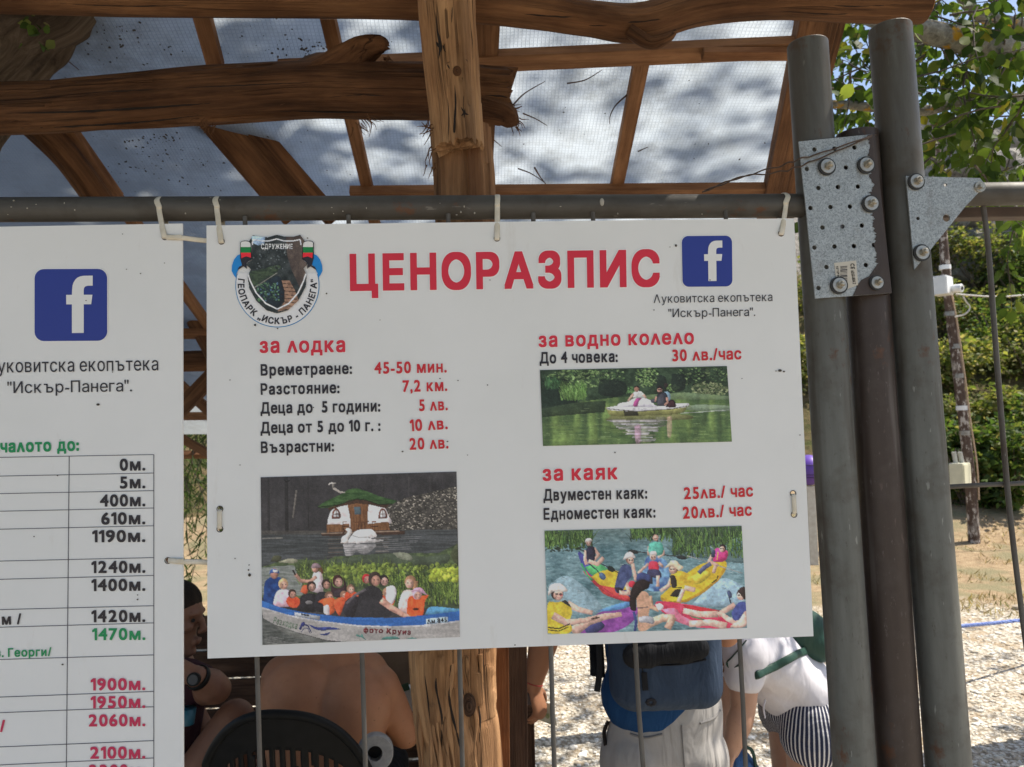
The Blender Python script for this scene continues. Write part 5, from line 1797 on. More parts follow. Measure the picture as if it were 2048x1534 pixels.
# twigs that have fallen on the sheet, seen through from below: real sticks caught under its sag
tg = 'twigs caught on the plastic roof'
for k, (pts, lb) in enumerate((([(1024, 212), (1045, 190), (1068, 175), (1090, 163)], 'long bent twig on the plastic beside the broken log end'),
                 ([(1046, 227), (1070, 237), (1094, 251)], 'straight dark twig just right of the broken log end'),
                 ([(1254, 190), (1232, 210), (1221, 230), (1219, 248)], 'curved twig touching the right-hand batten'),
                 ([(1036, 337), (1062, 347), (1085, 362), (1097, 374)], 'lower left twig of the forked pair above the rail'),
                 ([(1069, 335), (1082, 356), (1099, 376)], 'steep twig meeting another in a fork above the rail'),
                 ([(1134, 167), (1170, 160), (1204, 140)], 'thin twig with a knob below the long cross batten'),
                 ([(1276, 303), (1296, 294)], 'tiny twig right of the right-hand batten'),
                 ([(965, 258), (982, 275), (1003, 293)], 'twig slanting down beside the pale post'),
                 ([(98, 80), (125, 112), (158, 140)], 'twig on the dirty plastic beside the bark trunk'))):
    mb = MB()
    mb.tube(curve_pts([RP(*q, .018) for q in pts], 14), [.0026 * (1 - .05 * i) for i in range(14)], 6, .2, k, 20)
    tag(mb.build('twig', OLD), lb, 'twig', tg)
# debris lying on the sheet
mb = MB()
for k in range(330):
    px, py = rs.choice([(rs.gauss(230, 70), rs.gauss(90, 26)), (rs.gauss(330, 90), rs.gauss(340, 28)), (rs.gauss(620, 70), rs.gauss(100, 16)), (rs.uniform(100, 850), rs.uniform(30, 380)), (rs.uniform(970, 1560), rs.uniform(60, 370)), (rs.gauss(300, 40), rs.gauss(290, 16))])
    if px > 850 and rs.random() < .6:
        continue
    c = RP(px, py, .008)
    r = rs.choice([.0012, .0016, .0022, .003])
    an = rs.uniform(0, 3.1)
    u = Vector((math.cos(an), math.sin(an), -ROOF_K * math.sin(an)))
    v = Vector((-math.sin(an), math.cos(an), -ROOF_K * math.cos(an)))
    mb.ball(c, (r * rs.uniform(.8, 2.2), r, r * .5), 6, (u, v, u.cross(v)))
o = mb.build('roof_litter', plain('litter', (.025, .02, .014, 1), (.07, .05, .03, 1), 40))
tag(o, 'dark bits of leaf and dirt lying on the plastic roof', 'debris', None, 'stuff')
# ------------------------------------------------------------------ ground, hill, trees
def ground_mat():
    t = NT('gravel_ground')
    co = t.coords()
    v = t.n('ShaderNodeTexVoronoi')
    v.inputs['Scale'].default_value = 42
    t.l(co, v.inputs['Vector'])
    v2 = t.n('ShaderNodeTexVoronoi')
    v2.inputs['Scale'].default_value = 110
    t.l(co, v2.inputs['Vector'])
    sep = t.n('ShaderNodeSeparateColor')
    t.l(v.outputs['Color'], sep.inputs[0])
    peb = t.ramp(sep.outputs[0], [(.0, (.44, .38, .29, 1)), (.4, (.60, .54, .44, 1)), (.8, (.71, .67, .58, 1)), (1, (.78, .75, .68, 1))])
    peb = t.mix(t.ramp(v.outputs['Distance'], [(.3, 0.), (.75, .8)]), peb, (.15, .115, .075, 1))
    n = t.noise(co, 1.1, 7, .65)
    n2 = t.noise(co, 14, 6, .7)
    soil = t.ramp(n2, [(.3, (.20, .135, .08, 1)), (.55, (.34, .25, .15, 1)), (.75, (.46, .37, .24, 1))])
    grass = t.ramp(t.noise(co, 60, 4, .7), [(.3, (.14, .125, .065, 1)), (.7, (.29, .25, .15, 1))])
    sp = t.n('ShaderNodeSeparateXYZ')
    t.l(co, sp.inputs[0])
    mr = t.n('ShaderNodeMapRange')
    mr.inputs['From Min'].default_value = 5.4
    mr.inputs['From Max'].default_value = 7.2
    t.l(sp.outputs[1], mr.inputs[0])
    ad = t.n('ShaderNodeMath', operation='ADD')
    t.l(mr.outputs[0], ad.inputs[0])
    t.l(t.ramp(n, [(.35, -.0), (.7, .6)]), ad.inputs[1])
    far = t.ramp(ad.outputs[0], [(.45, 0.), (.85, 1.)])
    patch = t.ramp(t.noise(co, 2.3, 7, .68), [(.50, 0.), (.62, .75)])
    col = t.mix(patch, peb, soil)
    col = t.mix(far, col, soil)
    gm = t.mix(1.0, far, t.ramp(t.noise(co, 1.7, 5, .6), [(.45, 0.), (.6, 1.)]), 'MULTIPLY')
    col = t.mix(gm, col, grass)
    h = t.mix(.4, v.outputs['Distance'], v2.outputs['Distance'])
    return t.done(t.pbsdf(col, .95, 0, t.bump(h, .9, .012), .15).outputs[0])
def hill_mat():
    t = NT('hill_ground')
    co = t.coords()
    n = t.noise(co, .9, 8, .65)
    n2 = t.noise(co, 5, 8, .7)
    rock = t.ramp(n2, [(.3, (.10, .095, .09, 1)), (.5, (.30, .28, .25, 1)), (.7, (.50, .47, .42, 1))])
    soil = t.ramp(n2, [(.35, (.12, .09, .045, 1)), (.6, (.23, .17, .085, 1))])
    gr = t.ramp(t.noise(co, 12, 6, .7), [(.3, (.035, .05, .015, 1)), (.7, (.13, .13, .045, 1))])
    sp = t.n('ShaderNodeSeparateXYZ')
    t.l(co, sp.inputs[0])
    mr = t.n('ShaderNodeMapRange')
    mr.inputs['From Min'].default_value = 4.5
    mr.inputs['From Max'].default_value = 8.0
    t.l(sp.outputs[2], mr.inputs[0])
    ad = t.n('ShaderNodeMath', operation='ADD')
    t.l(mr.outputs[0], ad.inputs[0])
    t.l(t.ramp(n, [(.3, -.3), (.7, .5)]), ad.inputs[1])
    col = t.mix(t.ramp(t.noise(co, 2, 5), [(.4, 0.), (.6, 1.)]), soil, gr)
    col = t.mix(t.ramp(ad.outputs[0], [(.45, 0.), (.6, 1.)]), col, rock)
    return t.done(t.pbsdf(col, .95, 0, t.bump(n2, 1.0, .25), .15).outputs[0])
def sstep(a, b, x):
    t = min(1, max(0, (x - a) / (b - a)))
    return t * t * (3 - 2 * t)
def terrain(x, y):
    h = 0.0
    d = y - 7.2 - .25 * max(0, -x)
    if d > 0:
        h = .16 * d * sstep(0, 3, d) + 9.2 * sstep(4.2, 21, d) + 7 * sstep(20, 60, d)
    h += mnoise.noise(Vector((x * .7, y * .7, 5))) * .05 * sstep(3, 7, y)
    if d > 4:
        k = sstep(4, 12, d)
        h += k * (mnoise.noise(Vector((x * .22, y * .22, 1))) * 1.0 + mnoise.noise(Vector((x * .8, y * .8, 2))) * .45 + abs(mnoise.noise(Vector((x * 1.7, y * 1.7, h * .6)))) * .5)
    return h
def grid(name, xs, ys, zf, mat):
    vs = [(x, y, zf(x, y)) for y in ys for x in xs]
    n = len(xs)
    fs = [(j * n + i, j * n + i + 1, (j + 1) * n + i + 1, (j + 1) * n + i) for j in range(len(ys) - 1) for i in range(n - 1)]
    mb = MB()
    mb.add(vs, fs, smooth=True)
    return mb.build(name, mat)
def spaced(a, b, n, p=1.0):
    return [a + (b - a) * (i / (n - 1)) ** p for i in range(n)]
struct(grid('ground', sorted(set([-60, -30, -15] + spaced(-8, 10, 60) + [16, 30, 60])), sorted(set([-60, -30, -12, -6] + spaced(-3, 11.5, 60))), lambda x, y: terrain(x, y) if y > 2 else 0.0, ground_mat()))
struct(grid('hillside', spaced(-40, 48, 150), spaced(11.4, 80, 110, 1.5), lambda x, y: terrain(x, y) - (.03 if y < 11.6 else 0), hill_mat()))

# loose stones on the gravel
rg = np.random.RandomState(3)
ico = bmesh.new()
bmesh.ops.create_icosphere(ico, subdivisions=1, radius=1)
iv = np.array([v.co for v in ico.verts])
if_ = [[v.index for v in f.verts] for f in ico.faces]
ico.free()
mb = MB()
STC = [(.68, .64, .56, 1), (.56, .50, .40, 1), (.76, .73, .67, 1), (.44, .37, .28, 1), (.62, .57, .49, 1)]
cnt = 0
while cnt < 5200:
    if rg.rand() < .72:
        p = G(rg.uniform(1020, 1680), rg.uniform(1250, 1560))
    else:
        p = G(rg.uniform(1890, 2100), rg.uniform(1190, 1560))
    if p.y > 6 or p.y < .8:
        continue
    r = .0055 * math.exp(rg.normal(0, .45)) * (1 + .10 * (p.y + 1))
    s_ = np.array([r * rg.uniform(.8, 1.5), r * rg.uniform(.7, 1.2), r * rg.uniform(.4, .8)])
    an = rg.uniform(0, 6.28)
    v = iv * s_ * (1 + rg.normal(0, .10, (len(iv), 1)))
    c, s0 = math.cos(an), math.sin(an)
    vv = np.stack([v[:, 0] * c - v[:, 1] * s0 + p.x, v[:, 0] * s0 + v[:, 1] * c + p.y, v[:, 2] + r * .2 + terrain(p.x, p.y)], 1)
    mb.add(vv.tolist(), if_, col=STC[rg.randint(5)])
    cnt += 1
TINT = tinted('stone_tint', .9, .2)
tag(mb.build('gravel', TINT), 'pale loose pebbles scattered over the sunny ground', 'gravel', None, 'stuff')

# ---- leaves
LEAF = tinted('leaf', .6, .2, .45)
BARK = NT('bark')
_co = BARK.coords(attr='wc', scale=(1, 1, .35))
_a, _b = BARK.noise(_co, 30, 8, .7, .8), BARK.noise(BARK.coords(attr='wc', scale=(1, 1, .12)), 60, 5, .6)
_c = BARK.ramp(_a, [(.3, (.035, .026, .02, 1)), (.5, (.10, .075, .055, 1)), (.72, (.19, .15, .115, 1))])
BARK = BARK.done(BARK.pbsdf(_c, .92, 0, BARK.bump(BARK.mix(.5, _a, _b), 1., .02), .15).outputs[0])
LICH = NT('lichen_bark')
_co = LICH.coords(attr='wc')
_a, _b = LICH.noise(_co, 38, 7, .7), LICH.noise(_co, 11, 5, .6)
_c = LICH.ramp(_a, [(.3, (.11, .10, .085, 1)), (.55, (.27, .26, .22, 1)), (.75, (.42, .41, .36, 1))])
_c = LICH.mix(LICH.ramp(_b, [(.56, 0.), (.62, 1.)]), _c, (.50, .27, .03, 1))
_c = LICH.mix(LICH.ramp(LICH.noise(_co, 19, 4), [(.6, 0.), (.7, .8)]), _c, (.10, .085, .06, 1))
LICH = LICH.done(LICH.pbsdf(_c, .9, 0, LICH.bump(_a, .7, .01), .15).outputs[0])
TWIGM = plain('twig_bark', (.07, .055, .04, 1), (.14, .11, .085, 1), 60, .85)
class Leaves:
    """Many leaf blades gathered with numpy and linked as one mesh."""
    OV = np.array([[0, 0, 0], [.30, .22, .05], [.36, .50, .06], [.20, .80, .03], [0, 1.05, -.06], [-.20, .80, .03], [-.36, .50, .06], [-.30, .22, .05], [0, .5, 0]])
    OVF = [[0, 1, 8], [1, 2, 8], [2, 3, 8], [3, 4, 8], [4, 5, 8], [5, 6, 8], [6, 7, 8], [7, 0, 8]]
    LN = np.array([[0, 0, 0], [.07, .35, .02], [.05, .8, .0], [0, 1.1, -.06], [-.07, .35, .02], [-.05, .8, .0]])
    LNF = [[0, 1, 4], [1, 2, 5, 4], [2, 3, 5]]
    QD = np.array([[0, 0, 0], [.34, .45, .08], [0, 1, 0], [-.34, .45, .08]])
    QDF = [[0, 1, 2], [0, 2, 3]]
    def __init__(s, shape, seed=0):
        s.base, s.fc = {'oval': (s.OV, s.OVF), 'long': (s.LN, s.LNF), 'quad': (s.QD, s.QDF)}[shape]
        s.pos, s.siz, s.dr, s.col = [], [], [], []
        s.rs = np.random.RandomState(seed)
    def leaf(s, p, size, d, col):
        s.pos.append(tuple(p))
        s.siz.append(size)
        s.dr.append(tuple(d))
        s.col.append(col)
    def build(s, name, parent, mat=None, droop=None):
        N = len(s.pos)
        d = np.array(s.dr, float)
        d /= np.linalg.norm(d, axis=1, keepdims=True) + 1e-9
        up = s.rs.normal(0, 1, (N, 3))
        up[:, 2] += .9
        x = np.cross(d, up)
        x /= np.linalg.norm(x, axis=1, keepdims=True) + 1e-9
        z = np.cross(x, d)
        B = s.base[None] * np.array(s.siz)[:, None, None]
        B = B * (1 + s.rs.normal(0, .06, B.shape))
        V = np.array(s.pos)[:, None] + B[..., 0:1] * x[:, None] + B[..., 1:2] * d[:, None] + B[..., 2:3] * z[:, None]
        k = len(s.base)
        faces = []
        for f in s.fc:
            faces.append((len(f), np.array(f)[None] + (np.arange(N) * k)[:, None]))
        me = bpy.data.meshes.new(name)
        me.vertices.add(N * k)
        me.vertices.foreach_set('co', V.astype(np.float32).ravel())
        li = np.concatenate([f.ravel() for _, f in faces])
        ls, o = [], 0
        for c, f in faces:
            ls.append(o + np.arange(N) * c)
            o += N * c
        ls = np.concatenate(ls)
        me.loops.add(len(li))
        me.loops.foreach_set('vertex_index', li.astype(np.int32))
        me.polygons.add(len(ls))
        me.polygons.foreach_set('loop_start', ls.astype(np.int32))
        me.polygons.foreach_set('use_smooth', np.ones(len(ls), bool))
        me.update(calc_edges=True)
        ca = me.color_attributes.new('tint', 'FLOAT_COLOR', 'POINT')
        c4 = np.concatenate([np.array(s.col)[:, :3], np.ones((N, 1))], 1)
        ca.data.foreach_set('color', np.repeat(c4, k, 0).astype(np.float32).ravel())
        me.materials.append(mat or LEAF)
        o_ = bpy.data.objects.new(name, me)
        COL.objects.link(o_)
        if parent is not None:
            hang(o_, parent)
        return o_
def green(rs, kind=0):
    c = [[(.065, .11, .022), (.10, .155, .03), (.045, .08, .018), (.16, .20, .045), (.26, .24, .04)],
         [(.06, .105, .03), (.085, .14, .035), (.045, .08, .022), (.15, .18, .055), (.20, .18, .09)],
         [(.15, .18, .05), (.21, .22, .07), (.11, .15, .04), (.34, .30, .15), (.08, .11, .03)],
         [(.11, .16, .06), (.075, .12, .045), (.15, .20, .08), (.05, .085, .03), (.09, .13, .05)]][kind]
    w_ = [.32, .30, .22, .12, .04] if kind == 0 else [.25, .25, .2, .2, .1]
    return np.array(c[rs.choice(5, p=w_)]) * rs.uniform(.75, 1.25)

# ---- the leafy tree at the right: trunk out of frame, lichen limbs across the frame
tree = thing('broadleaf_tree', 'leafy tree with lichen-spotted limbs filling the top right corner', 'tree', (3.6, 2.9, 0))
tk = MB()
tk.tube(curve_pts([(3.6, 2.9, -.1), (3.55, 2.9, 1.2), (3.45, 2.85, 2.6), (3.3, 2.8, 4.2), (3.2, 2.8, 6.0), (3.2, 2.8, 7.4)], 40), [.17 - .0035 * i for i in range(40)], 18, .08, 51, 4)
tk.build('trunk', BARK, tree)
lf = Leaves('oval', 4)
tw = MB()
R = lf.rs
def limb(ctl, r0, r1, mat, seed, n=36):
    mb = MB()
    mb.tube(curve_pts(ctl, n), [lerp(r0, r1, i / (n - 1)) for i in range(n)], 12, .1, seed, 9)
    return mb.build('limb', mat, tree)
yl = 1.75
limb([Vector((3.5, 2.85, 2.6)), P(2200, 160, yl + .5), P(2048, 112, yl), P(1950, 88, yl - .05), P(1870, 66, yl - .1), P(1760, 40, yl - .1), P(1690, 10, yl)], .075, .03, LICH, 61)
limb([Vector((3.5, 2.85, 2.4)), P(2120, 240, yl + .5), P(2000, 205, yl + .3), P(1930, 200, yl + .3), P(1835, 222, yl + .25), P(1660, 208, yl + .25), P(1560, 230, yl + .3)], .045, .012, LICH, 62)
limb([Vector((3.4, 2.8, 3.2)), P(2100, 90, yl + .8), P(1960, 30, yl + .6), P(1900, -40, yl + .5)], .05, .02, LICH, 63)
def twig_run(a, d, ln, leaves=True, size=.062, kind=0, r=.0045, gap=.03, hangk=.5):
    pts = [Vector(a)]
    d = Vector(d).normalized()
    n = max(4, int(ln / .06))
    for i in range(n):
        d = (d + Vector((R.normal(0, .16), R.normal(0, .16), R.normal(-.05 * hangk, .14)))).normalized()
        pts.append(pts[-1] + d * ln / n)
    tw.tube(pts, [r * (1 - .8 * i / n) for i in range(n + 1)], 5, smooth=True)
    if leaves:
        L_ = ln * .12
        while L_ < ln:
            k = min(n - 1, int(L_ / ln * n))
            p = pts[k].lerp(pts[k + 1], L_ / ln * n - k)
            t = (pts[k + 1] - pts[k]).normalized()
            for q in range(2 if R.rand() < .6 else 1):
                o = Vector((R.normal(), R.normal(), R.normal(-.75, .6)))
                ld = (t * .4 + o * .6).normalized()
                pet = p + ld * .025
                lf.leaf(pet, size * R.uniform(.6, 1.25), (ld.x, ld.y, ld.z - .25), green(R, kind))
            L_ += gap * R.uniform(.6, 1.5)
    return pts
for _ in range(140):                         # twigs seen in the top right
    px, py = R.uniform(1650, 2140), R.choice([R.uniform(-120, 220), R.uniform(-120, 220), R.uniform(150, 390)])
    y = R.uniform(1.3, 3.2)
    a = P(px, py, y)
    twig_run(a, (R.normal(-.3, .6), R.normal(0, .4), R.normal(-.45, .5)), R.uniform(.25, .6), size=.056)
for px, py, ex, ey, y in ((1990, -40, 1955, 260, 1.7), (1975, 40, 1930, 160, 1.6), (1935, 120, 1945, 320, 1.75), (2030, 30, 2045, 420, 1.7), (2048, 330, 2030, 470, 1.6), (1905, 80, 1880, 330, 1.9), (1890, 330, 1830, 400, 2.2), (1990, 250, 1960, 420, 2.0)):
    a, b = P(px, py, y), P(ex, ey, y)
    twig_run(a, b - a, (b - a).length, size=.066, hangk=.3)
for px, py, ex, ey in ((1960, -20, 2100, 90), (1900, 30, 2060, 10), (1850, 110, 1700, 190), (1700, 140, 1690, 260), (2060, 60, 1960, 130)):
    a, b = P(px, py, 1.9), P(ex, ey, 2.0)
    twig_run(a, b - a, (b - a).length, size=.06, r=.006, gap=.08)
# the crown above the roof and over the gravel, which dapples both
def along_sun(p, s):
    return Vector(p) + SUN_DIR * s
def canopy(n, xr, yr, zt, hrange, size, seedgap=.05):
    for _ in range(n):
        x, y = R.uniform(*xr), R.uniform(*yr)
        p = along_sun((x, y, zt(x, y)), R.uniform(*hrange))
        twig_run(p, (R.normal(), R.normal(), R.normal(-.2, .5)), R.uniform(.4, .9), size=size, gap=seedgap)
canopy(215, (-.3, 1.9), (-.3, 2.9), lambda x, y: roof_z(y), (6.0, 9.0), .072)
canopy(120, (.0, 1.7), (1.4, 4.4), lambda x, y: 0.0, (6.2, 8.6), .085)
canopy(40, (1.6, 3.6), (1.2, 4.6), lambda x, y: 0.0, (6.2, 8.2), .08)
canopy(10, (1.6, 4.2), (2.0, 6.0), lambda x, y: 0.0, (6.0, 8.0), .08)
lf.build('crown', tree)
tw.build('twigs', TWIGM, tree)
print('right tree leaves', len(lf.pos))

# ---- the old tree at the left: bark trunk leaning through the shelter, dense crown above the roof
old = thing('old_tree', 'thick rough-barked tree trunk with ivy leaves at the top left corner', 'tree', (-2.2, 1.4, 0))
mb = MB()
q = [P(-430, 900, .95), P(-240, 450, .85), P(-120, 210, .70), P(-44, 100, .63), P(8, 44, .61), P(60, -8, .60), P(125, -90, .60)]
pts = curve_pts([Vector((q[0].x - .1, 1.0, -.1))] + q + [q[-1] + Vector((.2, .2, .9)), q[-1] + Vector((.3, .4, 2.4))], 90)
mb.tube(pts, [lerp(.17, .115, i / 89) for i in range(90)], 48, .15, 71, 11)
mb.build('trunk', BARK, old)
lf = Leaves('oval', 8)
tw = MB()
R = lf.rs
P_IVY = .475
for px, py, n in ((72, 42, 6), (80, 72, 8), (60, 60, 4)):
    for _ in range(n):
        p = P(px + R.normal(0, 12), py + R.normal(0, 12), P_IVY)
        lf.leaf(p, .026 * R.uniform(.7, 1.3), (R.normal(), -.3, R.normal(-.5, .5)), green(R, 1))
canopy(640, (-3.0, -.62), (-.8, 3.2), lambda x, y: roof_z(y), (4.4, 7.5), .12, .032)
for _ in range(300):  # unseen leaves over the camera, added to shade the tops of boards and posts
    p = Vector((R.uniform(-2.4, 2.2), R.uniform(-1.2, -.3), R.uniform(3.2, 3.6)))
    twig_run(p, (R.normal(), R.normal(), R.normal(0, .3)), R.uniform(.4, .8), size=.10, gap=.035)
canopy(60, (-2.6, 3.0), (-3.2, -.7), lambda x, y: 2.9, (1.2, 2.6), .10, .035)  # more unseen foliage added on the camera side to dim the boards
lf.build('crown', old)
tw.build('twigs', TWIGM, old)
print('left tree leaves', len(lf.pos))

# ---- willow behind the shelter, seen in the gap between the boards
wil = thing('willow', 'drooping willow with narrow leaves seen through the gap between the boards', 'tree', (-1.6, 5.6, 0))
mb = MB()
mb.tube(curve_pts([(-1.6, 5.6, -.1), (-1.5, 5.6, 1.2), (-1.6, 5.7, 2.8), (-1.4, 5.8, 4.2)], 30), [.14 - .003 * i for i in range(30)], 14, .1, 81, 5)
mb.build('trunk', BARK, wil)
lf = Leaves('long', 12)
tw = MB()
R = lf.rs
for _ in range(320):
    a = R.uniform(0, 6.28)
    r = R.uniform(.1, 1.5)
    x, y = -1.55 + math.cos(a) * r, 5.3 + math.sin(a) * r * .9
    p = Vector((x, y, R.uniform(2.2, 4.2)))
    d = Vector((R.normal(0, .12), R.normal(0, .12), -1))
    ln = R.uniform(1.0, 2.6)
    ln = min(ln, p.z - .5)
    n = int(ln / .05)
    pts = [p]
    for i in range(n):
        d = (d + Vector((R.normal(0, .10), R.normal(0, .10), -.12))).normalized()
        pts.append(pts[-1] + d * .05)
        for k in range(2):
            lf.leaf(pts[-1], R.uniform(.07, .12), (R.normal(0, .7), R.normal(0, .7), -.8), green(R, 3))
    tw.tube(pts[::3] + [pts[-1]], .003, 4)
lf.build('crown', wil)
tw.build('twigs', TWIGM, wil)

# ---- shrubs on the hillside
def shrub_thing(x, y, rx, rz, kind, label, n, size, seed, group='shrubs on the hillside'):
    z = terrain(x, y)
    t = thing('shrub', label, 'shrub', (x, y, z), group)
    l = Leaves('quad', seed)
    R_ = l.rs
    blobs = []
    for k in range(16):
        a = R_.uniform(0, 6.28)
        q = R_.uniform(0, .95)
        blobs.append((x + math.cos(a) * rx * q, y + math.sin(a) * rx * q * .7, z + rz * R_.uniform(.15, 1.0), R_.uniform(.14, .38)))
    for k in range(n):
        b = blobs[R_.randint(16)]
        v = R_.normal(0, 1, 3)
        v /= np.linalg.norm(v)
        rr = b[3] * R_.uniform(.4, 1.35)
        p = (b[0] + v[0] * rr * rx, b[1] + v[1] * rr * rx, max(z + .02, b[2] + v[2] * rr * rz * .8))
        l.leaf(p, size * R_.uniform(.45, 1.5), (v[0] + R_.normal(0, .5), v[1] + R_.normal(0, .5), v[2] * .5 - .2), green(R_, kind))
    l.build('foliage', t)
    s = MB()
    for k in range(6):
        a = R_.uniform(0, 6.28)
        s.tube([(x, y, z - .1), (x + math.cos(a) * rx * .3, y + math.sin(a) * rx * .3, z + rz * .4), (x + math.cos(a) * rx * .6, y + math.sin(a) * rx * .5, z + rz * .8)], [.03, .02, .006], 6)
    s.build('stems', TWIGM, t)
    return t
def on_hill(px, py, d0=8.0):
    """Where the sight line through a photo pixel meets the terrain."""
    d = ray(px, py)
    for i in range(1400):
        t = d0 + i * .04
        p = CAM + d * t
        if p[2] < terrain(p[0], p[1]):
            return p
    return p
rs = random.Random(12)
spots = [(1935, 985, 1.1, 1.2, 1, 'dark green shrub at the hill foot behind the beige meter box', 3600), (2020, 985, 1.2, 1.2, 1, 'dark green shrub at the hill foot right of the utility pole', 3600),
         (1915, 880, 1.0, 1.0, 2, 'yellow-green shrub halfway up the utility pole', 2800), (2010, 860, 1.3, 1.1, 2, 'broad yellow-green shrub right of the utility pole', 3200),
         (2075, 900, 1.2, 1.2, 1, 'green shrub cut by the right edge beside the wire rod', 2800), (1930, 760, 1.3, 1.2, 2, 'olive shrub just below the white camera box', 2800),
         (2000, 690, 1.5, 1.4, 1, 'round dark green shrub between pole and wire rod', 3400), (2060, 740, 1.5, 1.3, 2, 'pale shrub at the right edge above the crossing wire', 2800),
         (1900, 650, 1.4, 1.4, 2, 'yellowish shrub behind the white camera box', 2600), (1960, 560, 1.8, 1.7, 2, 'sunlit shrub high on the slope below the rock face', 2800),
         (2050, 600, 1.8, 1.8, 1, 'dark shrub high on the slope at the right edge', 2800), (1880, 520, 2.0, 1.6, 2, 'small shrub under the rock face behind the corner plate', 2200),
         (1612, 600, 1.6, 1.4, 2, 'shrub glimpsed between price board and left grey post', 1500), (1615, 760, 1.3, 1.2, 2, 'low shrub glimpsed beside the price board edge', 1500),
         (2040, 430, 2.2, 1.6, 1, 'shrub growing among the grey rocks at the right edge', 1800), (1575, 350, 2.6, 2.4, 1, 'dark shrub seen below the roof corner beside the left grey post', 1500)]
for k, (px, py, rx, rz, kd, lb, n) in enumerate(spots):
    p = on_hill(px, py + 25)
    shrub_thing(p[0], p[1], rx * .8, rz * .9, kd, lb, n, .10, 100 + k)
# rocks of the cliff
ROCK = NT('rock')
_co = ROCK.coords()
_a = ROCK.noise(_co, 3.2, 9, .68)
_c = ROCK.ramp(_a, [(.3, (.12, .11, .10, 1)), (.5, (.34, .32, .29, 1)), (.7, (.54, .51, .46, 1))])
ROCK = ROCK.done(ROCK.pbsdf(_c, .95, 0, ROCK.bump(_a, 1., .3), .1).outputs[0])
for k, (px, py, r, lb) in enumerate(((1880, 330, 2.2, 'grey rock face above the corner plate'), (1960, 400, 2.0, 'grey rock outcrop above the wire rod'), (2030, 330, 2.4, 'grey cliff rock at the right edge'),
                                 (1900, 450, 1.5, 'small pale rock above the utility pole'), (1990, 480, 1.6, 'pale ledge of rock over the sunlit shrubs'), (2060, 500, 1.5, 'pale rock cut by the right edge'))):
    p = on_hill(px, py + 20)
    bm = bmesh.new()
    bmesh.ops.create_icosphere(bm, subdivisions=4, radius=1)
    for v in bm.verts:
        n_ = mnoise.noise(v.co * 1.3 + Vector((k * 5, 0, 0))) * .5 + abs(mnoise.noise(v.co * 3.1 + Vector((0, k * 3, 0)))) * .4 + mnoise.noise(v.co * 7) * .1
        v.co = v.co * (.8 + n_)
        v.co = Vector((v.co.x * r * 1.3, v.co.y * r, v.co.z * r * .8))
    me = bpy.data.meshes.new('rock')
    bm.to_mesh(me)
    bm.free()
    me.materials.append(ROCK)
    o = bpy.data.objects.new('rock', me)
    o.location = (p[0], p[1] + r * .3, p[2] + r * .1)
    COL.objects.link(o)
    tag(o, lb, 'rock', 'rocks of the cliff')
# dry grass on the bank
lf = Leaves('long', 33)
R = lf.rs
for _ in range(2200):
    px, py = R.uniform(1895, 2090), R.uniform(1040, 1240)
    if R.rand() < .15:
        px = R.uniform(1590, 1640)
    p = G(px, py)
    if p.y < 4.6 or p.y > 14:
        continue
    if mnoise.noise(Vector((p.x * 1.3, p.y * 1.3, 4))) < .08:
        continue
    c = [(.27, .20, .11), (.21, .155, .085), (.10, .11, .045), (.31, .25, .15)][R.randint(4)]
    lf.leaf((p.x, p.y, terrain(p.x, p.y) - .005), R.uniform(.03, .085), (R.normal(0, .7), R.normal(0, .5), 1.0), np.array(c) * R.uniform(.7, 1.2))
o = lf.build('dry_grass', None)
tag(o, 'short dry grass on the bank at the hill foot', 'grass', None, 'stuff')

# ---- utility pole
POLE = NT('rusty_painted_pole')
_co = POLE.coords(attr='wc', scale=(1, 1, .5))
_a = POLE.noise(_co, 16, 7, .7)
_b = POLE.noise(_co, 5, 4, .6)
_c = POLE.ramp(_a, [(.35, (.06, .04, .032, 1)), (.6, (.12, .08, .062, 1))])
_c = POLE.mix(POLE.ramp(_a, [(.535, 0.), (.58, 1.)]), _c, (.48, .44, .40, 1))
_c = POLE.mix(POLE.ramp(_b, [(.6, 0.), (.7, .6)]), _c, (.40, .37, .33, 1))
POLE = POLE.done(POLE.pbsdf(_c, .75, 0, POLE.bump(_a, .3, .01), .3).outputs[0])
WBOX = plain('white_plastic', (.72, .74, .76, 1), (.80, .81, .82, 1), 8, .4)
CREAM = plain('cream_metal', (.62, .60, .44, 1), (.70, .67, .50, 1), 10, .45)
gb = on_hill(1949, 1085, 6)
yp = gb[1]
pole = thing('utility_pole', 'rusty utility pole with flaking white paint standing at the foot of the hill', 'pole', tuple(gb))
pw = 10.0 / F * (yp - CAM[1])
mb = MB()
path = [P(1868, 250, yp), P(1888, 500, yp), P(1901, 630, yp), P(1920, 780, yp), P(1937, 925, yp), P(1944, 1010, yp), P(1949, 1088, yp), P(1951, 1115, yp)]
mb.tube(curve_pts(path, 60), [lerp(pw * .85, pw * 1.15, i / 59) for i in range(60)], 16, .03, 4, 5)
po = mb.build('pole', POLE, pole)
STRAP = plain('steel_strap', (.35, .34, .32, 1), (.22, .2, .18, 1), 40, .4, .7)
for px, py, wh in ((1890, 535, 1), (1900, 628, 0), (1911, 693, 0), (1918, 752, 0), (1924, 816, 1), (1930, 866, 0)):
    mb = MB()
    c = P(px, py, yp)
    mb.tube([c - Vector((0, 0, .03)), c + Vector((0, 0, .03))], pw * 1.13, 16, 0)
    mb.build('strap', WBOX if wh else STRAP, pole)
mb = MB()
mb.tube(curve_pts([P(px + 8, py, yp - pw) for px, py in ((1896, 590), (1907, 650), (1924, 770), (1934, 850), (1946, 930), (1950, 1000))], 30), .012, 6)
mb.build('pipe_cable', plain('tan_cable', (.5, .36, .25, 1), (.42, .3, .2, 1)), pole)
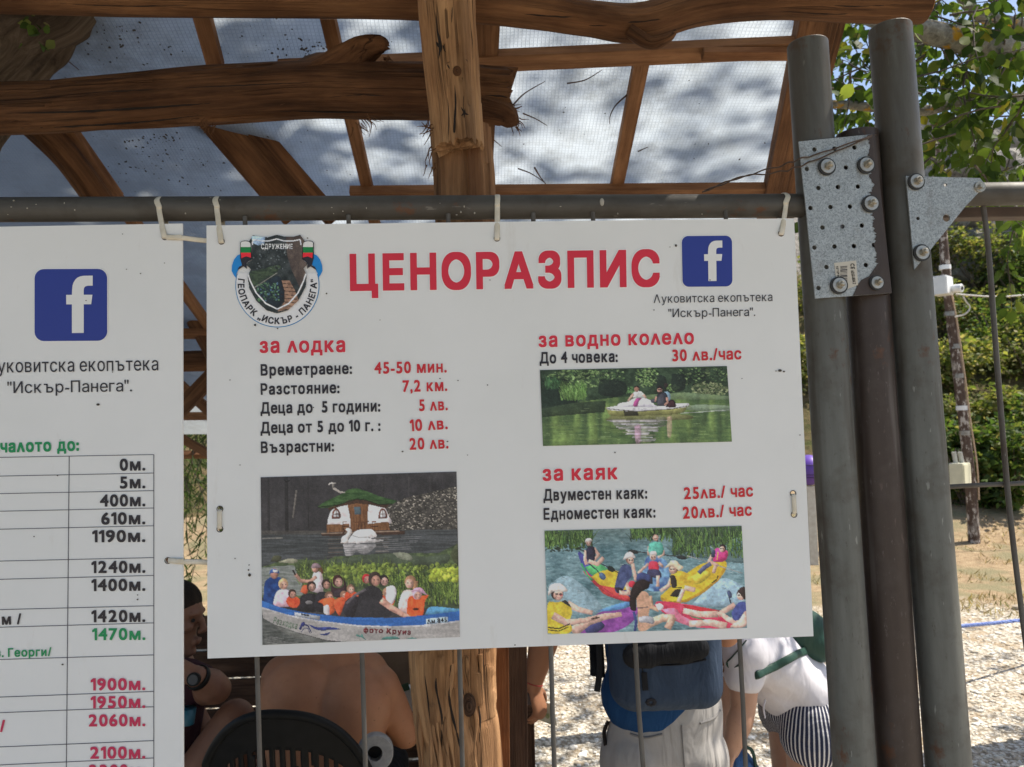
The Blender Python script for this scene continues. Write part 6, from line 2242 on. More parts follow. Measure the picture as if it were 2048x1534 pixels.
m_ = (yp - CAM[1]) / F
wb = thing('junction_box', 'white plastic junction box high on the utility pole', 'box', P(1884, 590, yp - .25))
mb = MB()
c = P(1884, 572, yp - .2)
u = Vector((.8, .6, 0))
v = Vector((.6, -.8, 0))
mb.box(c, u * 17 * m_, v * 14 * m_, Vector((0, 0, 19 * m_)), .012)
bx = mb.build('box_body', WBOX, wb)
mb = MB()
mb.box(c + v * 14.6 * m_, u * 15 * m_, v * .8 * m_, Vector((0, 0, 17 * m_)), .006)
mb.build('lid', WBOX, bx)
cm = thing('security_camera', 'small white bullet camera pointing out beside the white junction box', 'camera', P(1913, 578, yp - .3))
mb = MB()
c = P(1914, 577, yp - .3)
dv = Vector((.45, -.85, -.1)).normalized()
mb.tube([c - dv * 12 * m_, c - dv * 11.5 * m_, c + dv * 9 * m_, c + dv * 10 * m_], [6 * m_, 8.5 * m_, 8.5 * m_, 7.5 * m_], 16)
cb = mb.build('camera_body', WBOX, cm)
mb = MB()
mb.disc(c + dv * 10.1 * m_, dv, 4 * m_, .004, 14)
mb.build('lens', DARK, cb)
mb = MB()
mb.tube([P(1900, 580, yp - .2), P(1908, 585, yp - .25), c], 2.2 * m_, 8)
mb.build('bracket', WBOX, cm)
bb = thing('meter_box', 'cream metal meter box low on the utility pole', 'box', P(1920, 970, yp - .25))
mb = MB()
c = P(1920, 948, yp - .25)
mb.box(c, u * 19 * m_, v * 13 * m_, Vector((.0, 0, 22 * m_)), .01)
bx = mb.build('box_body', CREAM, bb)
mb = MB()
mb.box(c + v * 13.6 * m_, u * 16 * m_, v * .8 * m_, Vector((0, 0, 19 * m_)), .006)
mb.build('door', CREAM, bx)
for k in range(2):
    mb = MB()
    a = P(1912 + k * 12, 928, yp - .25)
    mb.tube([a, a + Vector((-.02, 0, 24 * m_))], 4.2 * m_, 10)
    mb.build('conduit', plain('conduit_grey', (.42, .42, .38, 1), (.5, .5, .45, 1)), bb)
CAB = plain('pale_cable', (.62, .60, .56, 1), (.5, .48, .44, 1))
for pts, lb in (([(1912, 588), (1945, 591), (1985, 593), (2048, 590), (2300, 560)], 'pale cable running right from the small camera'),
                ([(1926, 592), (1932, 603), (1940, 615), (1930, 628), (1910, 634)], 'short loop of pale cable under the small camera')):
    mb = MB()
    mb.tube(curve_pts([P(a, b, yp - .1) for a, b in pts], 30), .011, 6)
    tag(mb.build('cable', CAB), lb, 'cable')
mb = MB()
ctl = [P(1890, 1257, 3.6), P(1915, 1253, 3.7), P(1980, 1247, 3.9), P(2048, 1240, 4.1), P(2400, 1205, 5.4)]
for k in range(3):
    pts = curve_pts(ctl, 160)
    pts = [p + Vector((0, math.cos(i * .75 + k * 2.09) * .006, math.sin(i * .75 + k * 2.09) * .006)) for i, p in enumerate(pts)]
    mb.tube(pts, .0075, 6)
tag(mb.build('rope', plain('blue_rope', (.05, .10, .38, 1), (.22, .30, .55, 1), 60, .7)), 'blue twisted rope strung across the gravel at the right', 'rope')
# bits seen in the slit beside the price board
yv = 8.2
ball = thing('ball', 'purple ball resting on a white stake, glimpsed between price board and left grey post', 'ball', P(1618, 972, yv))
mb = MB()
c = P(1618, 940, yv)
br_ = .19
mb.ball(c, (br_, br_, br_), 24)
bo_ = mb.build('shell', plain('purple', (.10, .05, .32, 1), (.14, .06, .38, 1), 6, .4), ball)
mb = MB()
for zz in (-.05, -.085, .07):
    rr = 1.008 * math.sqrt(br_ ** 2 - zz ** 2)
    mb.tube([c + Vector((rr * math.cos(a), rr * math.sin(a), zz)) for a in [i * math.pi / 12 for i in range(24)]], .006, 6, close=True)
mb.build('stripe', plain('purple_dark', (.05, .02, .12, 1), (.07, .03, .16, 1)), bo_)
yv = 8.2
pk_ = thing('white_stake', 'whitewashed wooden stake under the purple ball', 'stake', P(1622, 1060, yv))
mb = MB()
a, b = P(1619, 972, yv), P(1623, 1060, yv)
mb.plank(a, Vector((b.x, yv, terrain(b.x, yv) - .05)), (1, 0, 0), .11, .09, .006)
mb.build('stake_shaft', plain('whitewash', (.6, .58, .52, 1), (.5, .46, .4, 1), 20, .8), pk_)
# ------------------------------------------------------------------ people
def skin_mat(name, c1, c2, c3):
    t = NT(name)
    co = t.coords()
    a, b = t.noise(co, 9, 5, .6), t.noise(co, 260, 3, .6)
    col = t.ramp(a, [(.3, c1), (.55, c2), (.75, c3)])
    sp = t.ramp(t.noise(co, 75, 3, .5), [(.68, 0.), (.74, .45)])
    col = t.mix(sp, col, tuple(x * .55 for x in c1[:3]) + (1,))
    col = t.mix(t.ramp(t.noise(co, 3.2, 4, .6), [(.38, .45), (.62, 0.)]), col, tuple(x * .72 for x in c1[:3]) + (1,))
    sp2 = t.ramp(t.noise(co, 130, 2, .5), [(.735, 0.), (.76, .8)])
    col = t.mix(sp2, col, tuple(x * .35 for x in c1[:3]) + (1,))
    p = t.pbsdf(col, .58, 0, t.bump(b, .12, .002), .4)
    p.inputs['Subsurface Weight'].default_value = .12
    p.inputs['Subsurface Radius'].default_value = (.02, .008, .004)
    p.inputs['Subsurface Scale'].default_value = .6
    return t.done(p.outputs[0])
SKIN = skin_mat('tanned_skin', (.38, .17, .090, 1), (.47, .22, .118, 1), (.53, .27, .15, 1))
SKIND = skin_mat('darker_skin', (.20, .095, .06, 1), (.26, .13, .082, 1), (.31, .165, .105, 1))
SKINF = skin_mat('fair_skin', (.46, .26, .17, 1), (.53, .31, .21, 1), (.58, .35, .25, 1))
HAIRD = wood('dark_hair', (.05, .035, .025, 1), (.03, .02, .015, 1), (.012, .009, .007, 1), 9, .3, .05, 300)
HAIRR = wood('auburn_hair', (.36, .17, .07, 1), (.25, .11, .045, 1), (.12, .05, .02, 1), 10, .3, .05, 300)
def cloth(name, c1, c2, weave=900, wr=9, fold=.5, rough=.85):
    t = NT(name)
    co = t.coords()
    a, f, w_ = t.noise(co, 22, 5, .6), t.noise(t.coords(scale=(1.6, 1, .55)), wr, 3, .5, 1.4), t.noise(co, weave, 2)
    col = t.mix(.45, t.ramp(a, [(.3, c1), (.7, c2)]), t.ramp(w_, [(.35, c1), (.65, c2)]))
    b1 = t.bump(f, fold, .03)
    b = t.n('ShaderNodeBump')
    b.inputs['Strength'].default_value = .2
    b.inputs['Distance'].default_value = .001
    t.l(w_, b.inputs['Height'])
    t.l(b1, b.inputs['Normal'])
    return t.done(t.pbsdf(col, rough, 0, b.outputs[0], .2).outputs[0])
class Flesh:
    """Tapered limbs and masses grown together into one continuous surface."""
    def __init__(s):
        s.mb = MB()
    def limb(s, p0, p1, r0, r1, wd=None, sx=1.0, sd=1.0, n=18):
        p0, p1 = Vector(p0), Vector(p1)
        d = p1 - p0
        ln = d.length or 1e-4
        u = d / ln
        a = Vector(wd) if wd is not None else (Vector((1, 0, 0)) if abs(u.x) < .8 else Vector((0, 0, 1)))
        a = (a - u * a.dot(u)).normalized()
        b = u.cross(a)
        rings = []
        for i in range(5):
            th = math.pi / 2 * (1 - i / 5 * 1.0)
            rings.append((-r0 * math.sin(th), r0 * math.cos(th)))
        for i in range(7):
            rings.append((ln * i / 6, lerp(r0, r1, i / 6)))
        for i in range(1, 6):
            th = math.pi / 2 * i / 5
            rings.append((ln + r1 * math.sin(th), r1 * math.cos(th)))
        vs, fs = [], []
        for h, r in rings:
            r = max(r, 1e-4)
            for j in range(n):
                t = 2 * math.pi * j / n
                vs.append(p0 + u * h + a * math.cos(t) * r * sx + b * math.sin(t) * r * sd)
        m = len(rings)
        for i in range(m - 1):
            for j in range(n):
                j2 = (j + 1) % n
                fs.append((i * n + j, i * n + j2, (i + 1) * n + j2, (i + 1) * n + j))
        fs.append(tuple(range(n))[::-1])
        fs.append(tuple((m - 1) * n + j for j in range(n)))
        s.mb.add(vs, fs)
    def chain(s, pts, rad, **k):
        for i in range(len(pts) - 1):
            s.limb(pts[i], pts[i + 1], rad[i], rad[i + 1], **k)
    def ell(s, c, r, axes=None, seg=24):
        s.mb.ball(c, r, seg, axes)
    def build(s, name, mat, parent, voxel=.007, smooth=6, wc=True, fac=.5):
        o = s.mb.build(name, None)
        m = o.modifiers.new('grow', 'REMESH')
        m.mode = 'VOXEL'
        m.voxel_size = voxel
        m.use_smooth_shade = True
        q = o.modifiers.new('soften', 'SMOOTH')
        q.factor = fac
        q.iterations = smooth
        dg = bpy.context.evaluated_depsgraph_get()
        me = bpy.data.meshes.new_from_object(o.evaluated_get(dg))
        old_ = o.data
        o.modifiers.clear()
        o.data = me
        bpy.data.meshes.remove(old_)
        me.name = name
        if 'wc' in me.attributes:
            me.attributes.remove(me.attributes['wc'])
        co = np.zeros(len(me.vertices) * 3, np.float32)
        me.vertices.foreach_get('co', co)
        at = me.attributes.new('wc', 'FLOAT_VECTOR', 'POINT')
        at.data.foreach_set('vector', co)
        me.polygons.foreach_set('use_smooth', np.ones(len(me.polygons), bool))
        me.materials.clear()
        me.materials.append(mat)
        if parent is not None:
            hang(o, parent)
        return o
def hand(fl, wr, d, palm_n, curl=.5, k=1.0, side=1):
    """Five-fingered hand at wrist wr, pointing along d, palm facing palm_n; side = +-1 puts the thumb."""
    wr, d = Vector(wr), Vector(d).normalized()
    n = Vector(palm_n)
    n = (n - d * n.dot(d)).normalized()
    a = d.cross(n) * side                      # towards the thumb
    pc = wr + d * .048 * k
    fl.limb(wr - d * .01, wr + d * .085 * k, .026 * k, .034 * k, wd=a, sx=1.15, sd=.48)
    fl.ell(wr + d * .035 * k + a * .020 * k + n * .008 * k, (.018 * k, .026 * k, .015 * k), (a, d, n), 14)
    for i, (off, ln) in enumerate(((.028, .070), (.010, .080), (-.009, .074), (-.027, .058))):
        b = wr + d * (.088 - abs(off - .005) * .25) * k + a * off * k
        c = curl * (1 + .12 * i)
        dd, p = d.copy(), b
        for sg, fr in enumerate((.45, .31, .24)):
            dd = (dd * math.cos(c * .6) + n * math.sin(c * .6)).normalized()
            q = p + dd * ln * fr * k
            fl.limb(p, q, (.0092 - .0010 * sg) * k, (.0084 - .0010 * sg) * k, n=10)
            p = q
    dd = (d * .62 + a * .75 + n * .25).normalized()
    p = wr + d * .025 * k + a * .026 * k
    for sg, ln in enumerate((.040, .032, .026)):
        q = p + dd * ln * k
        fl.limb(p, q, (.0125 - .0015 * sg) * k, (.011 - .0015 * sg) * k, n=10)
        p = q
        dd = (dd + d * .30 + n * .22 * curl).normalized()
def headform(fl, c, face, up=(0, 0, 1), k=1.0):
    """Head with brow, nose, lips, chin and ears, c = its centre."""
    f = Vector(face).normalized()
    u = Vector(up)
    u = (u - f * u.dot(f)).normalized()
    s = f.cross(u)
    c = Vector(c)
    ax = (s, f, u)
    fl.ell(c + u * .025 * k - f * .008 * k, (.074 * k, .094 * k, .090 * k), ax)
    fl.limb(c - u * .03 * k + f * .022 * k, c - u * .085 * k + f * .050 * k, .060 * k, .030 * k, wd=s, sx=1.0, sd=.95)
    fl.ell(c - u * .098 * k + f * .066 * k, (.024 * k, .018 * k, .016 * k), ax, 14)          # chin
    fl.ell(c + u * .028 * k + f * .074 * k, (.050 * k, .016 * k, .013 * k), ax, 16)          # brow
    fl.limb(c + u * .018 * k + f * .084 * k, c - u * .024 * k + f * .103 * k, .008 * k, .0115 * k)   # nose
    for q in (-1, 1):
        fl.ell(c - u * .030 * k + f * .094 * k + s * q * .012 * k, (.009 * k, .010 * k, .008 * k), ax, 12)
        fl.ell(c - u * .012 * k + f * .066 * k + s * q * .040 * k, (.020 * k, .018 * k, .016 * k), ax, 14)   # cheek
        fl.ell(c - u * .003 * k - f * .010 * k + s * q * .076 * k, (.007 * k, .019 * k, .032 * k), ax, 14)   # ear
    fl.ell(c - u * .058 * k + f * .086 * k, (.022 * k, .011 * k, .007 * k), ax, 14)
    fl.ell(c - u * .070 * k + f * .083 * k, (.019 * k, .011 * k, .007 * k), ax, 14)
    return s, f, u
def torso(fl, pel, waist, chest, neck, right, k=1.0, kw=1.0):
    r = Vector(right).normalized()
    fl.limb(pel, waist, .115 * k, .105 * k, wd=r, sx=1.42 * kw, sd=.98)
    fl.limb(waist, chest, .105 * k, .125 * k, wd=r, sx=1.38 * kw, sd=.92)
    fl.limb(chest, Vector(chest).lerp(Vector(neck), .45), .125 * k, .095 * k, wd=r, sx=1.35 * kw, sd=.82)
def leg(fl, hip, knee, ank, toe, k=1.0):
    fl.chain([hip, knee], [.088 * k, .060 * k])
    kn, an = Vector(knee), Vector(ank)
    fl.chain([kn, kn.lerp(an, .3), an], [.058 * k, .056 * k, .036 * k])
    fl.chain([an, toe], [.036 * k, .030 * k])
def arm(fl, sh, el, wr, k=1.0):
    s_, e_, w_ = Vector(sh), Vector(el), Vector(wr)
    fl.chain([s_, s_.lerp(e_, .35), e_], [.056 * k, .052 * k, .040 * k])
    fl.chain([e_, e_.lerp(w_, .3), w_], [.040 * k, .043 * k, .027 * k])
V = Vector

# ---- man with the backpack, seen from behind
y = .98
man = thing('person', 'person in grey trousers and blue shirt with a blue backpack, seen from behind', 'person', (P(1328, 1470, y).x, y, 0))
pel, wai, che, nek = P(1327, 1478, y), P(1322, 1395, y + .01), P(1318, 1225, y + .03), P(1318, 1085, y + .05)
hd_ = nek + V((0, .03, .16))
shl, shr = P(1212, 1120, y + .03), P(1424, 1118, y + .03)
ell_, elr = P(1188, 1268, y + .06), P(1452, 1268, y + .08)
wrl, wrr = ell_ + V((.10, .2, .06)), elr + V((-.10, .2, .08))
hpl, hpr = pel + V((-.085, 0, -.03)), pel + V((.085, 0, -.03))
knl, knr = V((hpl.x - .02, y + .02, .49)), V((hpr.x + .02, y + .04, .49))
anl, anr = V((knl.x - .01, y - .01, .085)), V((knr.x + .02, y + .01, .085))
fl = Flesh()
headform(fl, hd_, (0, 1, -.05))
fl.limb(nek - V((0, 0, .04)), hd_ - V((0, .02, .04)), .056, .052)
torso(fl, pel, wai, che, nek, (1, 0, 0), .93)
fl.limb(shl, shr, .06, .06)
for s_, e_, w_, sd in ((shl, ell_, wrl, -1), (shr, elr, wrr, 1)):
    arm(fl, s_, e_, w_)
    hand(fl, w_, w_ - e_, (-sd, 0, -.3), .8, 1, -sd)
for h, k_, a in ((hpl, knl, anl), (hpr, knr, anr)):
    leg(fl, h, k_, a, a + V((0, .13, -.045)), .93)
fl.build('body', SKIN, man)
fl = Flesh()
fl.ell(hd_ + V((0, -.014, .034)), (.082, .098, .090))
fl.build('hair', HAIRD, man, .008)
TSH = cloth('blue_shirt', (.010, .048, .135, 1), (.014, .062, .17, 1), 700, 9, .5)
fl = Flesh()
torso(fl, P(1322, 1380, y), wai, che, nek + V((0, 0, -.03)), (1, 0, 0), 1.02, 1.0)
fl.limb(shl, shr, .070, .070)
fl.limb(P(1318, 1372, y), P(1302, 1404, y), .120, .120, wd=(1, 0, -.16), sx=1.30, sd=1.02)
for s_, e_ in ((shl, ell_), (shr, elr)):
    fl.limb(s_, V(s_).lerp(e_, .62), .070, .062)
fl.build('shirt', TSH, man, .008, 8)
TRO = cloth('grey_trousers', (.35, .33, .31, 1), (.42, .40, .375, 1), 800, 6, .7)
fl = Flesh()
w0 = P(1338, 1408, y)
fl.limb(w0, pel + V((0, 0, -.02)), .118, .128, wd=(1, 0, 0), sx=1.34, sd=1.0)
for sx, h, k_, a in ((-1, hpl, knl, anl), (1, hpr, knr, anr)):
    fl.ell(h + V((-.004 * sx, -.052, -.015)), (.088, .078, .098))
    fl.chain([h + V((0, 0, -.02)), k_, a + V((0, 0, .0))], [.104, .080, .066])
tro = fl.build('trousers', TRO, man, .008, 5)
POCK = cloth('pocket_edge', (.21, .20, .19, 1), (.25, .24, .23, 1), 800, 6, .2)
def on_back(o, px, py, y_guess):
    """Point on the surface of mesh o seen along a sight line."""
    d = V(ray(px, py)).normalized()
    m = o.matrix_basis
    q = o.parent
    while q is not None:
        m = q.matrix_basis @ m
        q = q.parent
    mi = m.inverted()
    ok, loc, nor, idx = o.ray_cast(mi @ V(CAM), (mi.to_3x3() @ d).normalized())
    return (m @ loc) if ok else P(px, py, y_guess)
def strip_on(o, pts, r, name, mat, parent, flat=.4, lift=.002, n=24, y_guess=1.0):
    q = curve_pts([on_back(o, a, b, y_guess) for a, b in pts], n)
    q = [p - V(ray(1024, 767)).normalized() * lift for p in q]
    mb = MB()
    mb.tube(q, r, 8, .1, 1, 20)
    return mb.build(name, mat, parent)
bpy.context.view_layer.update()
strip_on(tro, [(1260, 1467), (1290, 1475), (1324, 1468)], .0035, 'pocket', POCK, tro, y_guess=y)
strip_on(tro, [(1400, 1446), (1425, 1437), (1440, 1420)], .0035, 'pocket', POCK, tro, y_guess=y)
strip_on(tro, [(1363, 1450), (1366, 1490), (1369, 1534), (1371, 1580)], .0022, 'seam', POCK, tro, y_guess=y)
# drying cracks in the logs
CRK = plain('crack_dark', (.010, .006, .004, 1), (.02, .012, .008, 1), 40, .95)
def crack(o, pts, r=.0016, g=.4):
    n = 40
    q = curve_pts([on_back(o, a, b, g) for a, b in pts], n)
    mb = MB()
    mb.tube([p + V((0, .0006, .0012 * mnoise.noise(p * 60))) for p in q], [r * (.25 + math.sin(math.pi * i / (n - 1))) * (1 + .5 * mnoise.noise(q[i] * 40)) for i in range(n)], 6)
    mb.build('crack', CRK, o)
for pts, r in (([(5, 226), (160, 223), (330, 213), (420, 206)], .0022), ([(0, 256), (150, 252), (290, 243), (400, 230)], .0018), ([(360, 176), (500, 170), (640, 164)], .0014), ([(560, 222), (700, 224), (820, 221)], .0016),
               ([(120, 190), (240, 182), (330, 178)], .0012), ([(965, 190), (1000, 192), (1018, 196)], .0014), ([(640, 196), (720, 190), (800, 192)], .0010)):
    crack(mid_log, pts, r)
for pts, r in (([(1035, 27), (1100, 32), (1168, 35)], .0014), ([(1220, 46), (1290, 42), (1352, 34)], .0014), ([(1172, 51), (1215, 51)], .0009), ([(1560, 22), (1660, 28), (1740, 24)], .0012), ([(100, 6), (260, 12), (420, 10)], .0011), ([(1640, 10), (1730, 12), (1800, 8)], .0012)):
    crack(top_log, pts, r)
for pts, r in (([(909, 165), (911, 210), (909, 262), (914, 290)], .0020), ([(924, 150), (927, 200), (925, 250)], .0010), ([(872, 20), (876, 70), (888, 120)], .0012), ([(938, 30), (944, 80), (946, 130)], .0010), ([(895, 190), (898, 240), (896, 285)], .0011), ([(905, 10), (903, 50)], .0009), ([(876, 62), (881, 92), (878, 118)], .0026), ([(884, 78), (888, 98), (893, 106)], .0018), ([(872, 84), (880, 96)], .0016), ([(920, 212), (930, 226), (938, 230)], .0022), ([(922, 232), (932, 222)], .0018), ([(930, 214), (928, 238)], .0016), ([(894, 128), (900, 138)], .001), ([(930, 118), (936, 124)], .001)):
    crack(up, pts, r)
for pts, r in (([(880, 1305), (872, 1370), (884, 1440), (880, 1520)], .0020), ([(905, 1302), (898, 1390), (915, 1470), (930, 1534)], .0024), ([(925, 1310), (922, 1360), (930, 1400)], .0016), ([(952, 1380), (960, 1440), (958, 1500)], .0016), ([(846, 1310), (856, 1400), (868, 1500)], .0016), ([(966, 1310), (968, 1370)], .0012)):
    crack(gp, pts, r)
# side pocket slot
strip_on(tro, [(1216, 1442), (1208, 1464), (1211, 1490)], .006, 'side_pocket', cloth('pocket_dark', (.02, .016, .015, 1), (.03, .025, .02, 1)), tro, y_guess=y)
# backpack
BPB = cloth('backpack_blue', (.028, .045, .078, 1), (.048, .072, .115, 1), 600, 12, .35)
BPD = cloth('backpack_black', (.010, .011, .014, 1), (.018, .019, .022, 1), 600, 12, .4)
bp = thing('backpack', 'blue backpack with a black top pocket worn by the person in grey trousers', 'backpack', P(1322, 1415, y - .15))
yb_ = y - .17
fl = Flesh()
c0, c1 = P(1322, 1377, yb_), P(1318, 1130, yb_ + .03)
def rbox(fl, c, w_, d_, h_, r=.05):
    """Rounded slab from capsules."""
    for sx in (-1, 1):
        fl.limb(c + V((sx * (w_ - r), 0, -h_ + r)), c + V((sx * (w_ - r), 0, h_ - r)), r, r, sx=1, sd=d_ / r if d_ / r < 1.6 else 1.6)
    for k_ in range(5):
        x = lerp(-(w_ - r), w_ - r, k_ / 4)
        fl.limb(c + V((x, 0, -h_ + r)), c + V((x, 0, h_ - r)), r * 1.05, r * 1.05, sx=1.2, sd=d_ / r if d_ / r < 1.6 else 1.6)
cm_ = (c0 + c1) / 2
cm_.x += .004
rbox(fl, cm_ + V((.006, .0, .0)), .140, .085, (c1.z - c0.z) / 2 + .055, .055)
pack = fl.build('pack_body', BPB, bp, .008, 8)
fl = Flesh()
for k_ in range(6):
    a = P(1272 + k_ * 24, 1312 - k_ * 3, yb_ - .075)
    fl.ell(a, (.038, .020, .034 + .004 * math.sin(k_ * 2)))
fl.build('top_pocket', BPD, pack, .006, 6)
bpy.context.view_layer.update()
mb = MB()
p0_ = on_back(pack, 1283, 1330, yb_)
mb.tube([p0_ + V((0, -.004, .0)), p0_ + V((.002, -.006, -.018))], .0018, 6)
mb.box(p0_ + V((.006, -.006, -.040)), (.0075, 0, 0), (0, .003, 0), (-.001, 0, .023), .002)
mb.build('zip_pull', BPD, pack)
strip_on(pack, [(1262, 1330), (1300, 1330), (1360, 1328), (1412, 1318)], .0025, 'seam', BPD, pack, y_guess=yb_)
# worn emblem: four petals in a diamond
mb = MB()
for k_ in range(8):
    an = k_ * math.pi / 4
    cx, cy = 1302 + math.cos(an) * 7.5, 1404 + math.sin(an) * 5.5
    p = on_back(pack, cx, cy, yb_) + V((0, -.0016, 0))
    mb.ball(p, (.0055, .0012, .0045), 8)
mb.build('emblem', cloth('emblem_dark', (.022, .022, .028, 1), (.03, .03, .035, 1)), pack)
mb = MB()
mb.tube(curve_pts([P(1197, 1200, yb_ + .05), P(1198, 1290, yb_), P(1199, 1340, yb_ - .01), P(1194, 1383, yb_ - .01)], 24), .0085, 8, flat=((1, 0, 0), 1, .2))
mb.build('strap', BPD, bp)
for sx in (-1, 1):
    mb = MB()
    a = V(shl if sx < 0 else shr).lerp(nek, .4)
    mb.tube(curve_pts([cm_ + V((sx * .10, .05, .19)), a + V((0, -.05, .075)), a + V((0, .06, .075)), a + V((0, .14, -.05)), cm_ + V((sx * .14, .22, -.02)), cm_ + V((sx * .165, .10, -.16))], 40), .022, 10, flat=((1, 0, 0), 1, .2))
    mb.build('shoulder_strap', BPD, bp)

# ---- woman bending down
y = 1.42
wom = thing('person', 'person in white T-shirt and striped shorts bending down beside the posts', 'person', (P(1595, 1440, y).x, y, 0))
pel, wai, che, nek = P(1604, 1402, y), P(1574, 1348, y - .01), P(1520, 1304, y - .03), P(1462, 1264, y - .05)
ax_ = (nek - pel).normalized()
hd_ = nek + V((-.13, -.02, -.02))
shn, shf = P(1490, 1306, y - .17), P(1478, 1290, y + .14)
eln, elf = P(1486, 1420, y - .19), P(1452, 1400, y + .10)
wrn, wrf = P(1463, 1500, y - .20), P(1440, 1490, y + .06)
hpn, hpf = pel + V((.0, -.08, -.04)), pel + V((0, .08, -.04))
fl = Flesh()
headform(fl, hd_, (-.75, -.05, -.65), (-.6, 0, .8))
fl.limb(nek, hd_ + V((.03, 0, 0)), .05, .048)
rt = V((0, 1, 0))
torso(fl, pel, wai, che, nek, rt, .92, .95)
fl.limb(shn, shf, .056, .056)
for s_, e_, w_, sd in ((shn, eln, wrn, 1), (shf, elf, wrf, -1)):
    arm(fl, s_, e_, w_, 1.0)
    hand(fl, w_, w_ - e_, (-1, 0, 0), .7, .95, sd)
for h, dx, dy in ((hpn, -.03, -.02), (hpf, .0, .05)):
    kn = V((h.x + dx, h.y + dy, .47))
    an = V((kn.x + .03, kn.y + .02, .08))
    leg(fl, h, kn, an, an + V((-.12, -.03, -.045)), 1.0)
    fl.limb(h, kn, .098, .062)
fl.build('body', SKINF, wom)
fl = Flesh()
fl.ell(hd_ + V((.02, 0, .04)), (.095, .085, .088))
mb = MB()
hairp = [(hd_ + V((.02, -.06 + k_ * .006, .03)), P(1440 + k_ * 2, 1285, y - .16), P(1436 + (k_ % 5) * 4, 1318, y - .17), P(1438 + (k_ % 7) * 4, 1345 - (k_ % 3) * 12, y - .17)) for k_ in range(16)]
fl.build('hair', HAIRR, wom, .008)
for k_, c in enumerate(hairp):
    mb.tube(curve_pts(c, 14), [.009 * (1 - .065 * i) for i in range(14)], 7, .2, k_, 20)
mb.build('hair_strands', HAIRR, wom)
TEE = cloth('white_tee', (.62, .60, .64, 1), (.70, .68, .71, 1), 800, 6, .4)
fl = Flesh()
torso(fl, P(1592, 1366, y), wai, che, nek, rt, 1.06, .98)
fl.limb(P(1578, 1354, y), P(1592, 1366, y), .116, .118, wd=rt, sx=1.35, sd=1.02)
fl.limb(shn, shf, .074, .074)
fl.limb(che + V((0, 0, -.05)), wai + V((0, 0, -.06)), .10, .10, wd=rt, sx=1.2, sd=1.0)
fl.limb(shn, V(shn).lerp(eln, .40), .072, .066)
fl.limb(shf, V(shf).lerp(elf, .40), .072, .066)
fl.limb(V(shn), che, .08, .10)
tee = fl.build('tshirt', TEE, wom, .008, 7)
SH_ = NT('striped_cotton')
_co = SH_.coords()
_at = SH_.n('ShaderNodeSeparateXYZ')
SH_.l(SH_.coords(attr='wc'), _at.inputs[0])
_sp = SH_.n('ShaderNodeSeparateXYZ')
_nz = SH_.noise(_co, 6, 2)
SH_.l(_co, _sp.inputs[0])
_m = SH_.n('ShaderNodeMath', operation='MULTIPLY')
_m.inputs[1].default_value = 2 * math.pi / .0125
_a = SH_.n('ShaderNodeMath', operation='ADD')
_b = SH_.n('ShaderNodeMath', operation='MULTIPLY')
_b.inputs[1].default_value = .006
SH_.l(_nz, _b.inputs[0])
SH_.l(_at.outputs[0], _a.inputs[0])
SH_.l(_b.outputs[0], _a.inputs[1])
_z = SH_.n('ShaderNodeMath', operation='MULTIPLY_ADD')
_z.inputs[1].default_value = .0
SH_.l(_sp.outputs[2], _z.inputs[0])
SH_.l(_a.outputs[0], _z.inputs[2])
SH_.l(_z.outputs[0], _m.inputs[0])
_s = SH_.n('ShaderNodeMath', operation='SINE')
SH_.l(_m.outputs[0], _s.inputs[0])
_c = SH_.ramp(_s.outputs[0], [(.42, (.025, .03, .06, 1)), (.58, (.66, .65, .66, 1))])
SHORT = SH_.done(SH_.pbsdf(_c, .85, 0, SH_.bump(SH_.noise(_co, 9, 3, .5, 1.), .5, .03), .2).outputs[0])
fl = Flesh()
fl.limb(P(1592, 1374, y), pel, .116, .130, wd=rt, sx=1.30, sd=1.04)
for h, dx, dy in ((hpn, -.022, -.02), (hpf, .0, .04)):
    fl.ell(h + V((.05, 0, .0)), (.10, .095, .105))
    fl.limb(h + V((0, 0, .0)), h + V((dx * .4, dy, -.035)), .118, .112)
sh_ = fl.build('shorts', SHORT, wom, .008, 4)
co_ = np.zeros(len(sh_.data.vertices) * 3, np.float32)
sh_.data.vertices.foreach_get('co', co_)
co_ = co_.reshape(-1, 3)
near_ = co_[:, 1] < pel.y
cx2_ = np.where(near_, hpn.x, hpf.x) + .01
cy2_ = np.where(near_, hpn.y + .02, hpf.y - .02)
ar_ = np.stack([np.arctan2(co_[:, 0] - cx2_, -(co_[:, 1] - cy2_)) * .125, co_[:, 1], co_[:, 2]], 1)
sh_.data.attributes['wc'].data.foreach_set('vector', ar_.astype(np.float32).ravel())
mb = MB()
mb.tube(curve_pts([P(1531, 1400, y - .14), P(1527, 1415, y - .15), P(1530, 1436, y - .15)], 10), .003, 6)
mb.build('drawstring', TEE, sh_)
